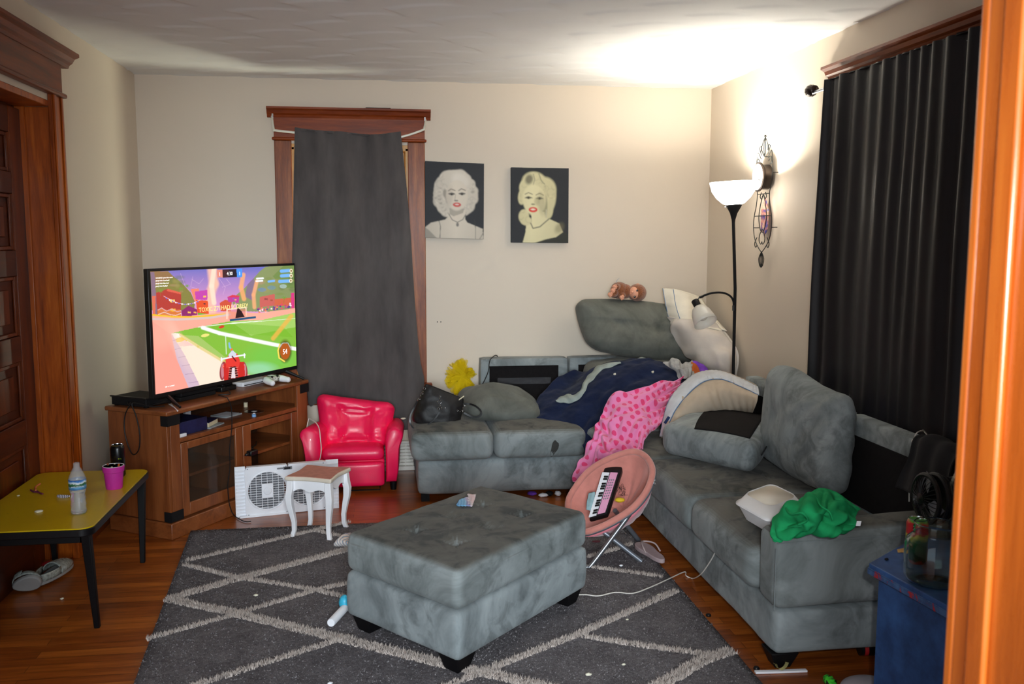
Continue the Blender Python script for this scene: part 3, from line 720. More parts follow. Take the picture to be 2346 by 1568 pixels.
# ================================================================== TV STAND
SO = V(-1.10, 4.93, 0); Sa = V(.53, .848, 0); Sb = V(-.848, .53, 0)
def st(s, t_, z=0.): return SO+Sa*s+Sb*t_+V(0, 0, z)
def sbox(b, s0, s1, t0, t1, z0, z1):
    q = [st(s0, t0), st(s1, t0), st(s1, t1), st(s0, t1)]; return b.hexa([(p.x, p.y) for p in q], z0, z1)
def stp(px, py, z): p = atz(px, py, z)-SO; return p.dot(Sa), p.dot(Sb)
t = thing('tv_stand', 'oak veneer television stand set across the left corner with dark corner brackets', 'tv stand', tuple(st(.58, .2)))
b = MB(); sbox(b, -.04, 1.19, .0, .445, .665, .69); b.build('top', 'oakX', t, bevel=.008, seg=3)
b = MB(); sbox(b, -.03, -.012, .012, .43, .09, .665); b.build('side_panel', 'oakZ', t, bevel=.002)
b = MB(); sbox(b, 1.165, 1.183, .012, .43, .09, .665); b.build('side_panel', 'oakZ', t, bevel=.002)
for s0, s1 in ((-.012, .055), (1.07, 1.165)): b = MB(); sbox(b, s0, s1, .006, .028, .09, .665); b.build('front_post', 'oakZ', t, bevel=.002)
b = MB(); sbox(b, -.045, 1.198, -.01, .44, 0, .088); b.build('plinth', 'oakX', t, bevel=.006)
b = MB(); sbox(b, -.012, 1.165, .41, .425, .09, .665); b.build('back_panel', 'oakdark', t)
b = MB(); sbox(b, -.012, 1.165, .028, .41, .515, .53); sbox(b, .055, 1.07, .01, .028, .507, .53); b.build('shelf', 'oakX', t, bevel=.001)
b = MB(); sbox(b, -.012, 1.165, .028, .41, .30, .316); b.build('shelf', 'oakX', t, bevel=.001)
b = MB(); sbox(b, .54, .556, .028, .41, .09, .515); b.build('divider', 'oakZ', t)
b = MB(); sbox(b, -.012, 1.165, .028, .41, .088, .1); b.build('floor_panel', 'oakX', t)
for i, (s0, s1, g0, g1) in enumerate(((.057, .542, .109, .486), (.55, 1.068, .620, 1.005))):
    b = MB(); z0, z1, a0, a1 = .098, .503, .165, .463
    sbox(b, s0, g0, .004, .024, z0, z1); sbox(b, g1, s1, .004, .024, z0, z1); sbox(b, g0, g1, .004, .024, z0, a0); sbox(b, g0, g1, .004, .024, a1, z1)
    d_ = b.build('door', 'oakZ', t, bevel=.004)
    if i == 0: b = MB(); sbox(b, g0-.004, g1+.004, .013, .016, a0-.004, a1+.004); b.build('pane', 'darkglass', d_, smooth=False)
for s0, s1, z0, z1 in ((-.036, .058, .61, .665), (-.036, .058, .09, .145), (1.10, 1.19, .61, .665), (1.10, 1.19, .09, .145)):
    b = MB(); sbox(b, s0, s1, .002, .006, z0, z1)
    if s0 < 0: sbox(b, s0, -.030, .002, .05, z0, z1)
    else: sbox(b, 1.183, s1, .002, .05, z0, z1)
    b.build('corner_bracket', 'matteblack', t, bevel=.002)

# ---- television
t = thing('television', 'large flat television showing a bright car football game, on the oak stand', 'television', tuple(st(.6, .12, .69)))
s0, s1, z0, z1 = -.02, 1.218, .748, 1.437
b = MB(); sbox(b, s0, s1, .108, .14, z0, z1); b.build('bezel', 'blackplastic', t, bevel=.004)
b = MB(); sbox(b, s0+.15, s1-.15, .14, .185, z0+.03, z0+.42); b.build('rear_housing', 'matteblack', t, bevel=.01)
for s in (.09, 1.10):
    b = MB()
    for t_, ss in ((.01, -.02 if s < .5 else .05), (.27, -.02 if s < .5 else .05)): b.tube([st(s, .124, .752), st(s+ss, t_, .6975)], [.013, .007], 8)
    b.build('foot', 'blackplastic', t)
# the picture
def homog(src, dst):
    A = []; B = []
    for (x, y), (u, v) in zip(src, dst):
        A += [[x, y, 1, 0, 0, 0, -u*x, -u*y], [0, 0, 0, x, y, 1, -v*x, -v*y]]; B += [u, v]
    h = np.linalg.solve(np.array(A, float), np.array(B, float)); return np.append(h, 1).reshape(3, 3)
Hm = homog([(0, 0), (1, 0), (1, 1), (0, 1)], [(130, 185), (1500, 115), (1535, 1070), (200, 1365)])
def tv_image(w=460, h=262):
    uu, vv = np.meshgrid(np.linspace(0, 1, w), np.linspace(0, 1, h)); q = np.stack([uu, vv, np.ones_like(uu)], -1) @ Hm.T
    X, Y = q[..., 0]/q[..., 2], q[..., 1]/q[..., 2]; img = np.zeros((h, w, 3))
    def grad(c0, c1, k): k = np.clip(k, 0, 1)[..., None]; return np.array(lin(c0)[:3])*(1-k)+np.array(lin(c1)[:3])*k
    img[:] = grad((110, 110, 190), (214, 150, 200), (Y-150)/350)
    # hills
    poly(img, X, Y, [(130, 180), (300, 180), (360, 235), (430, 290), (520, 380), (560, 470), (560, 560), (130, 560)], (134, 128, 66))
    poly(img, X, Y, [(130, 180), (290, 180), (350, 230), (300, 260), (160, 330)], (150, 108, 78), .8)
    poly(img, X, Y, [(1540, 100), (1230, 130), (1180, 170), (1120, 240), (1040, 330), (960, 400), (960, 560), (1540, 560)], (134, 146, 96))
    poly(img, X, Y, [(1120, 240), (1060, 300), (1040, 420), (1120, 460), (1150, 330)], (128, 88, 150), .7); poly(img, X, Y, [(1540, 100), (1400, 120), (1300, 220), (1400, 330), (1540, 330)], (106, 136, 66), .7)
    for i in range(26):
        r = random.Random(i); oval(img, X, Y, r.choice([r.uniform(1150, 1500), r.uniform(200, 480)]), r.uniform(230, 420), r.uniform(15, 45), r.uniform(8, 26), r.choice([(120, 140, 60), (160, 150, 90), (92, 112, 66), (178, 140, 110)]), .45, 0, .8)
    for L in ([(420, 200), (470, 330), (540, 400)], [(520, 250), (600, 300), (640, 250)], [(820, 330), (900, 300), (860, 250)], [(540, 230), (520, 330), (600, 350)], [(780, 230), (850, 330), (830, 400)]): strokes(img, X, Y, L, 3, (230, 190, 220), .6)
    # fire columns
    for L, w_, c in (([(720, 150), (740, 300), (700, 420), (730, 600)], 90, (246, 190, 166)), ([(1020, 210), (1000, 330), (1030, 440)], 42, (242, 170, 110)), ([(1150, 270), (1120, 400), (1130, 520)], 36, (240, 170, 120)), ([(740, 160), (720, 320), (745, 480)], 45, (252, 222, 200))): strokes(img, X, Y, L, w_, c, .85)
    # houses
    for p, c in (([(185, 390), (300, 350), (430, 385), (430, 600), (200, 600)], (180, 62, 54)), ([(300, 350), (430, 385), (430, 402), (290, 372)], (220, 96, 76)), ([(205, 550), (240, 540), (300, 555), (430, 550), (432, 610), (210, 612)], (216, 120, 58)),
                 ([(435, 560), (500, 510), (585, 545), (585, 612), (440, 618)], (140, 44, 106)), ([(520, 350), (600, 345), (600, 460), (560, 470)], (236, 132, 110)), ([(560, 375), (680, 355), (682, 455), (570, 450)], (196, 70, 170)), ([(570, 455), (685, 460), (700, 600), (590, 600)], (226, 84, 46)),
                 ([(590, 580), (720, 590), (715, 612), (600, 610)], (76, 190, 70)), ([(800, 480), (850, 450), (915, 462), (905, 560), (810, 560)], (208, 84, 60)), ([(872, 425), (920, 405), (985, 415), (980, 480), (880, 470)], (190, 60, 150)), ([(870, 425), (920, 402), (985, 410), (985, 425)], (214, 60, 80)),
                 ([(1180, 420), (1320, 390), (1325, 500), (1180, 520)], (200, 96, 90)), ([(1320, 440), (1510, 420), (1510, 500), (1320, 505)], (206, 100, 70)), ([(1475, 380), (1505, 375), (1508, 530), (1480, 530)], (214, 60, 130)), ([(130, 190), (170, 190), (205, 600), (160, 600)], (136, 110, 130)),
                 ([(148, 420), (185, 420), (185, 600), (160, 600)], (222, 110, 86))): poly(img, X, Y, p, c)
    for x, y, a, c_ in ((345, 465, 24, (240, 200, 110)), (355, 553, 24, (240, 180, 60)), (510, 575, 14, (246, 190, 90)), (565, 575, 12, (240, 180, 80)), (655, 420, 14, (240, 190, 90)), (655, 490, 10, (70, 40, 60)), (950, 450, 10, (244, 200, 100)), (930, 440, 8, (70, 120, 200)), (1240, 440, 16, (150, 70, 70)), (1290, 450, 12, (170, 80, 60))): poly(img, X, Y, [(x-a, y-a*.6), (x+a, y-a*.5), (x+a, y+a*.6), (x-a, y+a*.6)], c_)
    strokes(img, X, Y, [(210, 555), (245, 535), (290, 565), (340, 545), (395, 570), (430, 560)], 8, (220, 170, 170)); strokes(img, X, Y, [(210, 600), (270, 575), (330, 598), (380, 605), (432, 585)], 7, (232, 200, 190))
    strokes(img, X, Y, [(262, 420), (300, 440), (380, 480), (470, 500), (550, 485), (610, 455)], 4, (240, 210, 230))
    for i in range(11): x = 290+i*30; y = 435+62*math.sin((i+.6)/11*2.6); oval(img, X, Y, x, y, 7, 7, (250, 240, 250) if i % 2 else (110, 90, 190))
    for i in range(40): r = random.Random(100+i); x = r.uniform(1160, 1480); oval(img, X, Y, x, 575-(x-1160)*.17-r.uniform(0, 50), 9, 8, r.choice([(230, 60, 110), (250, 220, 230), (190, 60, 130), (240, 120, 90), (90, 60, 140)]))
    for x, y in ((485, 320), (430, 350), (1412, 425), (235, 370), (935, 480)):
        for k in range(6): strokes(img, X, Y, [(x, y), (x+22*math.cos(k*1.05), y+16*math.sin(k*1.05))], 5, (110, 160, 60))
        strokes(img, X, Y, [(x, y), (x-4, y+50)], 4, (150, 110, 60))
    # arena wall, track, pitch
    poly(img, X, Y, [(140, 605), (500, 612), (880, 560), (1160, 575), (1540, 520), (1540, 1400), (140, 1400)], (240, 170, 150))
    strokes(img, X, Y, [(140, 600), (340, 618), (560, 618), (850, 590)], 16, (244, 190, 40)); strokes(img, X, Y, [(140, 640), (400, 645), (700, 625), (900, 590)], 20, (214, 190, 186))
    strokes(img, X, Y, [(870, 630), (870, 545), (1050, 520), (1050, 600)], 12, (250, 214, 190)); poly(img, X, Y, [(890, 640), (890, 550), (1050, 535), (1050, 610)], (226, 130, 110), .6)
    poly(img, X, Y, [(970, 520), (950, 625), (1040, 615), (1010, 560)], (44, 20, 26)); poly(img, X, Y, [(895, 635), (1000, 622), (1145, 605), (1145, 622), (900, 655)], (36, 84, 124))
    poly(img, X, Y, [(340, 775), (600, 715), (900, 655), (1200, 640), (1540, 560), (1540, 1090), (1120, 1170), (840, 1100), (700, 1010), (400, 790)], (132, 186, 62))
    poly(img, X, Y, [(900, 655), (1200, 640), (1540, 560), (1540, 700), (1100, 790)], (170, 208, 110), .8); poly(img, X, Y, [(400, 790), (600, 800), (860, 1000), (840, 1100), (560, 880)], (180, 200, 120), .6)
    poly(img, X, Y, [(420, 770), (900, 670), (1400, 700), (1500, 800), (1100, 780), (640, 725)], (118, 180, 40), .55)
    oval(img, X, Y, 1300, 1000, 240, 120, (110, 196, 80), .6, 0, .9); oval(img, X, Y, 1180, 1110, 150, 60, (160, 220, 190), .6, 0, .9)
    strokes(img, X, Y, [(640, 720), (800, 770), (1100, 830), (1540, 915)], 34, (244, 246, 238)); strokes(img, X, Y, [(640, 718), (800, 763)], 14, (250, 252, 246))
    strokes(img, X, Y, [(600, 715), (900, 675), (1200, 650)], 7, (244, 248, 240)); strokes(img, X, Y, [(900, 680), (1100, 660), (1540, 620)], 4, (230, 240, 214))
    strokes(img, X, Y, [(1480, 600), (1310, 815)], 40, (236, 176, 76), .75)
    poly(img, X, Y, [(340, 780), (420, 778), (860, 1040), (860, 1230), (600, 1290), (520, 1290)], (246, 226, 206)); poly(img, X, Y, [(350, 775), (400, 775), (430, 800), (370, 830)], (250, 244, 234))
    poly(img, X, Y, [(370, 835), (440, 810), (500, 850), (390, 865)], (238, 196, 70)); poly(img, X, Y, [(395, 880), (470, 840), (560, 890), (410, 905)], (244, 200, 190)); strokes(img, X, Y, [(430, 790), (600, 900), (860, 1050)], 26, (216, 196, 100), .7)
    poly(img, X, Y, [(320, 790), (350, 790), (470, 980), (620, 1270), (510, 1300), (400, 1030)], (206, 178, 196))
    for k in range(6): y = 850+k*80; x = 345+k*34; strokes(img, X, Y, [(x, y), (x+50+k*8, y-14)], 4, (160, 130, 160))
    poly(img, X, Y, [(150, 660), (340, 790), (400, 1030), (520, 1310), (190, 1370)], (246, 158, 142)); oval(img, X, Y, 420, 900, 60, 260, (252, 220, 200), .3, -.45, .9)
    oval(img, X, Y, 250, 800, 110, 130, (246, 176, 156), .6, 0, .9)
    # cars
    oval(img, X, Y, 820, 710, 28, 13, (214, 60, 46), 1, -.3); oval(img, X, Y, 665, 793, 40, 15, (240, 226, 130), .9, -.2); strokes(img, X, Y, [(860, 790), (868, 970)], 6, (230, 244, 240), .9)
    for s_ in (-1, 1): oval(img, X, Y, 940+s_*100, 1130, 32, 90, (150, 60, 66), 1, s_*-.1); oval(img, X, Y, 940+s_*104, 1130, 16, 70, (200, 130, 140), .9); oval(img, X, Y, 940+s_*88, 1090, 18, 18, (255, 90, 70)); oval(img, X, Y, 940+s_*88, 1090, 8, 8, (255, 230, 220))
    poly(img, X, Y, [(845, 1060), (1035, 1040), (1050, 1170), (1020, 1200), (850, 1225)], (200, 44, 40)); poly(img, X, Y, [(900, 970), (970, 960), (1000, 1030), (990, 1090), (870, 1100), (860, 1020)], (226, 60, 52))
    poly(img, X, Y, [(905, 1090), (965, 1085), (985, 1190), (890, 1210)], (60, 20, 26)); poly(img, X, Y, [(925, 1100), (950, 1098), (958, 1195), (918, 1200)], (226, 210, 214))
    for k in range(5): strokes(img, X, Y, [(895, 1100+k*22), (918, 1098+k*22)], 5, (240, 150, 140)); strokes(img, X, Y, [(958, 1096+k*22), (982, 1092+k*22)], 5, (240, 150, 140))
    strokes(img, X, Y, [(822, 1020), (930, 995), (1045, 975)], 14, (236, 236, 244)); strokes(img, X, Y, [(1040, 965), (1042, 1000)], 12, (240, 240, 248)); strokes(img, X, Y, [(822, 1005), (826, 1035)], 12, (236, 240, 248))
    poly(img, X, Y, [(890, 975), (925, 930), (965, 965), (960, 990), (895, 1000)], (208, 210, 224)); strokes(img, X, Y, [(925, 990), (960, 1035)], 12, (110, 24, 30)); strokes(img, X, Y, [(895, 865), (900, 900), (922, 935)], 16, (130, 186, 226)); oval(img, X, Y, 918, 925, 12, 12, (240, 120, 60))
    # overlays
    poly(img, X, Y, [(765, 165), (822, 160), (826, 238), (772, 236)], (226, 140, 124)); poly(img, X, Y, [(820, 160), (958, 152), (962, 232), (826, 240)], (24, 14, 34)); poly(img, X, Y, [(954, 154), (1008, 152), (1010, 230), (960, 234)], (70, 146, 240)); poly(img, X, Y, [(820, 160), (880, 156), (880, 236), (826, 240)], (70, 34, 40), .8)
    for (x0, x1, y) in ((1370, 1465, 168), (1372, 1465, 214), (1355, 1470, 267), (1250, 1325, 268)): strokes(img, X, Y, [(x0+12, y+3), (x1-12, y-3)], 30 if x0 > 1300 else 20, (120, 180, 250))
    for x, y in ((1474, 168), (1474, 214), (1472, 262)): oval(img, X, Y, x, y, 15, 20, (240, 226, 190)); oval(img, X, Y, x, y, 7, 9, (120, 90, 50))
    for (x0, x1, y) in ((1150, 1208, 243), (1145, 1202, 267)): strokes(img, X, Y, [(x0, y+2), (x1, y-2)], 16, (246, 250, 252))
    oval(img, X, Y, 1400, 316, 34, 20, (190, 214, 220), .5); oval(img, X, Y, 1200, 350, 40, 20, (90, 130, 190), .5); oval(img, X, Y, 1290, 330, 40, 20, (90, 140, 180), .5)
    oval(img, X, Y, 1425, 935, 62, 108, (70, 40, 20), .75, 0, .3); oval(img, X, Y, 1425, 935, 48, 78, (176, 88, 30)); strokes(img, X, Y, [(1375, 870), (1358, 930), (1370, 1000), (1420, 1032)], 13, (250, 214, 90)); strokes(img, X, Y, [(1372, 900), (1400, 858), (1450, 856), (1475, 900)], 6, (190, 200, 200))
    strokes(img, X, Y, [(160, 210), (350, 225), (350, 320), (170, 335)], 1, (120, 80, 70), .0)
    return img
img = tv_image()
e = .0005; fr = .1055
sc = [st(s0+.016, fr, z1-.014), st(s1-.014, fr, z1-.014), st(s1-.014, fr, z0+.024), st(s0+.016, fr, z0+.024)]
painted('screen', img, sc, M['screen'], t)
M['txt'] = plain('screen_lettering', (255, 255, 255), .5, var=0, emit=(255, 250, 245), es=.95)
M['txty'] = plain('screen_yellow_lettering', (250, 230, 150), .5, var=0, emit=(250, 226, 140), es=.8)
M['txtd'] = plain('printed_lettering', (225, 225, 228), .5, var=0)
Hi = np.linalg.inv(Hm)
def zp(x, y, out=.0012):
    q = Hi @ np.array([x, y, 1.]); u, v = q[0]/q[2], q[1]/q[2]
    a = sc[0].lerp(sc[1], u); c = sc[3].lerp(sc[2], u); return a.lerp(c, v)-Sb*out
def stext(s_, x, y, hpx, mat='txt', align='LEFT', name='screen_text'):
    o = zp(x, y); k = (zp(x, y-hpx)-o).length; return text_mesh(name, s_, mat, k/.72, frame4(o, Sa, V(0, 0, 1)), t, align)
stext('4:30', 890, 214, 34, align='CENTER'); stext('1', 795, 222, 36, align='CENTER'); stext('1', 985, 214, 36, align='CENTER'); stext('54', 1424, 962, 50, align='CENTER')
for k, s_ in enumerate(('LUCASV221 joined the match', '[0:22] YOU: Good luck!', '[4:50] YOU: Nice shot!', '[4:37] YOU: My Bad!')): stext(s_, 182, 254+k*27, 13)
stext('TOXIC Z71HAD SCORED!', 600, 572, 44, 'txty'); stext('SKIP  O  TO READY', 290, 1298, 10)

# ---- things on and in the stand
def sthing(name, label, cat, s, t_, z, group=None): return thing(name, label, cat, tuple(st(s, t_, z)), group)
T = .6905
t = sthing('video_recorder', 'slim black recorder box on the left end of the stand, behind the television', 'recorder', .1, .3, T)
b = MB(); sbox(b, -.01, .19, .17, .42, T+.006, T+.052); b.build('case', 'matteblack', t, bevel=.004)
b = MB(); sbox(b, -.012, .0, .168, .43, T+.048, T+.056); sbox(b, .0, .19, .165, .171, T+.01, T+.02); b.build('rim', 'blackplastic', t, bevel=.002)
for s in (0, .16):
    for a in (.18, .39): b = MB(); sbox(b, s, s+.02, a, a+.02, T, T+.006); b.build('foot', 'blackplastic', t)
t = sthing('game_console', 'black game console lying under the left half of the television', 'game console', .36, .24, T)
b = MB(); sbox(b, .215, .50, .15, .37, T, T+.024); b.build('lower_shell', 'matteblack', t, bevel=.004)
b = MB(); sbox(b, .22, .51, .145, .37, T+.028, T+.052); b.build('upper_shell', 'matteblack', t, bevel=.004)
t = sthing('sensor_bar', 'small black box under the middle of the television', 'sensor', .62, .2, T)
b = MB(); sbox(b, .56, .69, .16, .24, T, T+.03); sbox(b, .58, .67, .17, .23, T+.03, T+.045); b.build('body', 'blackplastic', t, bevel=.006)
t = sthing('media_player', 'flat white box under the right half of the television', 'media player', .9, .28, T)
b = MB(); sbox(b, .76, 1.02, .17, .34, T, T+.028); b.build('case', 'whiteplastic', t, bevel=.006)
b = MB(); sbox(b, .77, 1.01, .166, .171, T+.008, T+.012); b.build('slot', 'matteblack', t)
# game controller
M['camo'] = None
m = NT('camo_plastic'); n = m.noise(m.coord((30, 30, 30)), 1.6, 2)
r = m.n('ShaderNodeValToRGB'); r.color_ramp.interpolation = 'CONSTANT'; m.t.links.new(n, r.inputs[0]); e_ = r.color_ramp.elements
e_.new(.5); e_.new(.58)
for i, (p, c) in enumerate(((0, (236, 236, 230)), (.44, (150, 156, 130)), (.53, (232, 232, 226)), (.6, (96, 98, 84)))): e_[i].position = p; e_[i].color = lin(c)
m.set(Base_Color=r.outputs[0], Roughness=.4); M['camo'] = m.m
cs_, ct_ = .93, .06
t = sthing('game_controller', 'white camouflage game controller on the right front of the oak stand', 'controller', cs_, ct_, T)
def cp(s, t_, z): return st(cs_+s, ct_+t_, T+z)
b = MB(); b.rbox([cp(-.07, -.0, .03), cp(.07, .0, .03), cp(.065, .055, .036), cp(-.065, .055, .036)], .034, .015, 10, (.006, .002)); b.build('shell', 'camo', t)
for s in (-1, 1): b = MB(); b.tube([cp(s*.055, .03, .032), cp(s*.066, .0, .028), cp(s*.076, -.035, .022)], [.02, .021, .017], 12); b.ell(cp(s*.0765, -.036, .022), .0175, n=12); b.build('grip', 'whiteplastic', t)
for s in (-1, 1): b = MB(); b.tube([cp(s*.026, .006, .045), cp(s*.026, .006, .056)], [.006, .009], 12); b.build('thumbstick', 'matteblack', t)
b = MB(); b.rbox([cp(-.02, .02, .053), cp(.02, .02, .053), cp(.02, .046, .055), cp(-.02, .046, .055)], .006, .003, 6); b.build('touchpad', 'whiteplastic', t)
# plastic fork
s_, q_ = stp(392, 931, T)
P0 = atz(393, 929, T+.003); P1 = atz(407, 942, T+.003)
t = thing('plastic_fork', 'white plastic fork at the left front edge of the oak stand', 'fork', tuple(P1-V(0, 0, .003)))
b = MB(); b.tube([P1, P1.lerp(P0, .5)+V(0, 0, .003), P0.lerp(P1, .25)], [.0035, .0028, .004], 6)
b.build('handle', 'whiteplastic', t)
b = MB(); pd = (P1-P0).normalized().cross(V(0, 0, 1))
for k in (-1, 0, 1): b.tube([P0.lerp(P1, .25)+pd*k*.002, P0.lerp(P1, .0)-(P1-P0)*.25+pd*k*.007], .0016, 5)
b.build('tines', 'whiteplastic', t)
# looping black cord at the left
P = [st(-.01, .30, T+.03), st(-.035, .27, T+.02)]+[atp(x, y, st(-.05, 0), Sa) for x, y in ((300, 924), (287, 950), (285, 985), (293, 1020), (305, 1042), (318, 1030), (320, 995), (312, 955), (302, 926))]
P += [st(-.03, .2, T+.03), st(.0, .14, T+.012), st(.05, .1, T+.01)]
b = MB(); b.tube(crom(P, 6), .003, 6); single(b, 'cable', 'cord', 'black cord looping down the left side of the oak stand', 'cord')
# cord from the television down the front to the floor
FN = lambda x, y, off=-.012: atp(x, y, st(0, off), Sb)
P = [st(.55, .13, T+.04), st(.52, .06, T+.006), atz(500, 905, T+.006), atz(515, 910, T+.005), st(.42, -.004, T+.002)]
P += [FN(x, y) for x, y in ((530, 935), (531, 980), (526, 1030), (527, 1070), (522, 1110), (524, 1145), (528, 1165), (540, 1183))]
P[-1] = atz(535, 1180, .012); P += [atz(x, y, .006) for x, y in ((552, 1192), (565, 1196), (575, 1195))]
b = MB(); b.tube(crom(P, 6), .0028, 6); single(b, 'cable', 'cord', 'thin black cord hanging down the front of the oak stand to the floor', 'cord')
# plug bar poking out between the doors
t = sthing('power_adapter', 'black power adapter sticking out from the right hand cabinet opening', 'adapter', .6, .0, .3162)
b = MB(); sbox(b, .575, .64, -.03, .045, .318, .35); sbox(b, .545, .575, -.022, -.005, .325, .342); b.build('body', 'blackplastic', t, bevel=.006)
b = MB(); sbox(b, .53, .545, -.02, -.017, .329, .331); sbox(b, .53, .545, -.011, -.008, .329, .331); b.build('prongs', 'chrome', t)
P = [st(.64, .04, .335), st(.68, .12, .325), st(.75, .1, .322), st(.8, .2, .322), st(.72, .26, .322), st(.66, .18, .322), st(.78, .12, .325), st(.9, .2, .322)]
b = MB(); b.tube(crom(P, 8), .0035, 6); b.build('cord', 'cord', t)
# shelf contents
zz = .5302
def flat(name, label, cat, mat, s0, s1, t0, t1, h, z=zz, group=None, skew=0., **kw):
    b = MB(); q = [st(s0, t0), st(s1, t0+skew), st(s1-skew, t1+skew), st(s0-skew, t1)]; b.hexa([(p.x, p.y) for p in q], z, z+h)
    return single(b, name, mat, label, cat, group, bevel=min(.002, h*.3), **kw)
M['navybook'] = plain('navy_box_print', (26, 30, 66), .35, var=.5, sc=9); M['bookpage'] = plain('page_cream', (220, 208, 176), .8, var=.05); M['tinbox'] = plain('tin_grey', (150, 156, 160), .4, var=.1)
M['brownbook'] = plain('brown_cover', (130, 66, 40), .6, var=.1)
flat('game_box', 'thick dark blue printed box at the left of the open shelf in the oak stand', 'box', 'navybook', .07, .30, .04, .24, .075)
flat('book', 'thin white booklet leaning out at the lower left of the open shelf', 'booklet', 'whiteplastic', .06, .12, .02, .034, .018)
t = sthing('paperback_book', 'cream paged paperback on top of a leaflet beside the blue box', 'book', .38, .12, zz+.008)
b = MB(); q = [st(.31, .04), st(.44, .09), st(.40, .24), st(.31, .22)]; b.hexa([(p.x, p.y) for p in q], zz+.009, zz+.034); b.build('pages', 'bookpage', t, bevel=.002)
b = MB(); q = [st(.308, .036), st(.444, .088), st(.402, .244), st(.308, .224)]; b.hexa([(p.x, p.y) for p in q], zz+.034, zz+.037); b.build('cover', 'navybook', t)
flat('leaflet', 'pale leaflet under the cream paperback on the open shelf', 'leaflet', 'tinbox', .31, .46, .03, .2, .008, skew=.03)
flat('book', 'rust brown book standing behind the blue box on the open shelf', 'book', 'brownbook', .16, .36, .27, .31, .10)
flat('card_box', 'small white box on the shelf behind the paperback', 'box', 'whiteplastic', .37, .41, .26, .33, .07)
s_, q_ = .66, .22
t = sthing('disc_case', 'clear disc case lying in the middle of the open shelf', 'disc case', s_, q_, zz)
b = MB(); sbox(b, s_-.07, s_+.07, q_-.06, q_+.06, zz, zz+.009); b.build('case', 'tinbox', t, bevel=.001)
b = MB(); sbox(b, s_-.055, s_+.055, q_-.05, q_+.05, zz+.009, zz+.0095); b.build('paper_insert', 'whiteplastic', t)
P = st(.83, .15, zz)
t = thing('disc', 'loose silver disc on the right of the open shelf', 'disc', tuple(P))
b = MB(); b.lathe([(.008, 0), (.06, 0), (.06, .0015), (.008, .0015), (.008, 0)], P, 40); b.build('plate', 'chrome', t)
b = MB(); b.lathe([(.008, 0), (.018, 0), (.018, .0016), (.008, .0016), (.008, 0)], P, 24); b.build('hub', 'whiteplastic', t)
M['paleblue'] = plain('pale_blue_plastic', (120, 170, 220), .4, var=.05)
P = st(.70, .045, zz); b = MB(); b.lathe([(.013, 0), (.012, .015), (0, .015)], P, 16); single(b, 'bottle_cap', 'paleblue', 'pale blue bottle cap near the shelf front edge', 'cap')
P = st(.93, .3, zz); b = MB(); b.lathe([(.013, 0), (.013, .03), (0, .03)], P, 16); single(b, 'bottle_cap', 'bookpage', 'cream cap at the back of the open shelf', 'cap')
M['lilac'] = plain('lilac_plastic', (186, 156, 208), .4, var=.04)
t = sthing('cup', 'lilac plastic cup behind the glass door of the oak stand', 'cup', .14, .12, .317)
b = MB(); P = st(.14, .12, .3165); b.lathe([(.024, 0), (.031, .062), (.029, .062), (.022, .004), (0, .004)], P, 24); b.build('body', 'lilac', t)
M['orangeplastic'] = plain('orange_plastic', (236, 84, 20), .4, var=.04)
P = st(.165, .09, .13); b = MB(); b.tube([P+(Sa*math.cos(a)+V(0, 0, 1)*math.sin(a))*.018 for a in [k*math.pi/10 for k in range(20)]], .011, 10, True); b.ell(P, .009, n=10)
single(b, 'toy_ring', 'orangeplastic', 'orange ring toy at the bottom behind the glass door', 'toy')

# ================================================================== YELLOW TABLE
TZ = .452
t = thing('side_table', 'low table with yellow speckled top, black edge and black legs', 'table', (-1.40, 4.18, 0))
def rr(x0, x1, y0, y1, r, n=8):
    return [(cx+r*math.cos(a), cy+r*math.sin(a)) for cx, cy, a0 in ((x1-r, y0+r, -math.pi/2), (x1-r, y1-r, 0), (x0+r, y1-r, math.pi/2), (x0+r, y0+r, math.pi)) for a in [a0+k*math.pi/2/n for k in range(n+1)]]
tx0, tx1, ty0, ty1 = -1.672, -1.150, 3.70, 4.645
b = MB(); b.prism([(x, y, TZ-.004) for x, y in rr(tx0+.004, tx1-.004, ty0+.004, ty1-.004, .05)], (0, 0, .005)); b.build('laminate_top', 'yellow', t, smooth=False)
b = MB(); b.prism([(x, y, TZ-.034) for x, y in rr(tx0, tx1, ty0, ty1, .052)], (0, 0, .030)); b.build('edge_band', 'edge', t, bevel=.003)
b = MB(); b.box(tx0+.04, tx1-.04, ty0+.04, ty0+.06, TZ-.07, TZ-.034); b.box(tx0+.04, tx1-.04, ty1-.06, ty1-.04, TZ-.07, TZ-.034); b.box(tx1-.06, tx1-.04, ty0+.04, ty1-.04, TZ-.07, TZ-.034); b.box(tx0+.04, tx0+.06, ty0+.04, ty1-.04, TZ-.07, TZ-.034)
b.build('under_frame', 'blackwood', t, bevel=.002)
for (x, y), (fx, fy) in (((tx1-.035, ty0+.045), (-1.178, 3.80)), ((tx1-.035, ty1-.045), (-1.187, 4.565)), ((tx0+.045, ty0+.045), (-1.64, 3.80)), ((tx0+.05, ty1-.045), (-1.60, 4.585))):
    b = MB(); b.hexa([(fx-.011, fy-.011), (fx+.011, fy-.011), (fx+.011, fy+.011), (fx-.011, fy+.011)], 0, TZ-.034, [(x-.018, y-.018), (x+.018, y-.018), (x+.018, y+.018), (x-.018, y+.018)]); b.build('leg', 'blackwood', t, bevel=.003)
TT = TZ+.0012
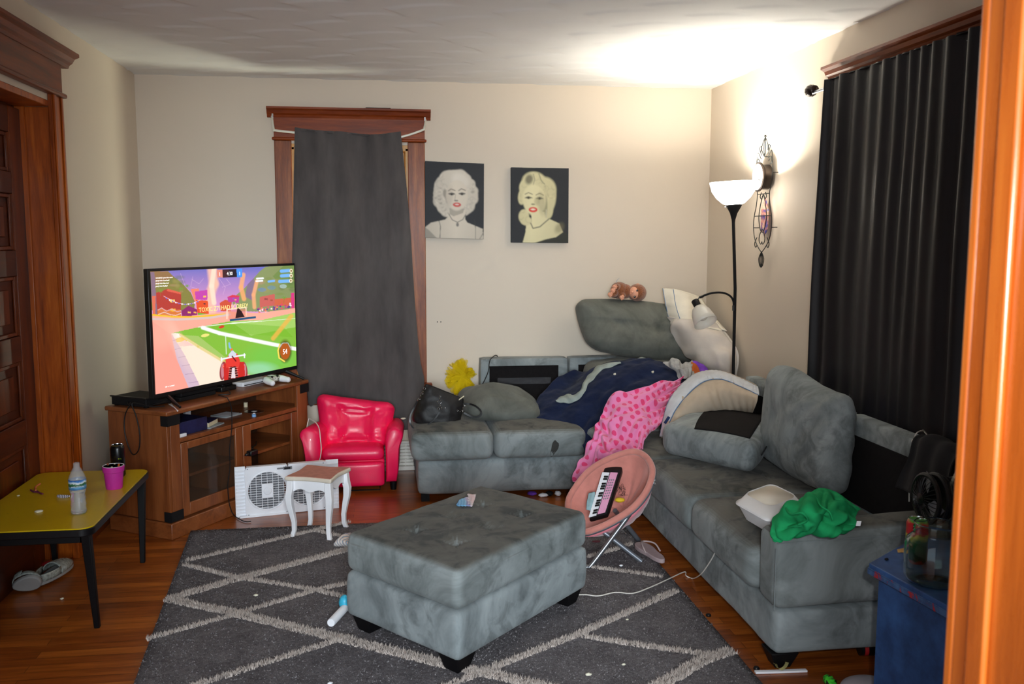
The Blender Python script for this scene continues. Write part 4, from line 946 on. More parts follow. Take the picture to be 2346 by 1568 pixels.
# water bottle
M['water'] = plain('water', (245, 250, 255), .0, var=0, trans=1, ior=1.33)
M['label'] = plain('label_blue', (60, 120, 190), .4, var=.2, sc=50)
P = atz(181, 1176, TT); t = thing('water_bottle', 'half full clear water bottle with blue mountain label, open at the top', 'bottle', tuple(P))
r = .033; pf = [(0, .006), (.012, .003), (r*.86, 0), (r*.95, .012), (r*.86, .03), (r*.95, .036), (r*.84, .055), (r*.94, .062), (r*.80, .082), (r*.92, .092), (r, .105), (r, .148), (r*.95, .158), (r*.6, .184), (.0125, .197), (.0125, .215)]
b = MB(); b.shell(pf, P, 40); b.build('body', 'clear', t, solid=.0009, angle=180)
b = MB(); b.lathe([(0, .005), (r*.8, .004), (r*.88, .012), (r*.80, .03), (r*.88, .036), (r*.78, .055), (r*.88, .062), (r*.74, .082), (r*.86, .092), (r*.93, .100), (0, .101)], P, 36); b.build('water', 'water', t, angle=180)
m = NT('bottle_label'); v = m.coord((1, 1, 1)); sx = m.n('ShaderNodeSeparateXYZ'); m.t.links.new(v, sx.inputs[0])
f = m.math('MULTIPLY', m.math('SUBTRACT', sx.outputs[2], .106), 25.); n = m.noise(v, 60, 2)
m.set(Base_Color=m.ramp(m.math('ADD', f, m.math('MULTIPLY', m.math('SUBTRACT', n, .5), .5)), [(.0, (46, 120, 200)), (.28, (120, 190, 236)), (.42, (40, 92, 60)), (.6, (50, 110, 70)), (.72, (222, 232, 236)), (.86, (90, 150, 210)), (1, (40, 90, 170))]), Roughness=.35); M['blabel'] = m.m
b = MB(); b.shell([(r+.0012, .106), (r+.0012, .147)], P, 40); lb = b.build('label', 'blabel', t, solid=.0004, angle=180)
tocam = V(-P.x, -P.y, 0).normalized(); rt = V(0, 0, 1).cross(tocam)
text_mesh('label_text', 'ICE', 'txtd', .012, frame4(P+tocam*(r+.0025)+rt*0+V(0, 0, .129), rt, V(0, 0, 1)), lb, 'CENTER')
text_mesh('label_text', 'MOUNTAIN', 'txtd', .009, frame4(P+tocam*(r+.0025)+V(0, 0, .118), rt, V(0, 0, 1)), lb, 'CENTER')
# pink-purple tumbler with crayons
M['magenta'] = plain('magenta_rubber', (190, 40, 148), .6, var=.04, sc=20)
P = atz(262, 1119, TT); t = thing('tumbler', 'magenta plastic tumbler holding crayon stubs, on the yellow table', 'cup', tuple(P))
b = MB(); b.lathe([(.034, 0), (.036, .004), (.0425, .078), (.046, .080), (.048, .104), (.045, .106), (.0425, .084), (.034, .008), (0, .008)], P, 36); b.build('body', 'magenta', t)
b = MB(); b.lathe([(.0455, .1055), (.0465, .1075), (.0425, .1075), (.0425, .1055)], P, 36); b.build('rim', 'whiteplastic', t)
for i in range(6):
    a = i*1.05; c = ['orangeplastic', 'bookpage', 'brownbook', 'pinktop', 'bookpage', 'orange'][i]
    b = MB(); b.tube([P+V(.018*math.cos(a), .018*math.sin(a), .02), P+V(.032*math.cos(a+.6), .032*math.sin(a+.6), .100+.008*(i % 3))], .0045, 8)
    tag(b.build('crayon_stub', c, loc=tuple(P+V(.018*math.cos(a), .018*math.sin(a), .02))), ['orange', 'cream', 'brown', 'pink', 'pale yellow', 'rust'][i]+' crayon stub standing in the magenta tumbler', 'crayon', 'crayon stubs in the tumbler')
# tall black can
P = atz(266, 1092, TT)+V(.0, .07, 0)
P = atz(272, 1092, TT)
t = thing('drink_can', 'tall black drink can with yellow-green streak behind the magenta tumbler', 'can', tuple(P))
cf = [(.0, .003), (.022, .003), (.026, 0), (.033, .010), (.033, .138), (.030, .148), (.0265, .154)]
m = NT('black_can_print'); v = m.coord((1, 1, 1)); n = m.noise(v, 35, 2)
m.set(Base_Color=m.ramp(n, [(.60, (14, 14, 16)), (.66, (20, 24, 14)), (.70, (150, 170, 40))]), Roughness=.25, Metallic=.3); M['canprint'] = m.m
b = MB(); b.lathe(cf, P, 36); b.build('body', 'canprint', t)
b = MB(); b.lathe([(.0265, .154), (.0275, .157), (.0255, .157), (.0245, .150), (0, .150)], P, 36); b.ell(P+V(.006, -.004, .152), .011, .007, .0012, 12); b.build('lid', 'chrome', t)
# small things on the table top
M['peach'] = plain('peach_plastic', (220, 120, 84), .5, var=.05); M['lightpink'] = plain('pink_plastic', (220, 140, 170), .5, var=.1); M['dusk'] = plain('plum_elastic', (110, 40, 66), .8, var=.3, sc=60)
b = MB(); b.tube(crom([atz(x, y, TT+.003) for x, y in ((92, 1109), (84, 1114), (81, 1118), (82, 1124))], 4), [.004]*13, 6); single(b, 'crayon_stub', 'peach', 'bent peach stick lying near the left edge of the yellow table', 'crayon')
b = MB(); b.tube(crom([atz(x, y, TT+.0035) for x, y in ((70, 1123), (78, 1128), (86, 1126), (92, 1131), (98, 1132), (88, 1129), (76, 1126))], 4), .0035, 6); single(b, 'hair_elastic', 'dusk', 'crumpled plum hair elastic on the yellow table', 'hair elastic')
m = NT('navy_white_stripes'); wv = m.n('ShaderNodeTexWave', i_Vector=m.coord(), i_Scale=42., wave_type='BANDS', bands_direction='X', i_Distortion=1.5)
m.set(Base_Color=m.ramp(wv.outputs['Color'], [(.35, (28, 20, 70)), (.5, (226, 224, 236))]), Roughness=.7); M['stripe'] = m.m
b = MB(); b.tube(crom([atz(x, y, TT+.005) for x, y in ((132, 1137), (142, 1138), (152, 1138), (161, 1137))], 4), [.006, .007, .008, .008, .0078, .0078, .0076, .007, .0068, .006, .005, .004, .002], 8); single(b, 'hair_clip', 'stripe', 'navy and white striped hair clip beside the water bottle', 'hair clip')
M['gum'] = plain('white_blob', (226, 222, 200), .5, var=.05)
b = MB(); P = atz(89, 1172, TT+.003); b.ell(P, .017, .013, .006, 14, lambda d: .2*fn_(d, 2)); single(b, 'food_scrap', 'gum', 'white scrap near the front of the yellow table', 'scrap')
b = MB(); P = atz(42, 1136, TT+.0015); b.ell(P, .007, .005, .003, 10, lambda d: .3*fn_(d, 2)); single(b, 'food_scrap', 'gum', 'tiny pale crumb near the left edge of the yellow table', 'scrap')
# clogs under the table
M['glitter'] = plain('clear_glitter_rubber', (150, 156, 150), .2, var=.25, sc=90, coat=.5); M['sole'] = plain('grey_shoe_sole', (150, 148, 146), .75, var=.05)
def clog(name, label, heel, toe, up, roll=0.):
    heel, toe = Vector(heel), Vector(toe); L = (toe-heel); l = L.length; f = L.normalized(); s_ = f.cross(Vector(up)).normalized(); u = s_.cross(f)
    t = thing(name, label, 'shoe', tuple((heel+toe)/2*1.0), 'pair of clogs under the yellow table')
    w = lambda k: .036+.012*math.sin(max(0, min(1, k))*math.pi*.9+.2) if k < .9 else .034
    def out(k, h): return [heel+f*(l*(.5-.5*math.cos(a)))+s_*(.043*(1+.22*math.cos(a+math.pi))*math.sin(a))*h for a in [2*math.pi*j/28 for j in range(28)]]
    b = MB(); b.prism([p for p in out(0, 1)], u*.022); b.build('sole', 'sole', t, bevel=.006)
    b = MB()
    def fn(a, c):   # vamp dome over the front half
        k = .42+.58*a; an = math.pi*c; ww = .043*math.sqrt(max(0, 1-((k-.5)*2)**2))*1.12
        return heel+f*(l*k)+s_*math.cos(an)*ww+u*(.02+math.sin(an)*.05*(1-.55*a**2)*math.sqrt(max(0, 1-a**4)))
    b.grid(fn, 14, 14); b.build('upper', 'glitter', t, solid=.004)
    b = MB()
    def fn2(a, c): an = math.pi*(.5+a); ww = .044; return heel+f*(l*.42+l*.42*math.cos(an))+s_*math.sin(an)*ww+u*(.02+c*.035)
    b.grid(fn2, 16, 3); b.build('heel_wall', 'glitter', t, solid=.004)
    b = MB()
    for k, c in ((.62, .35), (.62, .5), (.62, .65), (.74, .4), (.74, .6), (.85, .5)):
        b.ell(fn((k-.42)/.58, c), .0035, n=8)
    b.build('vent_hole', 'matteblack', t); return t
A_ = atz(88, 1345, .012); B_ = atz(142, 1300, .012)
clog('clog', 'clear glittery child clog standing upright under the yellow table', A_+V(.0, .0, 0), B_+V(.03, .03, 0), (0, 0, 1))
A_ = atz(28, 1350, .03); B_ = atz(94, 1338, .045)
clog('clog', 'clog on its side showing a grey sole, left of the glittery one', A_, B_+V(0, 0, .01), (-.35, .85, .4))
M['redcloth'] = plain('red_plastic', (170, 26, 30), .6, var=.1)
b = MB(); P = atz(104, 1298, .014)+V(0, .03, 0); b.ell(P, .028, .018, .014, 12, lambda d: .25*fn_(d, 2)); single(b, 'toy', 'redcloth', 'small red toy half hidden behind the clogs', 'toy')
b = MB(); P = atz(142, 1372, .004); b.ell(P, .009, .007, .004, 10, lambda d: .3*fn_(d, 2)); single(b, 'food_scrap', 'gum', 'white crumb on the bare boards below the clogs', 'scrap')

# ================================================================== PINK CHILD RECLINER
t = thing('child_recliner', 'hot pink vinyl child recliner with button back between the stand and the sofa', 'armchair', (-.19, 5.86, 0))
def zq(x, y, Y): return aty(640+x/6.03, 890+y/6.03, Y)
YR = 5.70
la = [(372, 1200), (345, 960), (305, 760), (272, 680), (278, 620), (320, 575), (400, 558), (490, 585), (540, 640), (556, 760), (570, 1000), (572, 1200)]
ra = [(1472, 1395), (1470, 1000), (1462, 800), (1466, 680), (1500, 585), (1575, 538), (1655, 560), (1708, 640), (1694, 730), (1660, 850), (1645, 1150), (1618, 1395)]
for k, pts in enumerate((la, ra)):
    W_ = [zq(x, y, YR) for x, y in pts]
    zb = .052
    for p in (W_[0], W_[-1]): p.z = zb
    b = MB(); m_ = crom(W_[1:-1], 3); poly_ = [W_[0]]+m_+[W_[-1]]
    c = sum(poly_, V(0, 0, 0))/len(poly_); n = len(poly_)
    rings = []
    for (y, s_, dz) in ((-.006, .80, 0), (.004, .95, 0), (.02, 1., 0), (.18, 1.02, -.004), (.34, 1.04, -.012), (.355, .9, -.012)):
        rings += [c+(p-c)*s_+V((.085 if k == 0 else .015)*max(0, y)/.34, y, dz) for p in poly_]
    vs = rings; R_ = 6
    fs = [(i*n+j, i*n+(j+1) % n, (i+1)*n+(j+1) % n, (i+1)*n+j) for i in range(R_-1) for j in range(n)]+[tuple(range(n)), tuple(range((R_-1)*n, R_*n))]
    b.add(vs, fs); a_ = b.build('armrest', 'pinkleather', t, angle=50)
    if k == 1:
        P = zq(1712, 405, YR+.17); b = MB(); b.ell(P+V(-.0, 0, -.006), .018, .022, .004, 10, lambda d: .35*fn_(d, 2)); b.build('torn_patch', 'kidwhite', a_)
xl, xr = zq(582, 900, YR).x, zq(1450, 900, YR).x
b = MB(); b.rbox([V(xl, YR+.0, .035), V(xr, YR, .035), V(xr, YR, .192), V(xl, YR, .192)], .05, .022, 12, (.006, 0), nrm=(0, -1, 0)); b.build('footrest', 'pinkleather', t)
b = MB(); b.rbox([V(xl, YR-.015, .24), V(xr, YR-.015, .24), V(xr, YR+.24, .235), V(xl, YR+.24, .235)], .085, .04, 14, (.008, 0)); b.build('seat', 'pinkleather', t)
b = MB(); b.box(xl, xr, YR+.03, YR+.33, .05, .2); b.build('base', 'pinkleather', t, bevel=.01)
bl, br_ = zq(505, 300, 6.0), zq(1612, 300, 6.0)
q = [V(bl.x+.045, 5.90, .24), V(br_.x-.055, 5.90, .24), V(br_.x, 6.03, .500), V(bl.x, 6.03, .580)]
Bt = [(.325, .69), (.675, .69), (.325, .22), (.675, .22)]
def bdisp(u, v, w, P, N):
    if w <= .2: return N*0
    a = max(0, 1-abs((u-.5)/.185)**6); c = max(0, 1-abs((v-.43)/.30)**6)
    d = -.044*a*c
    d += .014*math.exp(-((u-.14)/.10)**2)+.014*math.exp(-((u-.86)/.10)**2)+.010*math.exp(-((v-.9)/.08)**2)
    d -= .026*math.exp(-((u-.305)/.022)**2)*(1 if .1 < v < .8 else .2); d -= .026*math.exp(-((u-.695)/.022)**2)*(1 if .1 < v < .8 else .2)
    d -= .022*math.exp(-((v-.74)/.022)**2)*(1 if .3 < u < .7 else 0)
    for bu, bv in Bt:
        r = math.hypot((u-bu)*.5, (v-bv)*.36); an = math.atan2(v-bv, u-bu)
        d -= .016*math.exp(-(r/.022)**2); d += .0035*math.sin(an*9)*math.exp(-(r/.07)**2)
    d += .007*fn_((u*6, v*6, 0), 1)*(1-a*c*.5)+.004*fn_((u*16, v*9, 0), 1)
    return N*d
b = MB(); b.rbox(q, .12, .055, 34, (.025, 0), bdisp, nrm=(0, -1, .35)); bk = b.build('backrest', 'pinkleather', t, angle=180)
for bu, bv in Bt:
    P = (q[0]*(1-bu)+q[1]*bu)*(1-bv)+(q[3]*(1-bu)+q[2]*bu)*bv; b = MB(); b.ell(P+V(0, -.9, .35).normalized()*.038, .0105, .006, .0105, 12); b.build('button', 'pinkleather', bk)
for x, y in ((xr+.055, YR+.03), (xl-.055, YR+.03), (xr+.05, YR+.3), (xl-.05, YR+.3)): b = MB(); b.lathe([(.018, 0), (.023, .055)], V(x, y, 0), 16); b.build('foot', 'blackwood', t)
b = MB(); b.tube([V(xl+.16, YR-.0, .036), V(xl+.16, YR+.02, .004), V(xr-.03, YR+.02, .004), V(xr-.03, YR, .036)], .004, 6); b.build('footrest_bar', 'matteblack', t)
P = [V(-.50, 5.80, .28)]+[zq(x, y, YR+dy) for x, y, dy in ((400, 440, .2), (440, 436, .16), (490, 462, .12), (535, 520, .07), (556, 590, .03), (566, 690, -.006), (576, 780, -.012), (578, 870, -.012), (566, 960, -.012), (560, 1010, -.012))]+[V(-.36, YR-.03, .12), V(-.36, YR-.04, .008), V(-.42, YR-.08, .006)]
b = MB(); b.tube(crom(P, 5), .0032, 6); single(b, 'charging_cable', 'whitecord', 'pale cable draped over the left arm of the pink recliner', 'cable')

# ================================================================== WHITE WINDOW FAN
FA = V(-.84, 5.231, 0); Fd = V(.977, .214, 0).normalized(); Fn = V(.214, -.977, 0).normalized()
t = thing('window_fan', 'white twin window fan standing on the floor behind the small stool', 'fan', tuple(FA+Fd*.29))
def fp(s, z, o=0.): return FA+Fd*s+V(0, 0, z)+Fn*o
def fbox(b, s0, s1, z0, z1, o0, o1):
    return b.obox((fp((s0+s1)/2, (z0+z1)/2, (o0+o1)/2)), Fd*((s1-s0)/2), Fn*((o1-o0)/2), (0, 0, (z1-z0)/2))
H_ = .298
for s0, s1, o in ((0, .058, -.012), (.515, .589, -.004)):
    b = MB(); fbox(b, s0, s1, .0, H_, o-.008, o)
    for k in range(13): fbox(b, s0+.004, s1-.002, .022+k*.0205, .030+k*.0205, o, o+.007)
    b.build('side_panel', 'whiteplastic', t, bevel=.0015)
C1, C2, RF = .178, .412, .108
b = MB()   # face plate with two round holes, built as ring sectors
def plate(c, sl, sr):
    n = 48; zc = H_/2
    for k in range(n):
        a0, a1 = 2*math.pi*k/n, 2*math.pi*(k+1)/n; o_ = []
        for a in (a0, a1):
            ca, sa = math.cos(a), math.sin(a); tt = min((sr-c if ca > 0 else c-sl)/max(abs(ca), 1e-6), (zc-.004)/max(abs(sa), 1e-6)); o_.append((c+ca*tt, zc+sa*tt))
        i_ = [(c+RF*math.cos(a), zc+RF*math.sin(a)) for a in (a0, a1)]
        p = [fp(*i_[0], .004), fp(*i_[1], .004), fp(*o_[1], .004), fp(*o_[0], .004)]
        b.add(p+[x-Fn*.034 for x in p], [(0, 1, 2, 3), (7, 6, 5, 4), (0, 4, 5, 1), (2, 6, 7, 3)])
plate(C1, .054, .295); plate(C2, .295, .52)
hs = b.build('housing', 'whiteplastic', t, angle=30)
for c in (C1, C2):
    b = MB(); b.tube([fp(c+(RF+.006)*math.cos(a), H_/2+(RF+.006)*math.sin(a), .005) for a in [2*math.pi*k/48 for k in range(48)]], .004, 8, True); b.build('grille_rim', 'whiteplastic', hs)
    b = MB()
    for k in range(15):
        dz = -RF+.014*(k+.7); 
        if abs(dz) < RF: w = math.sqrt(RF*RF-dz*dz); fbox(b, c-w, c+w, H_/2+dz-.0012, H_/2+dz+.0012, .000, .005)
    for k in range(7):
        ds = (k-3)*.031; w = math.sqrt(RF*RF-ds*ds) if abs(ds) < RF else 0; fbox(b, c+ds-.0012, c+ds+.0012, H_/2-w, H_/2+w, .001, .006)
    b.build('grille', 'whiteplastic', t, smooth=False)
    b = MB(); fbox(b, c-.033, c+.033, H_/2-.043, H_/2+.043, .002, .010); b.lathe([(.023, 0), (.023, .006), (.0, .008)], fp(c, H_/2, .010), 28, Fn); b.build('hub_plate', 'whiteplastic', t, bevel=.003)
    b = MB(); b.lathe([(.035, 0), (.035, .02), (0, .022)], fp(c, H_/2, -.045), 24, Fn)
    for k in range(4):
        a = k*math.pi/2+.5+c*4; u = Fd*math.cos(a)+V(0, 0, 1)*math.sin(a); w = Fd*-math.sin(a)+V(0, 0, 1)*math.cos(a); P = fp(c, H_/2, -.034)
        b.prism([P+u*.03-w*.012, P+u*.06-w*.032+Fn*.006, P+u*.098-w*.03+Fn*.006, P+u*.098+w*.02-Fn*.008, P+u*.05+w*.022-Fn*.008], Fn*.002)
    b.build('blades', 'fangrey', t, smooth=False)
    b = MB(); fbox(b, c-.10, c+.10, .03, H_-.03, -.075, -.070); b.build('rear_grille', 'fangrey', t)
b = MB(); fbox(b, .27, .32, H_-.034, H_-.016, .003, .010); fbox(b, .235, .27, H_-.03, H_-.02, .003, .006); b.build('control_panel', 'fangrey', t, bevel=.002)
b = MB(); fbox(b, .275, .31, H_-.03, H_-.02, .009, .013); b.build('knob', 'matteblack', t)
b = MB(); [b.lathe([(.003, 0), (.003, .0015)], fp(s_, z_, .0045), 10, Fn) for s_ in (.07, .285, .5) for z_ in (.014, H_-.014)]; b.build('screw', 'fangrey', t)
b = MB(); fbox(b, .02, .30, .0, .012, -.03, .012); fbox(b, .30, .56, .0, .010, -.03, -.004); b.build('rail', 'whiteplastic', t, bevel=.002)

# ================================================================== STOOL
SCn = V(-.349, 4.893, 0); e1 = V(math.cos(-.372), math.sin(-.372), 0); e2 = V(-e1.y, e1.x, 0)
t = thing('stool', 'small white cabriole-leg stool with dusty pink top on the rug corner', 'stool', tuple(SCn))
def sq(a, c, z): return SCn+e1*a+e2*c+V(0, 0, z)
def scal(hw, k=.012, n=10):   # outline with inward-waving edges
    o_ = []
    for (ax, ay, bx, by) in ((-1, -1, 1, -1), (1, -1, 1, 1), (1, 1, -1, 1), (-1, 1, -1, -1)):
        nx, ny = (by-ay)/2, -(bx-ax)/2
        for j in range(n):
            tt = j/n; d = -k*(.5-.5*math.cos(2*math.pi*tt))**1.0
            o_.append(((ax+(bx-ax)*tt)*hw+nx*d, (ay+(by-ay)*tt)*hw+ny*d))
    return o_
b = MB(); b.prism([sq(x, y, .322) for x, y in scal(.133)], (0, 0, .022)); b.build('top_edge', 'cream', t, bevel=.007, seg=3)
b = MB(); b.prism([sq(x, y, .3435) for x, y in scal(.124)], (0, 0, .0025)); b.build('seat_panel', 'pinktop', t, smooth=False)
for k in range(4):
    f = Matrix.Rotation(k*math.pi/2, 3, 'Z'); u = f @ e1; w = f @ e2   # apron on side -w
    ap = [(-.105, .322), (.105, .322), (.105, .262), (.09, .262), (.07, .272), (.05, .276), (.03, .270), (.015, .262), (0, .259), (-.015, .262), (-.03, .270), (-.05, .276), (-.07, .272), (-.09, .262), (-.105, .262)]
    b = MB(); b.prism([SCn+u*a-w*.108+V(0, 0, z) for a, z in ap], w*.012); b.build('apron', 'white', t, bevel=.0015)
for sx, sy in ((-1, -1), (1, -1), (1, 1), (-1, 1)):
    pr_ = [(.320, .108, .0165), (.275, .110, .018), (.235, .116, .018), (.19, .114, .0165), (.14, .106, .014), (.09, .099, .012), (.045, .099, .011), (.018, .106, .0115), (0, .114, .0125)]
    b = MB(); vs = []
    for z, r_, hw in pr_:
        for ax, ay in ((-1, -1), (1, -1), (1, 1), (-1, 1)): vs.append(sq(sx*r_+ax*hw, sy*r_+ay*hw, z))
    n = len(pr_); fs = [(i*4+j, i*4+(j+1) % 4, (i+1)*4+(j+1) % 4, (i+1)*4+j) for i in range(n-1) for j in range(4)]+[(0, 1, 2, 3), tuple(range(4*n-4, 4*n))]
    b.add(vs, fs); b.build('leg', 'white', t, bevel=.003, angle=50)

# ================================================================== RUG
RC = [V(-.79, 2.0, 0), V(1.335, 2.0, 0), V(1.332, 5.005, 0), V(-1.045, 5.005, 0)]
m = NT('grey_rug_pile'); v = m.coord(); n1 = m.noise(v, 230, 2, .8); n2 = m.noise(v, 7, 4, .6); n3 = m.noise(v, 60, 3, .7)
f = m.math('ADD', m.math('MULTIPLY', n1, .45), m.math('ADD', m.math('MULTIPLY', n2, .25), m.math('MULTIPLY', n3, .3)))
m.set(Base_Color=m.ramp(f, [(.36, (72, 68, 70)), (.5, (108, 104, 107)), (.62, (138, 134, 136))]), Roughness=1.); m.b.inputs['Specular IOR Level'].default_value = .05
m.bump(m.math('ADD', n1, n3), .9, .006); M['rug'] = m.m
M['tuft'] = plain('cream_shag', (192, 180, 172), 1., var=.12, sc=60, spec=.05)
t = thing('rug', 'large dark grey rug with raised cream trellis lines', 'rug', (.2, 3.6, 0))
def rg(u, v):
    p = (RC[0]*(1-u)+RC[1]*u)*(1-v)+(RC[3]*(1-u)+RC[2]*u)*v; return p+V(0, 0, .013+.0015*fn_(p, 9)+.001*fn_(p, 30))
b = MB(); b.grid(rg, 60, 70); b.build('pile', 'rug', t, solid=.011, off=-1)
LN = [([(428, 1287), (722, 1217), (800, 1197)], .030), ([(722, 1218), (800, 1234)], .03), ([(424, 1296), (545, 1327), (595, 1333), (730, 1356), (815, 1377)], .030),
      ([(386, 1375), (552, 1327), (787, 1264), (860, 1244)], .055), ([(386, 1375), (552, 1411), (775, 1465), (1000, 1520), (1230, 1572), (1330, 1598)], .058),
      ([(339, 1466), (527, 1414), (730, 1353), (800, 1338)], .030), ([(440, 1576), (763, 1473), (800, 1461)], .032),
      ([(1010, 1582), (1110, 1540), (1322, 1457), (1548, 1357)], .036), ([(1322, 1457), (1400, 1471), (1520, 1489), (1640, 1505)], .034),
      ([(1676, 1494), (1620, 1511), (1520, 1568), (1450, 1612)], .06), ([(1360, 1302), (1515, 1323)], .026), ([(1346, 1278), (1400, 1264), (1446, 1248)], .028)]
rd = random.Random(4); vs = []; fs = []
for pts, w_ in LN:
    W_ = [atz(x, y, .012) for x, y in pts]
    for p, q in zip(W_, W_[1:]):
        L_ = (q-p).length; d = (q-p)/L_; nn = V(-d.y, d.x, 0); cnt = int(L_*w_/(.0042**2))
        for _ in range(cnt):
            c = p+d*rd.uniform(-.006, L_+.006)+nn*(rd.uniform(-1, 1)*w_/2*(1+.12*fn_(p+d*L_*rd.random(), 40))); c.z = .011
            a = rd.uniform(0, 6.28); h = rd.uniform(.010, .020); bw = .0028; l = V(rd.gauss(0, .006), rd.gauss(0, .006), h); s_ = V(math.cos(a), math.sin(a), 0)*bw
            k = len(vs); vs += [c-s_, c+s_, c+l]; fs.append((k, k+1, k+2))
b = MB(); b.v = vs; b.f = fs; b.mi = [0]*len(fs)
o = b.build('cream_tufts', 'tuft', t, smooth=False); o['kind'] = 'stuff'
m = NT('dark_tuft'); m.set(Base_Color=m.ramp(m.noise(m.coord(), 120, 2), [(.4, (76, 72, 74)), (.6, (136, 132, 134))]), Roughness=1.); m.b.inputs['Specular IOR Level'].default_value = .05; M['dtuft'] = m.m
vs = []; fs = []
for _ in range(52000):
    u, w_ = rd.random(), rd.random(); c = (RC[0]*(1-u)+RC[1]*u)*(1-w_)+(RC[3]*(1-u)+RC[2]*u)*w_
    if c.y < 2.7: continue
    c.z = .012; a = rd.uniform(0, 6.28); l = V(rd.gauss(0, .004), rd.gauss(0, .004), rd.uniform(.003, .0075)); s_ = V(math.cos(a), math.sin(a), 0)*.003
    k = len(vs); vs += [c-s_, c+s_, c+l]; fs.append((k, k+1, k+2))
b = MB(); b.v = vs; b.f = fs; b.mi = [0]*len(fs)
o = b.build('grey_tufts', 'dtuft', t, smooth=False); o['kind'] = 'stuff'

# ================================================================== OTTOMAN
def tuft(pts, depth, rad, lx, ly, crease=.3):
    def f(u, v):
        d = 0
        for a, c in pts:
            x, y = (u-a)*lx, (v-c)*ly; r = math.hypot(x, y)
            d -= depth*math.exp(-(r/rad)**1.6)
            an = math.atan2(y, x); d -= depth*crease*math.exp(-(r/(rad*2.6))**2)*max(0, math.cos(4*(an-.785)))**6
        return d
    return f
OF, OR, OL = V(.256, 3.112, 0), V(.874, 3.752, 0), V(-.157, 3.606, 0); OB = OR+OL-OF
OQ = [OF, OR, OB, OL]; up = lambda q, z: [p+V(0, 0, z) for p in q]
t = thing('ottoman', 'large tufted grey microsuede storage ottoman with black block feet on the rug', 'ottoman', tuple((OF+OB)/2))
b = MB(); b.rbox(up(OQ, .171), .186, .022, 28, (0, 0), lambda u, v, w, P, N: V(P.x-.36, P.y-3.68, 0).normalized()*.006*(1-w*w)+V(1, 1, 0)*.003*fn_(P, 5)); b.build('body', 'suede', t, angle=180)
tf = tuft([(.25, .33), (.5, .33), (.75, .33), (.25, .68), (.5, .68), (.75, .68)], .022, .028, .89, .64, .45)
tf2 = tuft([(.25, .33), (.5, .33), (.75, .33), (.25, .68), (.5, .68), (.75, .68)], .010, .11, .89, .64, 0)
b = MB(); b.rbox(up(OQ, .345), .160, .034, 76, (.012, 0), lambda u, v, w, P, N: (N*(tf(u, v)+tf2(u, v)+.003*fn_(P, 9)) if w > .5 else V(P.x-.36, P.y-3.68, 0).normalized()*.004*(1-w*w)+V(1, 1, 0)*.003*fn_(P, 6))); b.build('lid', 'suede2', t, angle=180)
for k in range(4):
    C_ = OQ[k]; i1 = (OQ[(k+1) % 4]-C_).normalized(); i2 = (OQ[(k-1) % 4]-C_).normalized()
    tp = [C_+i1*a+i2*c for a, c in ((.014, .014), (.125, .014), (.125, .125), (.014, .125))]; bt = [C_+i1*a+i2*c for a, c in ((.034, .034), (.105, .034), (.105, .105), (.034, .105))]
    b = MB(); b.hexa([(p.x, p.y) for p in bt], .0132, .082, [(p.x, p.y) for p in tp]); b.build('foot', 'blackwood', t, bevel=.004)
# wrapper on the ottoman
m = NT('foil_wrapper'); v = m.coord((1, 1, 1)); n = m.noise(v, 70, 2); sx = m.n('ShaderNodeSeparateXYZ'); m.t.links.new(v, sx.inputs[0])
g = m.math('ADD', m.math('MULTIPLY', sx.outputs[0], 9.), m.math('ADD', m.math('MULTIPLY', n, .45), .3))
m.set(Base_Color=m.ramp(g, [(.1, (80, 160, 220)), (.42, (120, 190, 232)), (.55, (150, 130, 190)), (.62, (226, 220, 226)), (.8, (232, 196, 204)), (1, (240, 236, 238))]), Roughness=.3); M['wrapper'] = m.m
W_ = [[atz(x, y, .437) for x, y in r] for r in (((1045, 1158), (1052, 1146), (1060, 1142), (1072, 1138), (1071, 1132), (1091, 1133)), ((1047, 1159), (1056, 1152), (1064, 1148), (1074, 1145), (1077, 1143), (1088, 1144)), ((1048, 1160), (1057, 1160), (1066, 1160), (1074, 1160), (1078, 1161), (1082, 1161)))]
b = MB(); sheet(b, W_, 10, 22, lambda u, v, p: .0025*math.sin(v*40+u*7)*.6)
single(b, 'snack_wrapper', 'wrapper', 'torn blue and white snack wrapper on the ottoman top', 'wrapper', solid=.0004)
# toy tube with blue end
t = thing('bubble_wand', 'white tube toy with bright blue end leaning out from beside the ottoman', 'toy', tuple(atz(760, 1430, .03)))
A_, B_ = atz(758, 1428, .032), atz(800, 1383, .032)
b = MB(); b.tube([A_, A_+(B_-A_)*.02, B_], [.016, .0175, .0175], 20); b.build('tube', 'whiteplastic', t)
M['skyblue'] = plain('sky_blue_plastic', (60, 180, 214), .4, var=.15, sc=60)
b = MB(); b.ell(atz(790, 1381, .05), .026, .026, .034, 16, lambda d: .08*math.sin(8*math.atan2(d.x, d.y))); b.build('grip', 'skyblue', t)
# crumpled candy bag
m = NT('striped_bag'); wv = m.n('ShaderNodeTexWave', i_Vector=m.coord(rot=(0, .6, .5)), i_Scale=24., i_Distortion=3., i_Detail=1.)
m.set(Base_Color=m.ramp(wv.outputs['Color'], [(.1, (230, 226, 222)), (.4, (232, 228, 226)), (.55, (196, 90, 80)), (.66, (226, 190, 120)), (.8, (236, 234, 232)), (.93, (110, 150, 180))]), Roughness=.35); M['bag'] = m.m
b = MB(); b.rbox([atz(762, 1250, .02), atz(800, 1252, .02), atz(806, 1222, .03), atz(784, 1230, .05)], .035, .015, 10, (.015, 0), lambda u, v, w, P, N: N*.008*fn_(P, 25))
single(b, 'candy_bag', 'bag', 'crumpled striped candy bag on the rug behind the ottoman corner', 'bag')
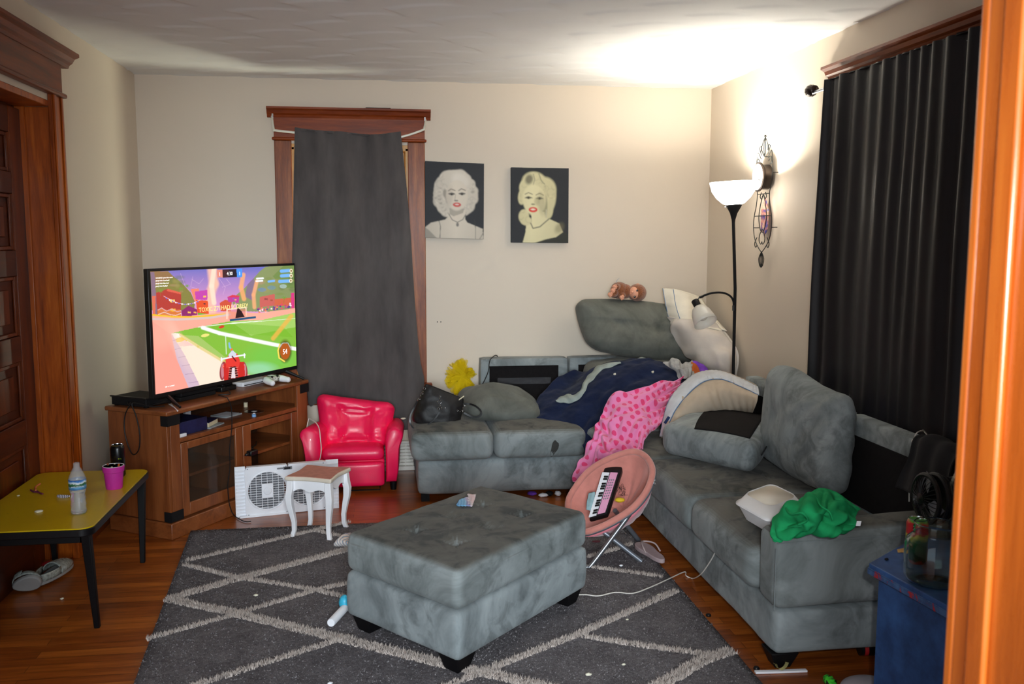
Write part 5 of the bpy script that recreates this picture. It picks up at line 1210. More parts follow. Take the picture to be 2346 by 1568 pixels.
# crumbs on the rug
for (x, y, r_, lab, mt) in ((586, 1364, .011, 'white scrap lying inside the left trellis diamond of the rug', 'gum'), (1348, 1546, .012, 'white lint ball on the rug in front of the right trellis line', 'gum'), (1423, 1296, .010, 'pale blue-white scrap on the rug beside the saucer chair feet', 'whiteplastic'),
                            (1509, 1363, .008, 'small white paper bit near the right rug edge', 'gum'), (1429, 1523, .008, 'white fleck on the dark stain of the rug', 'gum'), (756, 1566, .010, 'blue-white scrap at the bottom of the picture on the rug', 'whiteplastic'), (1437, 1420, .007, 'tiny white bit beside the right trellis line', 'gum')):
    P = atz(x, y, .018); b = MB(); b.ell(P, r_, r_*.6, r_*.45, 10, lambda d: .35*fn_(d, 2, r_*900)); single(b, 'paper_scrap', mt, lab, 'scrap')
m_ = [(1623, 1412), (1733, 1534)]
for (x, y), lab in zip(m_, ('black bottle cap on the boards beside the rug edge', 'dark cap on the boards behind the paper strip')):
    P = atz(x, y, 0); b = MB(); b.lathe([(.011, 0), (.012, .004), (.009, .009), (0, .009)], P, 14); single(b, 'bottle_cap', 'blackplastic', lab, 'cap')

# ================================================================== SECTIONAL SOFA
def wr(k=.004, s=6): return lambda u, v, w, P, N: N*k*fn_(P, s)+V(0, 0, k*.6*fn_(P, s*.7, 9))
def slab(b, x0, x1, y0, y1, z0, z1, r, n=16, bulge=(0, 0), disp=None, side=0.):
    zc = (z0+z1)/2; return b.rbox([V(x0, y0, zc), V(x1, y0, zc), V(x1, y1, zc), V(x0, y1, zc)], z1-z0, r, n, bulge, disp, side=side)
def cush_tufts(ux, uy, d=.014): 
    a = tuft([(x, y) for x in ux for y in uy], d, .026, .7, .7, .5); c = tuft([(x, y) for x in ux for y in uy], d*.8, .11, .7, .7, 0)
    return lambda u, v, w, P, N: N*((a(u, v)+c(u, v)) if w > .3 else 0)+N*.004*fn_(P, 6)+V(0, 0, .003*fn_(P, 3))
# --- the run along the back wall
t = thing('sectional_sofa', 'grey microsuede sofa run along the back wall under the navy blanket', 'sofa', (1.2, 5.8, 0))
b = MB(); slab(b, .205, 2.05, 5.39, 6.21, .045, .262, .03, 18, disp=wr(.004, 5)); b.build('base', 'suede', t, angle=180)
for x0, x1 in ((.165, .662), (.668, 1.235), (1.245, 1.405)):
    b = MB(); LSB = b if .6 < x0 < .7 else (LSB if x0 > .7 else None); slab(b, x0, x1, 5.335, 6.08, .262, .445, .055, 22, (.022, 0), lambda u, v, w, P, N: N*.004*fn_(P, 6)-N*.004*math.exp(-((w-.15)/.12)**2)*0, .012); b.build('seat_cushion', 'suede2', t, angle=180)
    if .6 < x0 < .7: SEAT2 = b; SEAT2o = COL.objects[-1]
b = MB(); slab(b, 1.41, 2.10, 5.32, 6.08, .262, .44, .05, 14, (.015, 0)); b.build('seat_cushion', 'suede2', t, angle=180)
for x0, x1 in ((.664, 1.275), (1.285, 1.90), (1.91, 2.16)):
    b = MB(); slab(b, x0, x1, 6.115, 6.245, .25, .778, .018, 12, disp=wr(.002, 6)); fr_ = b.build('back_frame', 'suede', t, angle=180)
    b = MB(); b.box(x0+.062, x1-.07 if x1 < 2.1 else x1-.03, 6.108, 6.118, .44, .728); b.build('lining_panel', 'blackcloth', fr_)
    if x0 < 1:
        M['tape'] = plain('clear_tape', (120, 120, 125), .08, var=.3, sc=90, alpha=.10, bump=1., bsc=120)
        b = MB(); p, q_ = aty(1140, 874, 6.106), aty(1262, 872, 6.106); b.obox((p+q_)/2, (q_-p)/2, (0, .0008, 0), (0, 0, .022)); b.build('clear_tape', 'tape', fr_)
b = MB()
for x, y in ((.25, 5.45), (1.25, 5.45), (2.0, 5.45), (.25, 6.15)): b.lathe([(.022, 0), (.028, .048)], V(x, y, 0), 14)
for x, y in ((.25, 5.45), (1.25, 5.45), (.25, 6.15)):
    b = MB(); b.hexa([(x-.025, y-.025), (x+.025, y-.025), (x+.025, y+.025), (x-.025, y+.025)], 0, .05); b.build('foot', 'blackwood', t)
# dark stain on the front of the middle cushion
M['stain'] = plain('dark_spill', (52, 52, 50), .9, var=.1)
ST_ = bvh(SEAT2); c_ = []
for rr0 in (0, .5, 1.):
    for k in range(20):
        a = k*math.pi/10; r = rr0*(1+.18*math.sin(3*a+1)); c_.append(onto(ST_, 1270+(8*math.cos(a)+5*math.sin(a))*r, 1027-18*math.sin(a)*r, .0012))
b = MB(); b.add(c_, [(i_*20+j_, i_*20+(j_+1) % 20, (i_+1)*20+(j_+1) % 20, (i_+1)*20+j_) for i_ in (0, 1) for j_ in range(20)]); b.build('spill_stain', 'stain', SEAT2o)
# --- the run along the right wall
t = thing('sectional_sofa', 'grey microsuede sofa run along the right wall ending in an arm at the front', 'sofa', (1.85, 4.2, 0))
b = MB(); b.rbox([V(1.425, 3.045, .148), V(2.14, 3.045, .148), V(2.14, 5.08, .148), V(1.425, 5.08, .148)], .175, .025, 30, (0, 0), lambda u, v, w, P, N: V(.008*fn_(P, 3)+.003*fn_(P, 9), .004*fn_(P, 4), 0)); b.build('base', 'suede', t, angle=180)
for i, (y0, y1) in enumerate(((3.205, 3.905), (3.915, 4.635), (4.645, 5.31))):
    b = MB(); slab(b, 1.385, 2.10, y0, y1, .240, .425, .06, 34, (.028, 0), cush_tufts((.3, .7), (.33, .67), .013), .014); b.build('seat_cushion', 'suede2', t, angle=180)
b = MB(); b.rbox([V(1.412, 3.035, .38), V(2.19, 3.035, .40), V(2.19, 3.198, .40), V(1.412, 3.198, .38)], .285, .035, 24, (.008, 0), lambda u, v, w, P, N: V(.003*fn_(P, 6), .006*fn_(P, 4), .012*u if w > 0 else 0)+V(0, 0, 1)*.004*fn_(P, 7)); ar = b.build('armrest', 'suede2', t, angle=180)
b = MB(); P = [V(1.409, 3.030, z) for z in (.245, .3, .36, .42, .475)]; b.tube(P, .0018, 6); b.tube([V(1.412+.09*k, 3.029, .497+.002*k) for k in range(9)], .0016, 6); b.build('stitching', 'suede', ar)
for i, (y0, y1) in enumerate(((3.215, 3.885), (3.92, 4.60), (4.63, 5.07))):
    b = MB(); b.rbox([V(2.128, y0, .27), V(2.128, y1, .27), V(2.165, y1, .795), V(2.165, y0, .795)], .085, .014, 14, (0, 0), wr(.002, 6), nrm=(-1, 0, 0)); fr_ = b.build('back_frame', 'suede', t, angle=180)
    b = MB(); q = [V(2.0845, y0+.012, .42), V(2.0845, y1-.05, .42), V(2.1125, y1-.05, .715), V(2.1125, y0+.012, .715)]; b.add(q+[p+V(.012, 0, 0) for p in q], [(0, 1, 2, 3), (7, 6, 5, 4), (0, 4, 5, 1), (1, 5, 6, 2), (2, 6, 7, 3), (3, 7, 4, 0)]); b.build('lining_panel', 'blackcloth', fr_)
b = MB(); b.obox((2.085, 3.902, .50), (.03, 0, 0), (0, .009, 0), (0, 0, .075)); b.obox((2.10, 3.902, .68), (.02, 0, .004), (0, .007, 0), (0, 0, .10)); hb = b.build('hinge_bracket', 'matteblack', t, bevel=.003)
b = MB(); b.lathe([(.007, 0), (.006, .004), (0, .005)], V(2.07, 3.892, .445), 12, (-.3, -1, 0)); b.build('bolt', 'chrome', hb)
for x, y in ((1.47, 3.10), (2.06, 3.10), (1.47, 5.0)):
    tp = [(x-.055, y-.05), (x+.055, y-.05), (x+.055, y+.05), (x-.055, y+.05)]; bt = [(x-.03, y-.03), (x+.03, y-.03), (x+.03, y+.03), (x-.03, y+.03)]
    b = MB(); b.hexa(bt, 0, .064, tp); b.build('foot', 'blackwood', t, bevel=.004)

# ================================================================== LOOSE CUSHIONS AND PILLOWS
def cushion(name, label, q, thick, r, mat, n=22, bulge=(.03, .03), disp=None, nrm=None, side=.02, group='loose grey sofa back cushions', cat='cushion'):
    b = MB(); b.rbox(q, thick, r, n, bulge, disp or wr(.007, 5), nrm, side); cushion.last = b
    t = thing(name, label, cat, tuple(sum((Vector(p) for p in q), V(0, 0, 0))/4), group); b.build('cover', mat, t, angle=180); return t
G = 'loose grey sofa back cushions'
# big tall cushion resting against the back wall
q = [aty(1352, 800, 5.98), aty(1600, 832, 5.98), aty(1545, 702, 6.12), aty(1318, 688, 6.12)]
td = tuft([(.33, .5), (.68, .5)], .022, .04, .7, .4, .3)
cushion('sofa_cushion', 'big olive-grey cushion standing against the back wall with the toy monkey lying on it', q, .19, .075, 'suede3', 34, (.045, .03), lambda u, v, w, P, N: N*(td(u, v)*1.4 if w > .3 else 0)+N*(.010*fn_(P, 5)-.012*math.exp(-((v-.52-.05*math.sin(u*5))/.03)**2)*(1 if w > 0 else 0)), nrm=(0, -1, .25), side=.05)
# flattened one below it
q = [V(1.40, 5.68, .635), V(2.02, 5.68, .62), V(2.02, 6.09, .70), V(1.36, 6.09, .70)]
cushion('sofa_cushion', 'squashed grey cushion lying under the standing one behind the navy blanket', q, .17, .075, 'suede3', 20, (.03, .0), lambda u, v, w, P, N: N*.012*fn_(P, 7))
# filler cushion in the corner behind the pillows
q = [V(1.55, 5.35, .52), V(2.07, 5.30, .52), V(2.07, 5.64, .56), V(1.55, 5.64, .56)]
cushion('sofa_cushion', 'grey cushion lying in the sofa corner behind the lamp pole and pillows', q, .15, .07, 'suede3', 16, (.05, 0))
# slumped cushion at the left end
q = [aty(1068, 972, 5.66), aty(1226, 972, 5.60), V(1.12, 6.04, .50), V(.52, 6.04, .56)]
cushion('sofa_cushion', 'soft grey cushion flopped over on the left seat behind the handbag', [V(.545, 5.62, .505), V(.985, 5.60, .475), V(1.0, 6.02, .50), V(.50, 6.03, .55)], .12, .055, 'suede3', 26, (.085, .0),
        lambda u, v, w, P, N: N*(.008*fn_(P, 9)+.005*math.sin(v*34+u*9)*(1 if w > .2 and u > .3 else .2)), side=.05)
# upright cushion at the right run
q = [V(2.005, 4.44, .455), V(2.005, 3.70, .455), V(2.045, 3.735, .90), V(2.045, 4.47, .93)]
td2 = tuft([(.33, .55), (.68, .5)], .016, .04, .7, .45, .4)
cushion('sofa_cushion', 'tall grey cushion standing upright on the right hand seat in front of the black curtain', q, .155, .07, 'suede', 30, (.045, .02),
        lambda u, v, w, P, N: N*(td2(u, v) if w > 0 else 0)+N*(.010*fn_(P, 6)+.004*math.sin((u*1.3-v)*24)*(1 if u > .55 else 0))+V(0, 0, .035*max(0, v-.5)*math.sin(u*6.0+.6)), nrm=(-1, 0, .1), side=.04)
# cushion lying with black patch
tz = .625
c0, c1, c2, c3 = atz(1512, 970, tz-.02), atz(1728, 1012, tz), atz(1768, 962, tz), atz(1606, 928, tz)
q = [p-V(0, 0, .088) for p in (c0, c1, c2, c3)]
def pd(u, v, w, P, N): return V(.004*fn_(P, 6), .004*fn_(P, 7), .006*fn_(P, 5))
ct = cushion('sofa_cushion', 'grey cushion lying face down on the right hand seat showing its black underside patch', q, .172, .062, 'suede', 26, (.008, .0), pd, side=.03)
b = MB()
CB = bvh(cushion.last)
pqs = [(1591, 984), (1718, 1006), (1753, 951), (1625, 933)]
def pf_(u, v):
    x = (pqs[0][0]*(1-u)+pqs[1][0]*u)*(1-v)+(pqs[3][0]*(1-u)+pqs[2][0]*u)*v-6*math.sin(v*math.pi)*(1-u); y = (pqs[0][1]*(1-u)+pqs[1][1]*u)*(1-v)+(pqs[3][1]*(1-u)+pqs[2][1]*u)*v-3*math.sin(u*math.pi)*(1-v)
    return onto(CB, x, y, .002) or atz(x, y, tz)
b.grid(pf_, 24, 24); b.build('black_patch', 'blackcloth', ct, solid=.003)
b = MB(); b.tube(crom([q[1].lerp(q[2], k)+V(.022, -.02, .01+.03*k) for k in (.1, .4, .7, .95)], 4), .004, 6); b.build('zipper', 'blackplastic', ct)

# beige pillow folded over
t = thing('pillow', 'beige pillow with blue-edged white band arched over behind the face-down cushion', 'pillow', tuple(atz(1630, 960, .46)))
pl = [[aty(x, y, Y) for x, y, Y in r] for r in (
    ((1511, 1002, 4.93), (1533, 918, 5.00), (1585, 862, 5.10), (1640, 850, 5.14), (1695, 868, 5.00), (1736, 888, 4.85)),
    ((1516, 1002, 4.90), (1545, 930, 4.93), (1597, 872, 5.00), (1645, 860, 5.03), (1695, 880, 4.90), (1738, 902, 4.76)),
    ((1530, 996, 4.86), (1560, 950, 4.86), (1612, 905, 4.88), (1655, 895, 4.90), (1700, 905, 4.82), (1735, 918, 4.72)),
    ((1550, 990, 4.88), (1580, 965, 4.88), (1625, 940, 4.86), (1665, 935, 4.88), (1700, 935, 4.83), (1728, 938, 4.76)),
    ((1560, 995, 4.96), (1590, 975, 4.97), (1630, 960, 4.98), (1665, 955, 4.98), (1698, 955, 4.94), (1718, 958, 4.90)))]
def pfold(u, v, p): return .004*math.sin(v*70+3*math.sin(u*4))*(.4+.6*u)+.006*fn_(p, 9)-.014*math.exp(-((v-.56)/.03)**2)*u
b = MB(); sheet(b, pl[1:], 40, 70, pfold)
# back face of the same pillow, closing it
bkr = [[p+V(.02, .0, 0) for p in pl[0]], [p+V(.05, .16, -.05) for p in pl[1]], [p+V(.06, .17, -.06) for p in pl[3]], [p+V(.02, .03, 0) for p in pl[4]]]
sheet(b, bkr, 20, 30); b.build('ticking', 'beige', t, solid=.003)
b = MB(); sheet(b, [[p+V(0, -.004, .004) for p in pl[0]], [p+V(0, -.006, .004) for p in [a.lerp(c, .5) for a, c in zip(pl[0], pl[1])]], [p+V(0, -.006, .002) for p in pl[1]], [p.lerp(r_, .25)+V(0, -.007, .001) for p, r_ in zip(pl[1], pl[2])]], 8, 60, lambda u, v, p: .003*math.sin(v*160)*(.5+.5*u)); b.build('side_band', 'whiteband', t, solid=.003)
b = MB(); e_ = [p.lerp(r_, .27)+V(0, -.012, .002) for p, r_ in zip(pl[1], pl[2])]; b.tube(crom(e_, 8), .0024, 6); b.tube(crom([p+V(0, -.002, .006) for p in pl[0][:3]], 8), .002, 6); b.build('piping', 'bluepipe', t)
M['navylabel'] = plain('navy_label', (22, 44, 92), .6, var=.05)
b = MB(); p = aty(1528, 963, 4.82); d_ = (aty(1533, 956, 4.82)-aty(1523, 971, 4.82)).normalized(); b.obox(p, d_*.022, (0, .001, 0), d_.cross(V(0, 1, 0))*.008); b.build('label', 'navylabel', t)
# white pillow leaning in the corner
t = thing('pillow', 'tall white pillow half out of its pale case, leaning in the room corner', 'pillow', tuple(aty(1620, 850, 5.9)))
wq = [[aty(x, y, Y) for x, y, Y in r] for r in (
    ((1517, 661, 6.10), (1545, 664, 6.03), (1572, 672, 6.00), (1600, 682, 6.04)),
    ((1524, 700, 6.02), (1552, 705, 5.92), (1590, 712, 5.88), (1622, 722, 5.94)),
    ((1536, 752, 5.95), (1570, 755, 5.80), (1618, 752, 5.73), (1655, 760, 5.74)),
    ((1552, 795, 5.90), (1592, 800, 5.72), (1640, 795, 5.60), (1683, 805, 5.60)),
    ((1585, 828, 5.82), (1615, 838, 5.64), (1655, 835, 5.52), (1688, 838, 5.54)),
    ((1608, 845, 5.76), (1630, 856, 5.64), (1655, 860, 5.56), (1680, 862, 5.56)))]
wf = lambda u, v, p: .006*fn_(p, 8)+.004*math.sin(u*30+v*5)*(1 if u > .4 else .3)
b = MB(); sheet(b, [wq[0], wq[1], wq[2]], 20, 20, wf); sheet(b, [[p+V(.03, .03, .0) for p in wq[0]], [p+V(.04, .10 if i in (1, 2) else .02, 0) for i, p in enumerate(wq[1])], [p+V(.04, .12 if i in (1, 2) else .02, 0) for i, p in enumerate(wq[2])]], 12, 12)
b.build('pillow_body', 'kidwhite', t, solid=.003)
b = MB(); sheet(b, [[p+V(0, -.016, 0) for p in [a.lerp(c, .5) for a, c in zip(wq[1], wq[2])]], [p+V(0, -.018, 0) for p in wq[2]], wq[3], wq[4], wq[5]], 40, 30, lambda u, v, p: .010*fn_(p, 10)+.016*math.sin(u*22+v*6+3*math.sin(v*3)+3*fn_(p, 5))*(1-.6*u)*(.5+.5*math.sin(v*9+1))+.018*math.exp(-((v-.62)/.05)**2)*max(0, u-.5)*2)
sheet(b, [[p+V(.03, .02 if i in (0, 3) else .17, 0) for i, p in enumerate(r)] for r in ([a.lerp(c, .5) for a, c in zip(wq[1], wq[2])], wq[3], wq[5])], 12, 12)
b.build('pillowcase', 'pcase', t, solid=.003)
b = MB()
for v0 in (.02, .30): b.tube([crv([crv(r, v0) for r in wq[:3]], k/14*.8)+V(0, -.006, 0) for k in range(15)], .002, 6)
b.build('piping', 'bluepipe', t)

# ================================================================== BLANKETS
def B_(r): return [aty(x, y, Y) for x, y, Y in r]
# navy blanket
rows = [B_(((1212, 958, 5.66), (1240, 905, 5.86), (1298, 856, 6.0), (1345, 858, 6.04), (1392, 862, 6.05))),
        B_(((1228, 962, 5.62), (1270, 918, 5.72), (1310, 885, 5.86), (1368, 842, 5.9), (1418, 832, 5.95))),
        B_(((1262, 966, 5.56), (1305, 925, 5.62), (1350, 880, 5.68), (1405, 838, 5.74), (1470, 822, 5.8))),
        B_(((1300, 975, 5.5), (1350, 930, 5.52), (1400, 885, 5.55), (1450, 850, 5.6), (1520, 830, 5.66))),
        B_(((1322, 1000, 5.42), (1375, 950, 5.42), (1430, 900, 5.45), (1490, 868, 5.48), (1565, 848, 5.52))),
        B_(((1338, 1028, 5.32), (1400, 990, 5.30), (1460, 945, 5.30), (1530, 900, 5.32), (1590, 870, 5.4))),
        B_(((1346, 1062, 5.29), (1400, 1030, 5.22), (1450, 990, 5.24), (1520, 930, 5.26), (1592, 890, 5.36)))]
def nf(u, v, p): return .014*fn_(p, 9)+.006*fn_(p, 22)+.005*math.sin(u*26+2.5*math.sin(v*4)+3*fn_(p, 5))*(.5+.5*v)-.010*math.exp(-((u-.62)/.04)**2)-.008*math.exp(-((u-.78)/.02)**2)+.003*fn_(p, 45)
t = thing('blanket', 'navy fleece blanket heaped over the sofa corner, its grey-green lining turned up', 'blanket', tuple(aty(1420, 950, 5.5)))
nb = MB(); sheet(nb, rows, 80, 90, nf); nb.build('outer_cloth', 'navy', t, solid=.012); NB = bvh(nb)
e1l = [(1420, 833), (1392, 836), (1371, 842), (1356, 858), (1342, 873), (1334, 892), (1322, 906), (1304, 907), (1288, 912), (1274, 922)]
e2l = [(1424, 836), (1400, 846), (1380, 852), (1366, 868), (1350, 884), (1342, 900), (1328, 918), (1308, 926), (1290, 926), (1276, 925)]
dp = lambda x, y, o: onto(NB, x, y, o) or aty(x, y, 5.75)
rows = [[dp(x, y, .010) for x, y in e1l], [dp((a+c)/2, (d_+e_)/2, .020) for (a, d_), (c, e_) in zip(e1l, e2l)], [dp(x, y, .012) for x, y in e2l]]
b = MB(); sheet(b, rows, 10, 70, lambda u, v, p: .003*math.sin(v*46+u*3)); b.build('turned_lining', 'fleece', t, solid=.005)
b = MB(); sheet(b, [B_(((1454, 826, 5.84), (1470, 819, 5.84), (1488, 826, 5.84))), B_(((1456, 830, 5.80), (1471, 824, 5.80), (1487, 830, 5.80)))], 4, 12); b.build('lining_edge', 'fleece', t, solid=.006)
for x, y, Y in ((1409, 861, 5.60), (1495, 855, 5.52)):
    pass
# little fluff balls
for (x, y, Y), lab in zip(((1409, 861, 5.49), (1495, 855, 5.42)), ('white fluff ball on the left of the navy blanket', 'white fluff ball on the right of the navy blanket')):
    P = onto(NB, x, y, .010) or aty(x, y, Y); b = MB(); b.ell(P, .009, .008, .008, 10, lambda d: .3*fn_(d, 2)); single(b, 'lint_ball', 'gum', lab, 'lint')
# pink polka dot blanket
rows = [B_(((1562, 868, 5.36), (1560, 874, 5.34), (1562, 884, 5.31), (1556, 894, 5.28), (1548, 904, 5.26))),
        B_(((1510, 878, 5.28), (1518, 892, 5.24), (1528, 908, 5.22), (1532, 926, 5.18), (1528, 940, 5.14))),
        B_(((1450, 900, 5.24), (1470, 912, 5.17), (1492, 930, 5.12), (1508, 950, 5.08), (1512, 972, 5.02))),
        B_(((1398, 912, 5.22), (1425, 932, 5.12), (1455, 952, 5.05), (1478, 972, 5.00), (1488, 994, 4.93))),
        B_(((1380, 950, 5.16), (1404, 968, 5.06), (1432, 985, 4.98), (1455, 1002, 4.92), (1474, 1022, 4.84))),
        B_(((1362, 985, 5.10), (1385, 1003, 5.01), (1412, 1018, 4.92), (1440, 1032, 4.86), (1466, 1040, 4.80))),
        B_(((1340, 1030, 5.04), (1362, 1040, 4.96), (1386, 1050, 4.87), (1412, 1060, 4.80), (1436, 1068, 4.75))),
        B_(((1326, 1070, 5.00), (1346, 1080, 4.92), (1368, 1090, 4.84), (1390, 1100, 4.78), (1412, 1108, 4.74))),
        B_(((1323, 1100, 5.00), (1340, 1115, 4.92), (1358, 1125, 4.85), (1378, 1130, 4.80), (1398, 1135, 4.76)))]
def kf(u, v, p):
    w1 = fn_((u*3.2, v*2.2, 0), 1, 3); w2 = fn_((u*6, v*4, 2), 1, 6)
    a = math.cos(2*math.pi*(u*3.4+v*1.5+1.3*w1)); c = math.cos(2*math.pi*(u*6.4-v*1.8+1.6*w1+.4*w2)); e = math.cos(2*math.pi*(v*3.2+u*1.2+1.2*w2))
    return .022*a*(.6+w2)+.013*c*(.7+w1)+.010*e+.012*w2+.0025*fn_(p, 26, 2)
b = MB(); sheet(b, rows, 200, 120, kf, arc=True); single(b, 'blanket', 'polka', 'pink blanket with deep pink polka dots tumbling off the sofa corner', 'blanket', solid=.006)
# pale fleece garment with purple and rust
t = thing('blanket', 'bunched pale grey fleece with rust and purple edges between navy blanket and white pillow', 'blanket', tuple(aty(1570, 850, 5.45)))
rows = [B_(((1518, 832, 5.58), (1532, 826, 5.55), (1545, 820, 5.54), (1560, 830, 5.54), (1572, 832, 5.54), (1586, 829, 5.54))),
        B_(((1530, 840, 5.52), (1542, 838, 5.48), (1554, 842, 5.46), (1566, 840, 5.47), (1576, 838, 5.48), (1589, 840, 5.50))),
        B_(((1548, 852, 5.46), (1556, 850, 5.42), (1566, 852, 5.40), (1576, 850, 5.42), (1582, 848, 5.44), (1588, 850, 5.48))),
        B_(((1556, 868, 5.42), (1564, 868, 5.38), (1573, 868, 5.36), (1580, 865, 5.38), (1585, 862, 5.42), (1590, 862, 5.46)))]
b = MB(); sheet(b, rows, 40, 50, lambda u, v, p: .018*fn_(p, 17, 3)+.006*math.sin(v*26+u*9)); b.build('fleece', 'greyfleece', t, solid=.005)
b = MB(); sheet(b, [B_(((1584, 829, 5.52), (1592, 834, 5.52), (1600, 842, 5.52))), B_(((1585, 848, 5.48), (1592, 852, 5.48), (1603, 852, 5.50))), B_(((1584, 864, 5.46), (1592, 862, 5.46), (1604, 858, 5.48)))], 12, 12, lambda u, v, p: .006*fn_(p, 30)); b.build('rust_trim', 'orange', t, solid=.004)
b = MB(); sheet(b, [B_(((1585, 827, 5.56), (1597, 828, 5.56), (1610, 836, 5.56), (1622, 847, 5.56))), B_(((1592, 840, 5.53), (1602, 842, 5.53), (1612, 846, 5.53), (1620, 850, 5.54))), B_(((1600, 856, 5.5), (1607, 855, 5.5), (1613, 854, 5.5), (1618, 854, 5.52)))], 12, 16, lambda u, v, p: .008*fn_(p, 30)); b.build('purple_trim', 'purple', t, solid=.004)

# ================================================================== HANDBAG
t = thing('handbag', 'slouchy black handbag with chrome rings on the left sofa seat', 'handbag', (.36, 5.66, .46))
YB = 5.58
def hb_(x, y, dy=0.): return aty(920+x/10.455, 860+y/10.455, YB+dy)
ring_ = []
prof = [(.0, [(260, 1130), (1400, 1300)], .05), ]
rows = []
L_ = [(600, 240), (520, 400), (420, 620), (330, 850), (270, 1050), (300, 1190)]
R_ = [(1500, 600), (1500, 740), (1470, 880), (1440, 1040), (1420, 1190), (1340, 1310)]
b = MB()
def bagf(a, c):
    l = crv([hb_(*p) for p in L_], c); r_ = crv([hb_(*p) for p in R_], c); m_ = (l+r_)/2; an = 2*math.pi*a
    dep = .020+.055*math.sin(min(1, c*1.15)*math.pi*.62)
    x = -math.cos(an); d = V(0, 1, 0)*(-math.sin(an)*dep)
    p = m_+(r_-l)*.5*(abs(x)**.8*math.copysign(1, x))+d+V(0, .05, 0)
    if c > .9: p = p+(m_+V(0, .05, 0)-p)*((c-.9)/.1)*.25
    p = p+V(0, -.005, 0)*math.sin(a*60+c*7)*.5*max(0, .6-c)+d.normalized()*.006*fn_(p, 26)
    if p.z < .452: p.z = .452
    return p
b.grid(bagf, 64, 30, closeu=True)
bot = [bagf(k/64, 1.) for k in range(64)]; b.add(bot, [tuple(range(64))])
lin_ = lambda a, c: bagf(a, 0)+(bagf(a, .25)-bagf(a, 0))*c+V(0, 0, .0)+((bagf(0, .1)+bagf(.5, .1))/2-bagf(a, 0)).normalized()*.004
M['bagleather'] = plain('black_ponyhair', (20, 18, 19), .55, var=.25, sc=22, bump=.3, bsc=60)
body = b.build('body', 'bagleather', t, solid=.003, angle=180)
b = MB(); top = [bagf(k/40, .03) for k in range(40)]; cc = sum(top, V(0, 0, 0))/40; b.add([p*.97+cc*.03-V(0, 0, .006) for p in top], [tuple(range(40))]); b.build('opening', 'matteblack', body)
def strap(pts, w=.009, name='strap'):
    C_ = crom([hb_(*p) for p in pts], 8); b = MB(); vs = []
    for i, p in enumerate(C_):
        d = (C_[min(i+1, len(C_)-1)]-C_[max(i-1, 0)]).normalized(); s_ = d.cross(V(0, -1, 0)).normalized()
        vs += [p+s_*w/2+V(0, -.0015, 0), p-s_*w/2+V(0, -.0015, 0), p-s_*w/2+V(0, .0015, 0), p+s_*w/2+V(0, .0015, 0)]
    n = len(C_); b.add(vs, [(i*4+j, i*4+(j+1) % 4, (i+1)*4+(j+1) % 4, (i+1)*4+j) for i in range(n-1) for j in range(4)]+[(0, 1, 2, 3), tuple(range(4*n-4, 4*n))]); return b.build(name, 'blackplastic', t)
strap([(390, 600, -.01), (300, 780, -.03), (215, 960, -.04), (205, 1130, -.05), (290, 1270, -.05), (430, 1280, -.05), (620, 1200, -.05), (800, 1040, -.04), (910, 880, -.035)])
strap([(1470, 690, -.0), (1620, 690, -.0), (1770, 740, -.02), (1890, 850, -.04), (1900, 950, -.05), (1800, 1010, -.05), (1650, 980, -.04), (1490, 900, -.03)], .011)
def rings(pts, r=.0055, rr_=.0012):
    b = MB()
    for i, (x, y, *d) in enumerate(pts):
        R1 = d[0] if d else r; P = hb_(x, y, -.03); ax = V(1, 0, 0) if i % 2 else V(.3, -.9, 0).normalized(); u = ax.orthogonal().normalized(); w = ax.cross(u)
        b.tube([P+(u*math.cos(a)+w*math.sin(a))*R1 for a in [k*math.pi/8 for k in range(16)]], rr_, 6, True)
    return b
rings([(550, 320, .007), (515, 400), (490, 440), (465, 505, .010), (420, 570), (390, 600)], .006).build('chain', 'chrome', t)
rings([(925, 510), (915, 560), (905, 650, .012), (925, 740, .007), (890, 800, .007), (960, 800, .009), (1035, 780, .004)], .005, .0015).build('clasp', 'chrome', t)
rings([(1500, 725, .005), (1470, 790), (1455, 850), (1400, 880), (1340, 850, .005), (1470, 880)], .0045).build('chain', 'chrome', t)
b = MB(); b.obox(hb_(1435, 545, .0), (hb_(1500, 500)-hb_(1375, 590))/2, (0, .002, 0), (0, 0, .004)); b.build('cream_tab', 'bookpage', t)
# yellow tulle skirt
m = NT('yellow_tulle'); m.set(Base_Color=lin((226, 196, 24)), Roughness=.9, Alpha=.62); m.b.inputs['Specular IOR Level'].default_value = .1; M['tulle'] = m.m
C_ = V(.575, 6.195, .64)
b = MB(); rd = random.Random(8)
for k in range(190):
    a = rd.uniform(.3, math.pi*1.75); e = rd.uniform(-.5, .5); L_ = rd.uniform(.075, .148)
    d = V(math.cos(a)*math.cos(e), -abs(math.sin(e))*.35, math.sin(a)*math.cos(e)).normalized(); s_ = d.cross(V(rd.uniform(-.4, .4), 1, rd.uniform(-.4, .4))).normalized(); w = rd.uniform(.008, .020)
    p0 = C_+d*.01+V(rd.uniform(-.03, .02), rd.uniform(-.01, .03), rd.uniform(-.03, .03))
    if d.x > 0: L_ *= .5
    tip = C_+d*L_+V(0, rd.uniform(-.02, .03), 0)
    b.add([p0-s_*.004, p0+s_*.004, tip+s_*w+V(0, rd.uniform(-.015, .01), 0), tip+d*.01+V(0, -.008, 0), tip-s_*w+V(0, rd.uniform(-.015, .01), 0)], [(0, 1, 3), (1, 2, 3), (0, 3, 4)])
t = thing('tulle_skirt', 'bright yellow tulle skirt stuffed between sofa back and window', 'skirt', tuple(C_))
b.build('tulle_layers', 'tulle', t, smooth=False)
b = MB(); b.tube(crom([C_+V(.02*math.cos(a), .035, .02*math.sin(a)) for a in [k*math.pi/6 for k in range(12)]], 3, True), .008, 8, True); b.build('waistband', 'tulle', t)
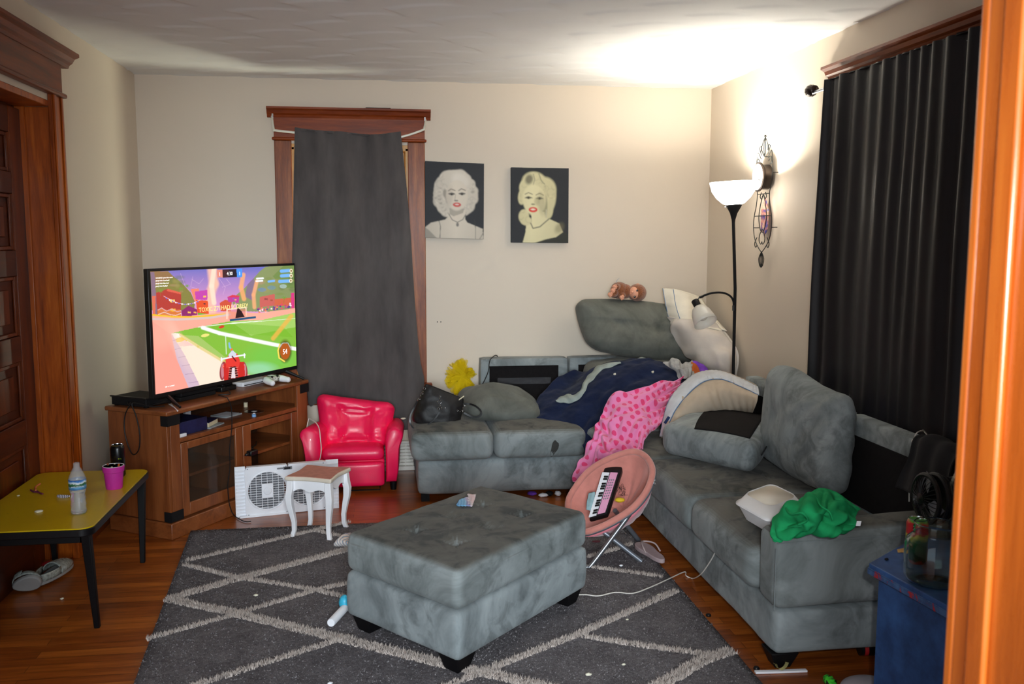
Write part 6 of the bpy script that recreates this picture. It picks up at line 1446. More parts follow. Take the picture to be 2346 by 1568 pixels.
# cord over the back frame
P = [V(.80, 6.262, .6), aty(1140, 818, 6.235), aty(1126, 821, 6.14)]+[aty(x, y, 6.10) for x, y in ((1121, 832), (1119, 850), (1112, 868), (1104, 885), (1101, 903), (1100, 925))]
b = MB(); b.tube(crom(P, 6), .0032, 6); single(b, 'cable', 'cord', 'black cord hanging over the sofa back frame beside the yellow skirt', 'cord')
# clutter below the back run
for i, ((x, y), c, lab, r_) in enumerate((((1222, 1136), 'purple', 'purple cloth scrap poking out under the back sofa run', (.03, .03, .012)), ((1248, 1140), 'whiteplastic', 'crumpled white paper under the back sofa run', (.03, .02, .012)), ((1282, 1136), 'whiteplastic', 'white and grey scrap under the back sofa run beside the saucer chair', (.02, .02, .016)), ((1262, 1136), 'matteblack', 'black sock under the back sofa run', (.025, .02, .016)))):
    P = atz(x, y, r_[2])+V(0, .05, 0); b = MB(); b.ell(P, *r_, 14, lambda d: .3*fn_(d, 2.5, i*7)); single(b, ['cloth_scrap', 'paper_ball', 'paper_ball', 'sock'][i], c, lab, ['cloth', 'paper', 'paper', 'sock'][i])

# ================================================================== TOY MONKEY
m = NT('brown_plush'); n = m.noise(m.coord(), 150, 3, .7); m.set(Base_Color=m.ramp(n, [(.3, (96, 48, 20)), (.7, (160, 90, 40))]), Roughness=1.); m.b.inputs['Sheen Weight'].default_value = .5; m.bump(n, 1., .006); M['plush'] = m.m
M['face'] = plain('monkey_face_vinyl', (224, 160, 130), .5, var=.05, sc=30)
YM = 6.06
def mq(x, y, dy=0.): return aty(1380+x/19.55, 630+y/19.55, YM+dy)
t = thing('plush_monkey', 'small brown plush monkey lying on its side on the tall cushion', 'toy', tuple(mq(1100, 1120)))
fz = lambda d: .02*fn_(d, 9)+.015*fn_(d, 20)
body = MB(); body.ell(mq(760, 700), .062, .050, .058, 30, fz, Matrix.Rotation(.15, 3, 'Y')); body.ell(mq(1020, 740), .050, .044, .050, 24, fz); bd = body.build('body', 'plush', t, angle=180)
b = MB(); b.ell(mq(1560, 800, -.004), .064, .056, .060, 30, fz, Matrix.Rotation(.12, 3, 'Y')); hd = b.build('head', 'plush', t, angle=180)
b = MB(); b.ell(mq(1450, 810, -.028), .040, .034, .043, 28, None, Matrix.Rotation(-.25, 3, 'Y')); fc_ = b.build('face', 'face', hd, angle=180)
for x, y, s_ in ((1555, 705, 1), (1450, 985, 1)):
    b = MB(); b.ell(mq(x, y, -.0585), .0078, .005, .0078, 14); b.build('eye', 'blackplastic', hd); b = MB(); b.ell(mq(x-15, y-15, -.0640), .002, .001, .002, 8); b.build('eye_glint', 'whiteplastic', hd)
b = MB(); b.ell(mq(1345, 775, -.060), .009, .008, .008, 12); b.ell(mq(1285, 850, -.056), .008, .005, .004, 12); b.build('muzzle', 'face', hd)
b = MB(); b.ell(mq(1590, 440, -.01), .014, .008, .008, 12); b.build('ear', 'face', hd)
for x, y, n_ in ((545, 540, 'hand'), (460, 700, 'foot'), (340, 880, 'foot'), (860, 1010, 'hand')):
    b = MB(); b.ell(mq(x, y, -.055), .0160, .014, .015, 14)
    for k in range(4): b.ell(mq(x+85*math.cos(k*.8-.9), y+90*math.sin(k*.8-.9), -.062), .0072, .007, .0072, 10)
    b.build(n_, 'face', t, angle=180)
for a_, c_, n_ in (((700, 560), (560, 560), 'arm'), ((900, 880), (860, 980), 'arm'), ((620, 800), (480, 740), 'leg'), ((560, 880), (370, 860), 'leg')):
    b = MB(); b.tube([mq(*a_, -.02), mq((a_[0]+c_[0])/2, (a_[1]+c_[1])/2, -.040), mq(*c_, -.050)], [.026, .023, .018], 12); b.build(n_, 'plush', t, angle=180)
b = MB(); b.tube([mq(620, 330), mq(660, 240), mq(760, 140)], [.002, .0016, .001], 6); b.build('tag_string', 'silver', t)

# ================================================================== FLOOR LAMP
LX, LY = 2.11, 5.22
def lq(x, y, Y=LY): return aty(x, y, Y)
t = thing('floor_lamp', 'black torchiere floor lamp with glowing white bowl and side reading arm in the corner', 'lamp', (LX, LY, 0))
zt = lq(1680, 415).z; zn = lq(1680, 470).z; R_ = .128
LX = lq(1686, 600).x
lx2 = lq(1680, 440).x
m = NT('glowing_bowl'); m.set(Base_Color=lin((245, 242, 235)), Roughness=.4); m.b.inputs['Emission Color'].default_value = (1, .93, .82, 1); m.b.inputs['Emission Strength'].default_value = 9.; M['bowl'] = m.m
tilt = V(-.045, 0, 1).normalized()
b = MB(); c = V(lx2+.004, LY, zn-.003)
b.shell([(.030, 0), (.064, .014), (.098, .045), (.124, .085), (.137, .140)], c, 40, tilt); b.build('shade', 'bowl', t, solid=.003, angle=180)
b = MB(); b.lathe([(.0, .0), (.009, .0), (.011, .02), (.022, .06), (.046, .104), (.048, .112), (0, .112)], V(lx2+.006, LY, zn-.108), 28); b.build('shade_holder', 'matteblack', t)
b = MB(); b.ell(c+V(0, 0, .06), .022, .022, .028, 14); M['bulb'] = plain('lit_bulb', (255, 250, 240), .5, var=0, emit=(255, 236, 200), es=9.); b.build('bulb', 'bulb', t)
b = MB(); b.tube([V(LX+.002, LY, .03), V(LX+.004, LY, .8), V(LX, LY, 1.3), V(lx2+.006, LY, zn-.10)], .0095, 12); b.build('pole', 'matteblack', t)
b = MB(); b.lathe([(.10, 0), (.10, .012), (.03, .03), (.012, .035), (0, .035)], V(LX, LY, 0), 32); b.build('base', 'matteblack', t)
P = lq(1668, 475); b = MB(); b.tube([P+V(.02, 0, 0), P-V(.022, 0, -.0), ], .0035, 8); b.build('switch', 'chrome', t)
P = [V(LX-.006, LY, lq(1685, 706).z), lq(1681, 706), lq(1680, 690), lq(1672, 678), lq(1655, 671), lq(1630, 672), lq(1604, 681)]
b = MB(); b.tube(crom(P[1:], 5), .0062, 10); b.tube(P[:2], .006, 8); arm = b.build('reading_arm', 'matteblack', t)
b = MB(); b.tube([lq(1681, 700), lq(1681, 712)], .009, 12); b.tube([lq(1611, 679), lq(1602, 682)], .0075, 10); b.tube([lq(1602, 681), lq(1598, 690)], .003, 6); b.build('joint', 'blackplastic', arm)
ax = (lq(1620, 745, LY-.10)-lq(1594, 692, LY)).normalized()
b = MB(); b.lathe([(.0, 0), (.021, 0), (.023, .002), (.022, .052), (.018, .058), (0, .058)], lq(1592, 689), 24, ax); b.build('socket', 'blackplastic', arm)
b = MB(); b.shell([(.020, 0), (.040, .012), (.056, .045), (.064, .085), (.070, .118)], lq(1592, 689)+ax*.045, 36, ax); b.build('reading_shade', 'frost', arm, solid=.003, angle=180)
b = MB(); b.ell(lq(1592, 689)+ax*.115, .028, n=18); b.build('bulb', 'frost', arm)
light('torchiere_bulb', 'POINT', c+V(0, 0, .065), 102, (1, .94, .80), .05)

# ================================================================== WALL CLOCK
XC = XR-.04
def cq(x, y, X=XC): return atx(1680+x/6.533, 320+y/6.533, X)
t = thing('wall_clock', 'ornate dark wire wall clock with cream face behind the lamp bowl', 'clock', (XR-.01, 5.29, 1.9))
cc = cq(375, 560, XR-.075); rr_ = .078
b = MB(); b.shell([(rr_*1.04, 0), (rr_*1.12, .006), (rr_*1.12, .014), (rr_, .018)], cc+V(.011, 0, 0), 40, (-1, 0, 0)); b.shell([(rr_*.95, 0), (rr_*.95, .052)], cc+V(.060, 0, 0), 40, (-1, 0, 0)); cb = b.build('case', 'bronze', t)
b = MB(); b.shell([(.0005, 0), (rr_*1.01, 0)], cc-V(.0055, 0, 0), 40, (-1, 0, 0)); M['dial'] = plain('clock_dial', (222, 214, 208), .5, var=.12, sc=30); dl = b.build('dial', 'dial', cb)
b = MB()
for k in range(12): a = k*math.pi/6; p = cc-V(.0065, 0, 0)+V(0, math.sin(a), math.cos(a))*rr_*.8; u = V(0, math.sin(a), math.cos(a)); b.obox(p, u*.009, u.cross(V(1, 0, 0))*.0022, (.0004, 0, 0))
b.build('numerals', 'fangrey', dl, smooth=False)
b = MB()
for a, L_ in ((2.1, .045), (-1.0, .03)): u = V(0, -math.sin(a), math.cos(a)); b.tube([cc-V(.009, 0, 0)-u*.008, cc-V(.009, 0, 0)+u*L_], .0016, 6)
b.build('hands', 'matteblack', dl)
# wire scrollwork: a flat lyre parallel to the wall (y,z) at two depths
cy, cz = cc.y, cc.z
def wq_(dy, dz, o=0.): return V(XC+o, cy+dy, cz+dz)
wires = []
def mir(p): return [(-a, c) for a, c in p]
lyre = [(.0, .235), (.03, .205), (.045, .17), (.02, .135), (.0, .12)]
inner = [(.0, .235), (.012, .20), (.013, .16), (.0, .12)]
sh_ = [(.045, .13), (.075, .175), (.05, .185), (.055, .15)]
side = [(.05, .11), (.095, .15), (.115, .10), (.118, .02), (.10, -.06), (.088, -.10), (.10, -.17), (.125, -.23), (.13, -.30), (.105, -.37), (.05, -.42), (.0, -.45)]
curl = [(.06, .09), (.095, .115), (.105, .08), (.08, .07)]
drop = [(.0, -.10), (.035, -.16), (.055, -.24), (.03, -.31), (.0, -.33)]
low = [(.0, -.31), (.035, -.345), (.04, -.38), (.015, -.40), (.0, -.385)]
curl2 = [(.03, -.09), (.045, -.115), (.025, -.13), (.012, -.11)]
curl3 = [(.075, -.36), (.105, -.395), (.09, -.42), (.07, -.405)]
for p in (lyre, inner, sh_, side, curl, drop, low, curl2, curl3): wires += [p, mir(p)]
for k in range(-2, 3): wires.append([(0, -.445), (k*.018, -.485), (k*.012, -.525), (0, -.54)])
wires.append([(-.125, -.23), (.125, -.23)]); wires.append([(-.088, -.10), (.088, -.10)])
b = MB()
for w_ in wires: b.tube(crom([wq_(a, c) for a, c in w_], 5), .0026, 6)
b.ell(wq_(0, .24), .008, n=10); b.build('scrollwork', 'iron', t)
b = MB()
for a, c in ((.118, .02), (-.118, .02), (.13, -.30), (-.13, -.30), (0, .12)): b.tube([wq_(a, c), V(XR-.004, cy+a, cz+c)], .0024, 6)
b.build('wall_standoff', 'iron', t)
m = NT('picture_print'); n = m.noise(m.coord(), 28, 2); m.set(Base_Color=m.ramp(n, [(.35, (60, 66, 150)), (.48, (190, 120, 110)), (.58, (214, 190, 160)), (.7, (90, 100, 190))]), Roughness=.4); M['printpic'] = m.m
b = MB(); q = [(-.0, -.12), (.055, -.20), (.05, -.31), (.0, -.355), (-.05, -.31), (-.055, -.20)]; b.prism([wq_(a, c, .012) for a, c in q], (.003, 0, 0)); b.build('picture_insert', 'printpic', t)

# ================================================================== SAUCER CHAIR
Cc = V(1.135, 4.36, .335); Nn = (CF*-.62+(CR*-.50+CU*.62)).normalized()
# ring of the folding saucer chair, fitted to its rim
def sp_(x, y): return atp(x, y, Cc, Nn)
rim = [sp_(*p) for p in ((1302, 1152), (1318, 1118), (1352, 1078), (1400, 1050), (1448, 1036), (1478, 1046), (1494, 1072), (1492, 1100), (1478, 1132), (1450, 1165), (1410, 1192), (1368, 1212), (1335, 1218), (1308, 1190))]
cen = sum(rim, V(0, 0, 0))/len(rim); RM = crom(rim, 5, True); nR = len(RM)
t = thing('saucer_chair', 'child saucer chair in dusty pink plush on crossed silver legs', 'chair', (1.13, 4.25, 0))
M['dustyplush'] = plain('dusty_pink_plush', (206, 132, 120), .95, var=.1, sc=9, bump=.2, bsc=80, sheen=.4); M['pinkplush'] = plain('pink_under_plush', (224, 128, 140), .95, var=.08, sc=9, bump=.2, bsc=80, sheen=.4)
def dish(u, v):
    i = (u*nR) % nR; p = RM[int(i) % nR].lerp(RM[(int(i)+1) % nR], i-int(i)); k = 1-v
    q = cen+(p-cen)*k; dep = .14*(1-k**2.2)
    return q-Nn*dep+V(0, 0, -.02*(1-k**2))+Nn*(.012*fn_((q[0], q[1], q[2]), 10)*(1-k*.6)+.005*math.sin(u*2*math.pi*13)*k*(1-k)*3)
b = MB(); b.grid(dish, 72, 16, closeu=True); b.build('seat', 'dustyplush', t, solid=.012, angle=180)
b = MB(); b.grid(lambda u, v: dish(u, v)-Nn*(.022+.035*math.sin(v*math.pi*.5))+V(0, 0, -.012), 60, 10, closeu=True); b.build('underside', 'pinkplush', t, solid=.006, angle=180)
b = MB(); b.tube([p+Nn*.002 for p in RM], .0165, 10, True); b.build('padded_rim', 'dustyplush', t)
b = MB(); b.tube([p-Nn*.012+(p-cen).normalized()*.006 for p in RM], .010, 10, True); b.build('ring_tube', 'greytube', t)
pr1 = sp_(1494, 1103)-Nn*.012; pl1 = sp_(1362, 1214)-Nn*.02
F1, F2, F3 = atz(1352, 1300, .012), atz(1470, 1287, .012), atz(1440, 1258, .012)
b = MB(); f0 = F1; d = (pr1-f0).normalized(); b.tube(crom([f0+V(-.03, .0, .0), f0+V(-.012, 0, .003), f0+d*.05, pr1+d*.015], 6), .0118, 12); b.build('leg', 'silver', t)
b = MB(); b.tube([pr1-d*.16, pr1+d*.012], .0132, 12); b.build('leg_sleeve', 'chrome', t)
b = MB(); b.tube([pl1+V(.03, .02, .0), F2], .0122, 12); b.build('leg', 'greytube', t)
b = MB(); b.tube([pl1+V(.13, .14, .06), F3+V(.09, .12, 0)], .0122, 12); b.build('leg', 'greytube', t)
b = MB(); b.tube([sp_(1310, 1130)+V(-.0, .05, -.06), atz(1330, 1275, .012)+V(-.05, .12, 0)], .0118, 12); b.build('leg', 'silver', t)
for P, n_ in ((pr1, 'chrome'), (pl1+V(.02, .015, .0), 'chrome')):
    b = MB(); b.obox(P, CR*.012, CU*.010, CF*.010); br = b.build('bracket', n_, t, bevel=.002); b = MB(); b.lathe([(.005, 0), (.004, .003), (0, .003)], P-CF*.011, 10, -CF); b.build('bolt', 'silver', br)
# toy keyboard lying in it
KP = cen-Nn*.030
def kp(x, y, o=0.): return atp(x, y, KP+Nn*o, (Nn+CR*.25).normalized())
KN = (Nn+CR*.25).normalized()
k0, k1, k2, k3 = kp(1349, 1187), kp(1390, 1176), kp(1424, 1070), kp(1386, 1066)
t = thing('toy_keyboard', 'black and pink toy piano keyboard lying in the saucer chair', 'keyboard', tuple((k0+k2)/2))
def kk(a, c, o=0.): return (k0*(1-a)+k1*a)*(1-c)+(k3*(1-a)+k2*a)*c+KN*o
b = MB(); b.rbox([kk(-.02, -.02, -.02), kk(1.06, -.02, -.02), kk(1.06, 1.02, -.02), kk(-.02, 1.02, -.02)], .038, .012, 10); b.build('case', 'blackplastic', t)
def kbox(b, a0, a1, c0, c1, o0, o1):
    p = [kk(a0, c0, o0), kk(a1, c0, o0), kk(a1, c1, o0), kk(a0, c1, o0)]; b.prism(p, KN*(o1-o0)); return b
for k in range(18): b = MB(); kbox(b, .0, .42, .004+k*.047, .047+k*.047, .0, .006); b.build('white_key', 'whiteplastic', t, smooth=False)
for k in range(17):
    if k % 7 in (2, 6): continue
    b = MB(); kbox(b, .20, .43, .035+k*.047, .062+k*.047, .006, .012); b.build('black_key', 'blackplastic', t, smooth=False)
m = NT('pink_control_print'); n = m.n('ShaderNodeTexWave', i_Vector=m.coord(rot=(0, 0, .9)), i_Scale=90., i_Distortion=4.); m.set(Base_Color=m.ramp(n.outputs['Color'], [(.45, (222, 120, 170)), (.6, (240, 196, 220))]), Roughness=.4); M['ctrlprint'] = m.m
b = MB(); kbox(b, .47, .90, .02, .86, .0, .003); cp_ = b.build('control_panel', 'ctrlprint', t, smooth=False)
b = MB()
for i in range(8):
    for j in range(3): kbox(b, .54+j*.11, .60+j*.11, .30+i*.055, .325+i*.055, .003, .005)
b.build('buttons', 'fangrey', cp_, smooth=False)
M['yellowtoy'] = plain('yellow_toy', (226, 190, 40), .5, var=.1); M['paleaqua'] = plain('pale_aqua_paper', (150, 182, 190), .6, var=.1, sc=30)
b = MB(); b.ell(kp(1420, 1146, .0), .026, .020, .012, 14, lambda d: .15*fn_(d, 3)); single(b, 'toy', 'yellowtoy', 'small yellow toy beside the keyboard in the saucer chair', 'toy')
b = MB(); rd = random.Random(3)
for k in range(14): p = kp(1421+rd.uniform(-4, 6), 1128+rd.uniform(-8, 10), .01); b.tube(crom([p, p+V(rd.uniform(-.02, .02), rd.uniform(-.02, .02), rd.uniform(0, .03)), p+V(rd.uniform(-.03, .03), 0, rd.uniform(-.02, .03))], 4), .0008, 5)
single(b, 'doll_hair', 'matteblack', 'tangle of black doll hair between keyboard and yellow toy', 'doll hair')
b = MB(); sheet(b, [[kp(1349, 1130, .0), kp(1358, 1128, .006), kp(1364, 1128, .0)], [kp(1345, 1148, .004), kp(1353, 1150, .008), kp(1360, 1150, .0)], [kp(1343, 1168, .0), kp(1350, 1170, .0), kp(1354, 1172, .0)]], 10, 10, lambda u, v, p: .004*fn_(p, 40)); single(b, 'paper_scrap', 'paleaqua', 'crumpled pale blue wrapper tucked by the piano keys in the saucer chair', 'wrapper', solid=.001)
b = MB(); sheet(b, [[atz(1296, 1152, .10)+V(0, .12, 0), atz(1302, 1148, .12)+V(0, .12, 0)], [atz(1298, 1158, .09)+V(0, .1, 0), atz(1306, 1156, .1)+V(0, .1, 0)]], 6, 6)
P = atz(1428, 1222, .02); b = MB(); b.tube([atz(1424, 1212, .03), atz(1436, 1226, .02)], .004, 6); b.lathe([(.008, 0), (.006, .006), (0, .006)], atz(1441, 1226, .016), 10, (1, -.3, 0)); single(b, 'metal_fitting', 'chrome', 'small chrome fitting on the floor behind the saucer chair legs', 'fitting')
M['maroon'] = plain('maroon_scrap', (90, 30, 44), .8, var=.1)
P = atz(1366, 1241, .018); b = MB(); b.ell(P, .022, .016, .003, 12, lambda d: .3*fn_(d, 2)); single(b, 'cloth_scrap', 'maroon', 'maroon scrap on the rug under the saucer chair', 'cloth')
# flip flop
t = thing('flip_flop', 'greyish pink flip flop on the rug edge by the right sofa run', 'shoe', tuple(atz(1490, 1270, .0)))
A_, B_ = atz(1462, 1246, .026), atz(1518, 1286, .026); f = (B_-A_).normalized(); s_ = V(-f.y, f.x, 0); L_ = (B_-A_).length
M['flip'] = plain('pink_grey_foam', (178, 158, 160), .8, var=.08); M['flipstrap'] = plain('strap_rubber', (190, 172, 170), .6, var=.05)
out = []
for k in range(36):
    a = 2*math.pi*k/36; x = .5-.5*math.cos(a); w = .047*(.86+.22*math.cos(a)-.20*math.sin(x*math.pi*1.0)*0)*(1-.20*math.exp(-((x-.58)/.16)**2)); out.append(A_+f*(L_*1.02*x)+s_*(w*math.copysign(abs(math.sin(a))**.75, math.sin(a))))
b = MB(); b.prism([p-V(0, 0, .012) for p in out], (0, 0, .022)); b.build('sole', 'flip', t, bevel=.004)
b = MB(); tp = A_+f*(L_*.16)+V(0, 0, .012)
for sg in (1, -1): b.tube(crom([tp, tp+V(0, 0, .018)+f*.01, A_+f*(L_*.42)+s_*sg*.034+V(0, 0, .036), A_+f*(L_*.62)+s_*sg*.040+V(0, 0, .012)], 6), .004, 8)
b.build('strap', 'flipstrap', t)
# white cable across the floor and up under the seat
P = [atz(1338, 1362, .018)+V(-.12, .0, 0)]+[atz(x, y, .02) for x, y in ((1338, 1363), (1370, 1366), (1410, 1358), (1450, 1360), (1490, 1346), (1530, 1328))]+[atz(x, y, z) for x, y, z in ((1568, 1311, .008), (1572, 1320, .006), (1588, 1326, .006))]+[atx(1606, 1316, 1.405), atx(1622, 1295, 1.40), atx(1634, 1275, 1.395), atx(1639, 1263, 1.39), atx(1640, 1258, 1.40)]
b = MB(); b.tube(crom(P, 6), .0026, 6); single(b, 'charging_cable', 'whitecord', 'white cable trailing over rug and boards from ottoman to right sofa run', 'cable')
# white cord on the back frame at far right
P = [V(2.215, 3.26, .72), atx(2121, 993, 2.19), atx(2112, 988, 2.16)]+[atx(x, y, X) for x, y, X in ((2100, 993, 2.108), (2094, 1008, 2.106), (2090, 1030, 2.10), (2086, 1058, 2.09), (2084, 1100, 2.085), (2083, 1150, 2.08))]
b = MB(); b.tube(crom(P, 5), .0028, 6); b.ell(atx(2092, 1011, 2.100), .007, .005, .008, 10); single(b, 'charging_cable', 'whitecord', 'knotted white cord hanging over the far right back frame', 'cable')
# dark garment hung over the back frame end
M['darkjersey'] = plain('dark_jersey', (28, 27, 30), .95, var=.15, sc=8, bump=.15)
rows = [[V(2.20, 3.05, .79), V(2.20, 3.18, .81), V(2.20, 3.30, .80)], [V(2.10, 3.02, .80), V(2.10, 3.16, .825), V(2.10, 3.29, .81)], [V(2.05, 2.99, .72), V(2.05, 3.13, .73), V(2.055, 3.27, .73)], [V(2.04, 2.98, .62), V(2.035, 3.10, .62), V(2.05, 3.33, .60)]]
b = MB(); sheet(b, rows, 24, 24, lambda u, v, p: .010*fn_(p, 9)+.008*math.sin(v*16)); single(b, 'sweater', 'darkjersey', 'dark garment hung over the end of the right sofa back', 'garment', solid=.005)

# ================================================================== TAKEOUT BOX AND SHIRT
t = thing('takeout_box', 'open white foam takeout box on the front sofa seat beside the green shirt', 'box', tuple(atz(1750, 1180, .44)))
M['foam'] = plain('white_foam', (236, 236, 238), .5, var=.02)
q0 = [atz(x, y, .53) for x, y in ((1682, 1151), (1762, 1197), (1836, 1168), (1800, 1134), (1703, 1140))]
ca, cb_, cd = atz(1683, 1152, .515), atz(1762, 1197, .515), atz(1848, 1161, .515)
e1_ = (cb_-ca); e2_ = V(-e1_.y, e1_.x, 0).normalized()*-.0; e2_ = (cd-cb_)
def tq(a, c, z): p = ca+e1_*a+e2_*c; return V(p.x, p.y, z)
def rrq(a0, a1, r=.16, n=5):
    return [(cx+r*math.cos(a), cy_+r*math.sin(a)) for cx, cy_, s0 in ((a1-r, a0+r, -math.pi/2), (a1-r, a1-r, 0), (a0+r, a1-r, math.pi/2), (a0+r, a0+r, math.pi)) for a in [s0+k*math.pi/2/n for k in range(n+1)]]
lv = [(.12, .88, .455), (.0, 1.0, .515), (-.03, 1.03, .516)]
rings_ = [[tq(x, y, z) for x, y in rrq(a0, a1)] for a0, a1, z in lv]; n = len(rings_[0])
b = MB(); b.add(sum(rings_, []), [(i*n+j, i*n+(j+1) % n, (i+1)*n+(j+1) % n, (i+1)*n+j) for i in range(2) for j in range(n)]+[tuple(range(n))[::-1]]); b.build('tray', 'foam', t, solid=.003)
lv = [(-.02, 1.02, .518), (.02, .98, .522), (.13, .87, .556), (.22, .78, .558)]
rings_ = [[tq(x, y, z) for x, y in rrq(a0, a1)] for a0, a1, z in lv]
b = MB(); b.add(sum(rings_[:3], []), [(i*n+j, i*n+(j+1) % n, (i+1)*n+(j+1) % n, (i+1)*n+j) for i in range(2) for j in range(n)])
M['foamin'] = plain('foam_inner', (226, 216, 200), .6, var=.03)
b.build('lid', 'foam', t, solid=.003)
b = MB(); b.add([tq(x, y, .551) for x, y in rrq(.12, .88)], [tuple(range(n))]); b.build('lid_panel', 'foamin', t, solid=.003)
# green shirt
t = thing('shirt', 'bright green jersey shirt bunched on the sofa arm', 'shirt', tuple(atz(1870, 1200, .55)))
def gz(r): return [atz(x, y, z) for x, y, z in r]
rows = [gz(((1812, 1160, .57), (1850, 1134, .60), (1874, 1121, .62), (1906, 1124, .62), (1932, 1140, .61), (1972, 1168, .58))),
        gz(((1794, 1172, .57), (1826, 1152, .62), (1862, 1144, .65), (1898, 1146, .65), (1928, 1156, .62), (1966, 1172, .585))),
        gz(((1772, 1186, .55), (1812, 1174, .62), (1850, 1170, .66), (1890, 1172, .66), (1926, 1178, .62), (1960, 1188, .59))),
        gz(((1768, 1204, .545), (1798, 1200, .58), (1842, 1196, .62), (1888, 1196, .62), (1926, 1200, .60), (1962, 1202, .585))),
        gz(((1766, 1224, .52), (1790, 1222, .54), (1836, 1216, .575), (1882, 1216, .58), (1920, 1218, .57), (1950, 1214, .565))),
        gz(((1772, 1240, .50), (1788, 1246, .49), (1806, 1232, .50), (1850, 1222, .54), (1896, 1222, .545), (1934, 1218, .55)))]
def gf(u, v, p):
    w1 = fn_((u*2.2, v*2.2, 0), 1, 5); w2 = fn_((u*4.5, v*4.5, 3), 1, 2)
    a = math.cos(2*math.pi*(v*1.9+u*.9+1.0*w1)); c = math.cos(2*math.pi*(u*2.1-v*1.1+1.1*w1+.4*w2)); e = math.cos(2*math.pi*(v*4.0+u*2.0+1.6*w1+.8*w2))
    k = min(1, 5*min(u, 1-u, v, 1-v)+.05)
    return (.013*a+.012*c+.0055*e+.010*w2)*k+.002*fn_(p, 26)+.0008*fn_(p, 70)
b = MB(); sheet(b, rows, 90, 120, gf); b.build('jersey', 'green', t, solid=.004)
b = MB(); b.tube(crom([p+V(0, -.0, .012) for p in gz(((1800, 1172, .62), (1812, 1186, .63), (1838, 1184, .66), (1850, 1200, .63), (1830, 1210, .60)))], 6), .004, 6); b.tube(crom([p+V(0, 0, .010) for p in gz(((1872, 1150, .66), (1880, 1166, .66), (1900, 1180, .65), (1908, 1200, .62)))], 6), .003, 6); b.build('hem', 'green', t)
b = MB(); p = atz(1967, 1200, .595); b.obox(p, CR*.008, CU*.009+CR*.002, CF*.0006); b.build('care_label', 'whiteplastic', t)

# ================================================================== BLUE TABLE, JAR, CANS
HK = V(1.542, 2.642, 0); HC_ = HK+V(.915, -.403, 0).normalized()*.36; HR = .36
a0 = math.atan2(HK.y-HC_.y, HK.x-HC_.x)
hexp = lambda r, z: [V(HC_.x+r*math.cos(a0+k*math.pi/3), HC_.y+r*math.sin(a0+k*math.pi/3), z) for k in range(6)]
m = NT('worn_navy_blue_paint'); v = m.coord(); n = m.noise(v, 9, 5, .7)
m.set(Base_Color=m.ramp(n, [(.35, (30, 62, 112)), (.65, (48, 90, 150))]), Roughness=.5); M['bluepaint'] = m.m
m = NT('chipped_blue_red_edge'); v = m.coord(); n = m.noise(v, 16, 4, .7, 1.)
m.set(Base_Color=m.ramp(n, [(.3, (150, 30, 40)), (.385, (170, 36, 46)), (.42, (44, 74, 122)), (.6, (66, 100, 146))]), Roughness=.5); M['chip'] = m.m
t = thing('side_table', 'six sided blue painted side table with chipped red edge beside the doorway post', 'table', tuple(HC_))
b = MB(); b.prism(hexp(HR-.004, .541), (0, 0, .019)); b.build('top', 'bluepaint', t, bevel=.003)
b = MB(); b.prism(hexp(HR, .524), (0, 0, .017)); tp_ = hexp(HR, .541); b.prism(tp_, (0, 0, .004)); b.build('top_edge', 'chip', t, bevel=.004)
b = MB(); b.prism(hexp(HR-.02, .512), (0, 0, .013)); b.build('under_moulding', 'matteblack', t, bevel=.004)
b = MB(); b.prism(hexp(HR-.035, 0), (0, 0, .512)); b.build('cabinet', 'bluepaint', t, bevel=.003)
BT = .5608
P = atz(2139, 1335, BT); P = V(P.x, P.y, BT)
t = thing('glass_jar', 'big empty glass jar with wide threaded mouth on the blue table', 'jar', tuple(P))
b = MB(); b.shell([(0, .004), (.06, .002), (.078, .006), (.086, .020), (.088, .05), (.088, .115), (.082, .135), (.066, .150), (.062, .156), (.066, .160), (.062, .165), (.066, .170), (.061, .176), (.065, .182), (.062, .186)], P, 56); b.build('body', 'jar', t, solid=.0028, angle=180, off=-1)
PC = atz(2097, 1288, BT)
m = NT('green_red_can_print'); v = m.coord(); sx = m.n('ShaderNodeSeparateXYZ'); m.t.links.new(v, sx.inputs[0]); n = m.noise(v, 40, 2)
m.set(Base_Color=m.ramp(m.math('ADD', m.math('MULTIPLY', sx.outputs[2], 5.6), m.math('MULTIPLY', m.math('SUBTRACT', n, .5), .25)), [(.03, (180, 30, 34)), (.08, (20, 60, 36)), (.42, (26, 110, 56)), (.52, (212, 196, 60)), (.56, (196, 34, 44)), (.74, (190, 40, 50)), (.8, (90, 170, 70)), (1, (60, 150, 60))]), Roughness=.28, Metallic=.3); M['candeco'] = m.m
t = thing('drink_can', 'green and red drink can standing behind the big glass jar', 'can', tuple(PC))
b = MB(); b.lathe([(a, h*.93) for a, h in cf], PC, 32); b.build('body', 'candeco', t)
b = MB(); b.lathe([(.0265, .143), (.0275, .146), (.0255, .146), (.0245, .140), (0, .140)], PC, 32); b.build('lid', 'chrome', t)
M['chip_'] = plain('tan_card', (214, 168, 96), .7, var=.08)
P_ = atz(2065, 1263, BT); b = MB(); b.prism([P_+V(-.02, -.012, 0), P_+V(.02, -.02, 0), P_+V(.02, .02, 0), P_+V(-.008, .012, 0)], (0, 0, .002)); single(b, 'card_scrap', 'chip_', 'tan card corner lying on the blue table by the jar', 'card')
P_ = atz(2031, 1283, BT+.002); b = MB(); b.ell(P_+V(0, 0, .002), .007, .006, .004, 10, lambda d: .3*fn_(d, 2)); single(b, 'food_scrap', 'matteblack', 'dark crumb on the blue table top near its corner', 'scrap')
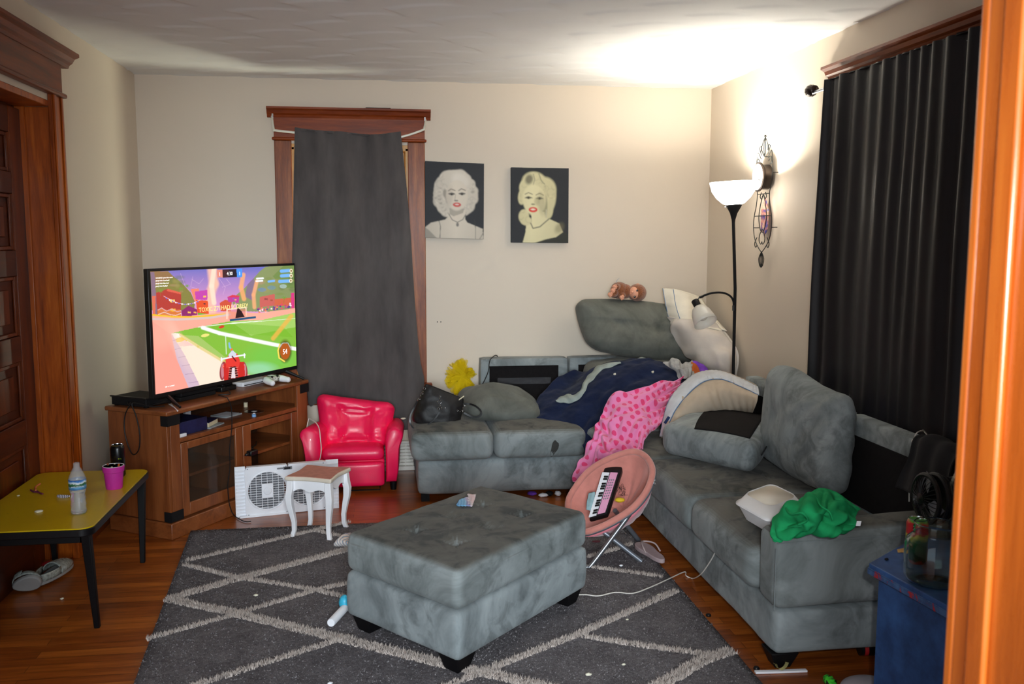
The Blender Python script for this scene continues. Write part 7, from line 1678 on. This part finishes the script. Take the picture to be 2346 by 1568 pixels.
# black fan behind the table
FC = V(2.06, 2.93, .80)
FC = aty(2122, 1142, 2.90); axf = (CR*-.99-CF*.10); axf.z = 0; axf.normalize()
t = thing('pedestal_fan', 'black fan head seen edge on above the glass jar', 'fan', (FC.x+.06, FC.y-.0, 0))
b = MB(); u = V(0, 0, 1); w = axf.cross(u).normalized()
R2 = .083
b.tube([FC+(u*math.cos(a)+w*math.sin(a))*R2 for a in [k*math.pi/18 for k in range(36)]], .009, 8, True); b.tube([FC-axf*.035+(u*math.cos(a)+w*math.sin(a))*R2 for a in [k*math.pi/18 for k in range(36)]], .009, 8, True); b.build('guard_rim', 'blackplastic', t)
b = MB()
for k in range(28):
    a = k*2*math.pi/28; d = u*math.cos(a)+w*math.sin(a); b.tube(crom([FC+axf*.022+d*.02, FC+axf*.016+d*.06, FC+d*R2], 3), .0014, 5)
b.build('front_guard', 'blackplastic', t)
b = MB(); b.shell([(R2, -.035), (R2*.96, -.06), (R2*.5, -.08), (0, -.082)], FC, 36, axf); b.build('rear_shell', 'blackplastic', t)
b = MB(); b.lathe([(.02, 0), (.02, .012), (0, .016)], FC+axf*.012, 20, axf); b.build('hub', 'blackplastic', t)
for k in range(3):
    a = k*2.094; d = u*math.cos(a)+w*math.sin(a); e = u*math.cos(a+1.5)+w*math.sin(a+1.5); b = MB(); b.prism([FC+d*.02-e*.01, FC+d*.085-e*.03, FC+d*.088+e*.03-axf*.015, FC+d*.03+e*.02-axf*.01], axf*.002); b.build('blade', 'fangrey', t)
b = MB(); b.lathe([(.034, .0), (.036, .03), (.034, .10), (.02, .12), (0, .122)], FC-axf*.08+V(0, 0, .04), 24, -axf); b.build('motor_housing', 'blackplastic', t)
PB = FC-axf*.11; b = MB(); b.tube([V(PB.x, PB.y, .02), V(PB.x, PB.y, PB.z+.03)], .014, 12); b.build('pole', 'blackplastic', t)
b = MB(); b.lathe([(.07, 0), (.07, .015), (.015, .025), (0, .025)], V(PB.x, PB.y, 0), 24); b.build('base', 'blackplastic', t)
# small clear shade peeking past the post
P = V(HC_.x+.10, HC_.y-.02, BT)
t = thing('desk_lamp', 'small lamp with ribbed clear shade just showing past the orange post', 'lamp', tuple(P))
S_ = aty(2212, 1075, P.y); b = MB(); b.shell([(.022, 0), (.034, -.03), (.040, -.05), (.030, -.085), (.012, -.11)], S_, 8, (0, 0, 1)); b.build('shade', 'jar', t, solid=.002, smooth=False)
b = MB(); b.lathe([(.05, 0), (.05, .01), (.01, .018), (0, .018)], P, 24); b.tube([P+V(0, 0, .01), P+V(0, 0, S_.z-.11-BT), V(S_.x, S_.y, S_.z-.108)], .005, 8); b.build('stand', 'matteblack', t)

# ---- floor bits at the lower right
t = thing('paper_strip', 'white rolled paper strip on the boards in front of the sofa foot', 'paper', tuple(atz(1788, 1541, 0)))
A_, B_ = atz(1730, 1541, .005), atz(1848, 1537, .005); b = MB(); b.obox((A_+B_)/2, (B_-A_)/2, (0, .008, 0), (0, 0, .004)); b.build('strip', 'whiteplastic', t, bevel=.001)
t = thing('candy_wrapper', 'twisted yellow-clear wrapper sticking up on the white paper strip', 'wrapper', tuple(atz(1785, 1538, .009)))
m_ = V(0, 0, .010); P = [atz(1774, 1523, .012)+m_, atz(1780, 1534, .010)+m_, atz(1788, 1541, .006)+m_, atz(1800, 1532, .010)+m_, atz(1806, 1517, .014)+m_*1.6]
b = MB(); sheet(b, [[p+V(-.006, 0, .004) for p in P], P, [p+V(.006, 0, -.003) for p in P]], 6, 30, lambda u, v, p: .004*fn_(p, 60)); b.build('film', plain('yellow_clear_film', (190, 180, 120), .3, var=.1, alpha=.8), t, solid=.0006)
m = NT('green_black_toy'); n = m.noise(m.coord(), 60, 2); m.set(Base_Color=m.ramp(n, [(.45, (20, 26, 20)), (.5, (70, 210, 50))]), Roughness=.4); M['greentoy'] = m.m
P = atz(1901, 1562, .016); b = MB(); b.ell(P, .020, .034, .017, 20, lambda d: .12*math.sin(9*math.atan2(d.y, d.z))+.1*fn_(d, 3)); single(b, 'toy', 'greentoy', 'bright green and black toy at the bottom right on the boards', 'toy')
t = thing('shoe', 'pale grey slip-on shoe half behind the blue table', 'shoe', tuple(atz(1965, 1565, 0)))
P = atz(1968, 1562, .03)+V(.0, -.03, 0); b = MB(); b.ell(P, .085, .05, .032, 24, lambda d: .03*fn_(d, 2)); M['greycanvas'] = plain('grey_canvas', (150, 144, 150), .9, var=.06, bump=.2); b.build('upper', 'greycanvas', t)
b = MB(); b.lathe([(0, 0), (1, 0), (1, .014), (0, .014)], V(0, 0, 0), 28); b.v = [V(P.x+v_.x*.09, P.y+v_.y*.054, v_.z+.001) for v_ in b.v]; b.build('sole', 'whiteplastic', t)
t = thing('flashlight', 'black cylinder with red and silver trim lying under the sofa arm beside the blue table', 'flashlight', tuple(atz(1985, 1490, 0)))
A_ = atz(1968, 1487, .028); b = MB(); b.tube([A_, A_+V(.10, -.01, 0)], .026, 20); b.build('barrel', 'blackplastic', t)
b = MB(); b.tube([A_+V(.015, -.001, .0), A_+V(.03, -.003, 0)], .0268, 20); b.build('ring', 'redcloth', t)
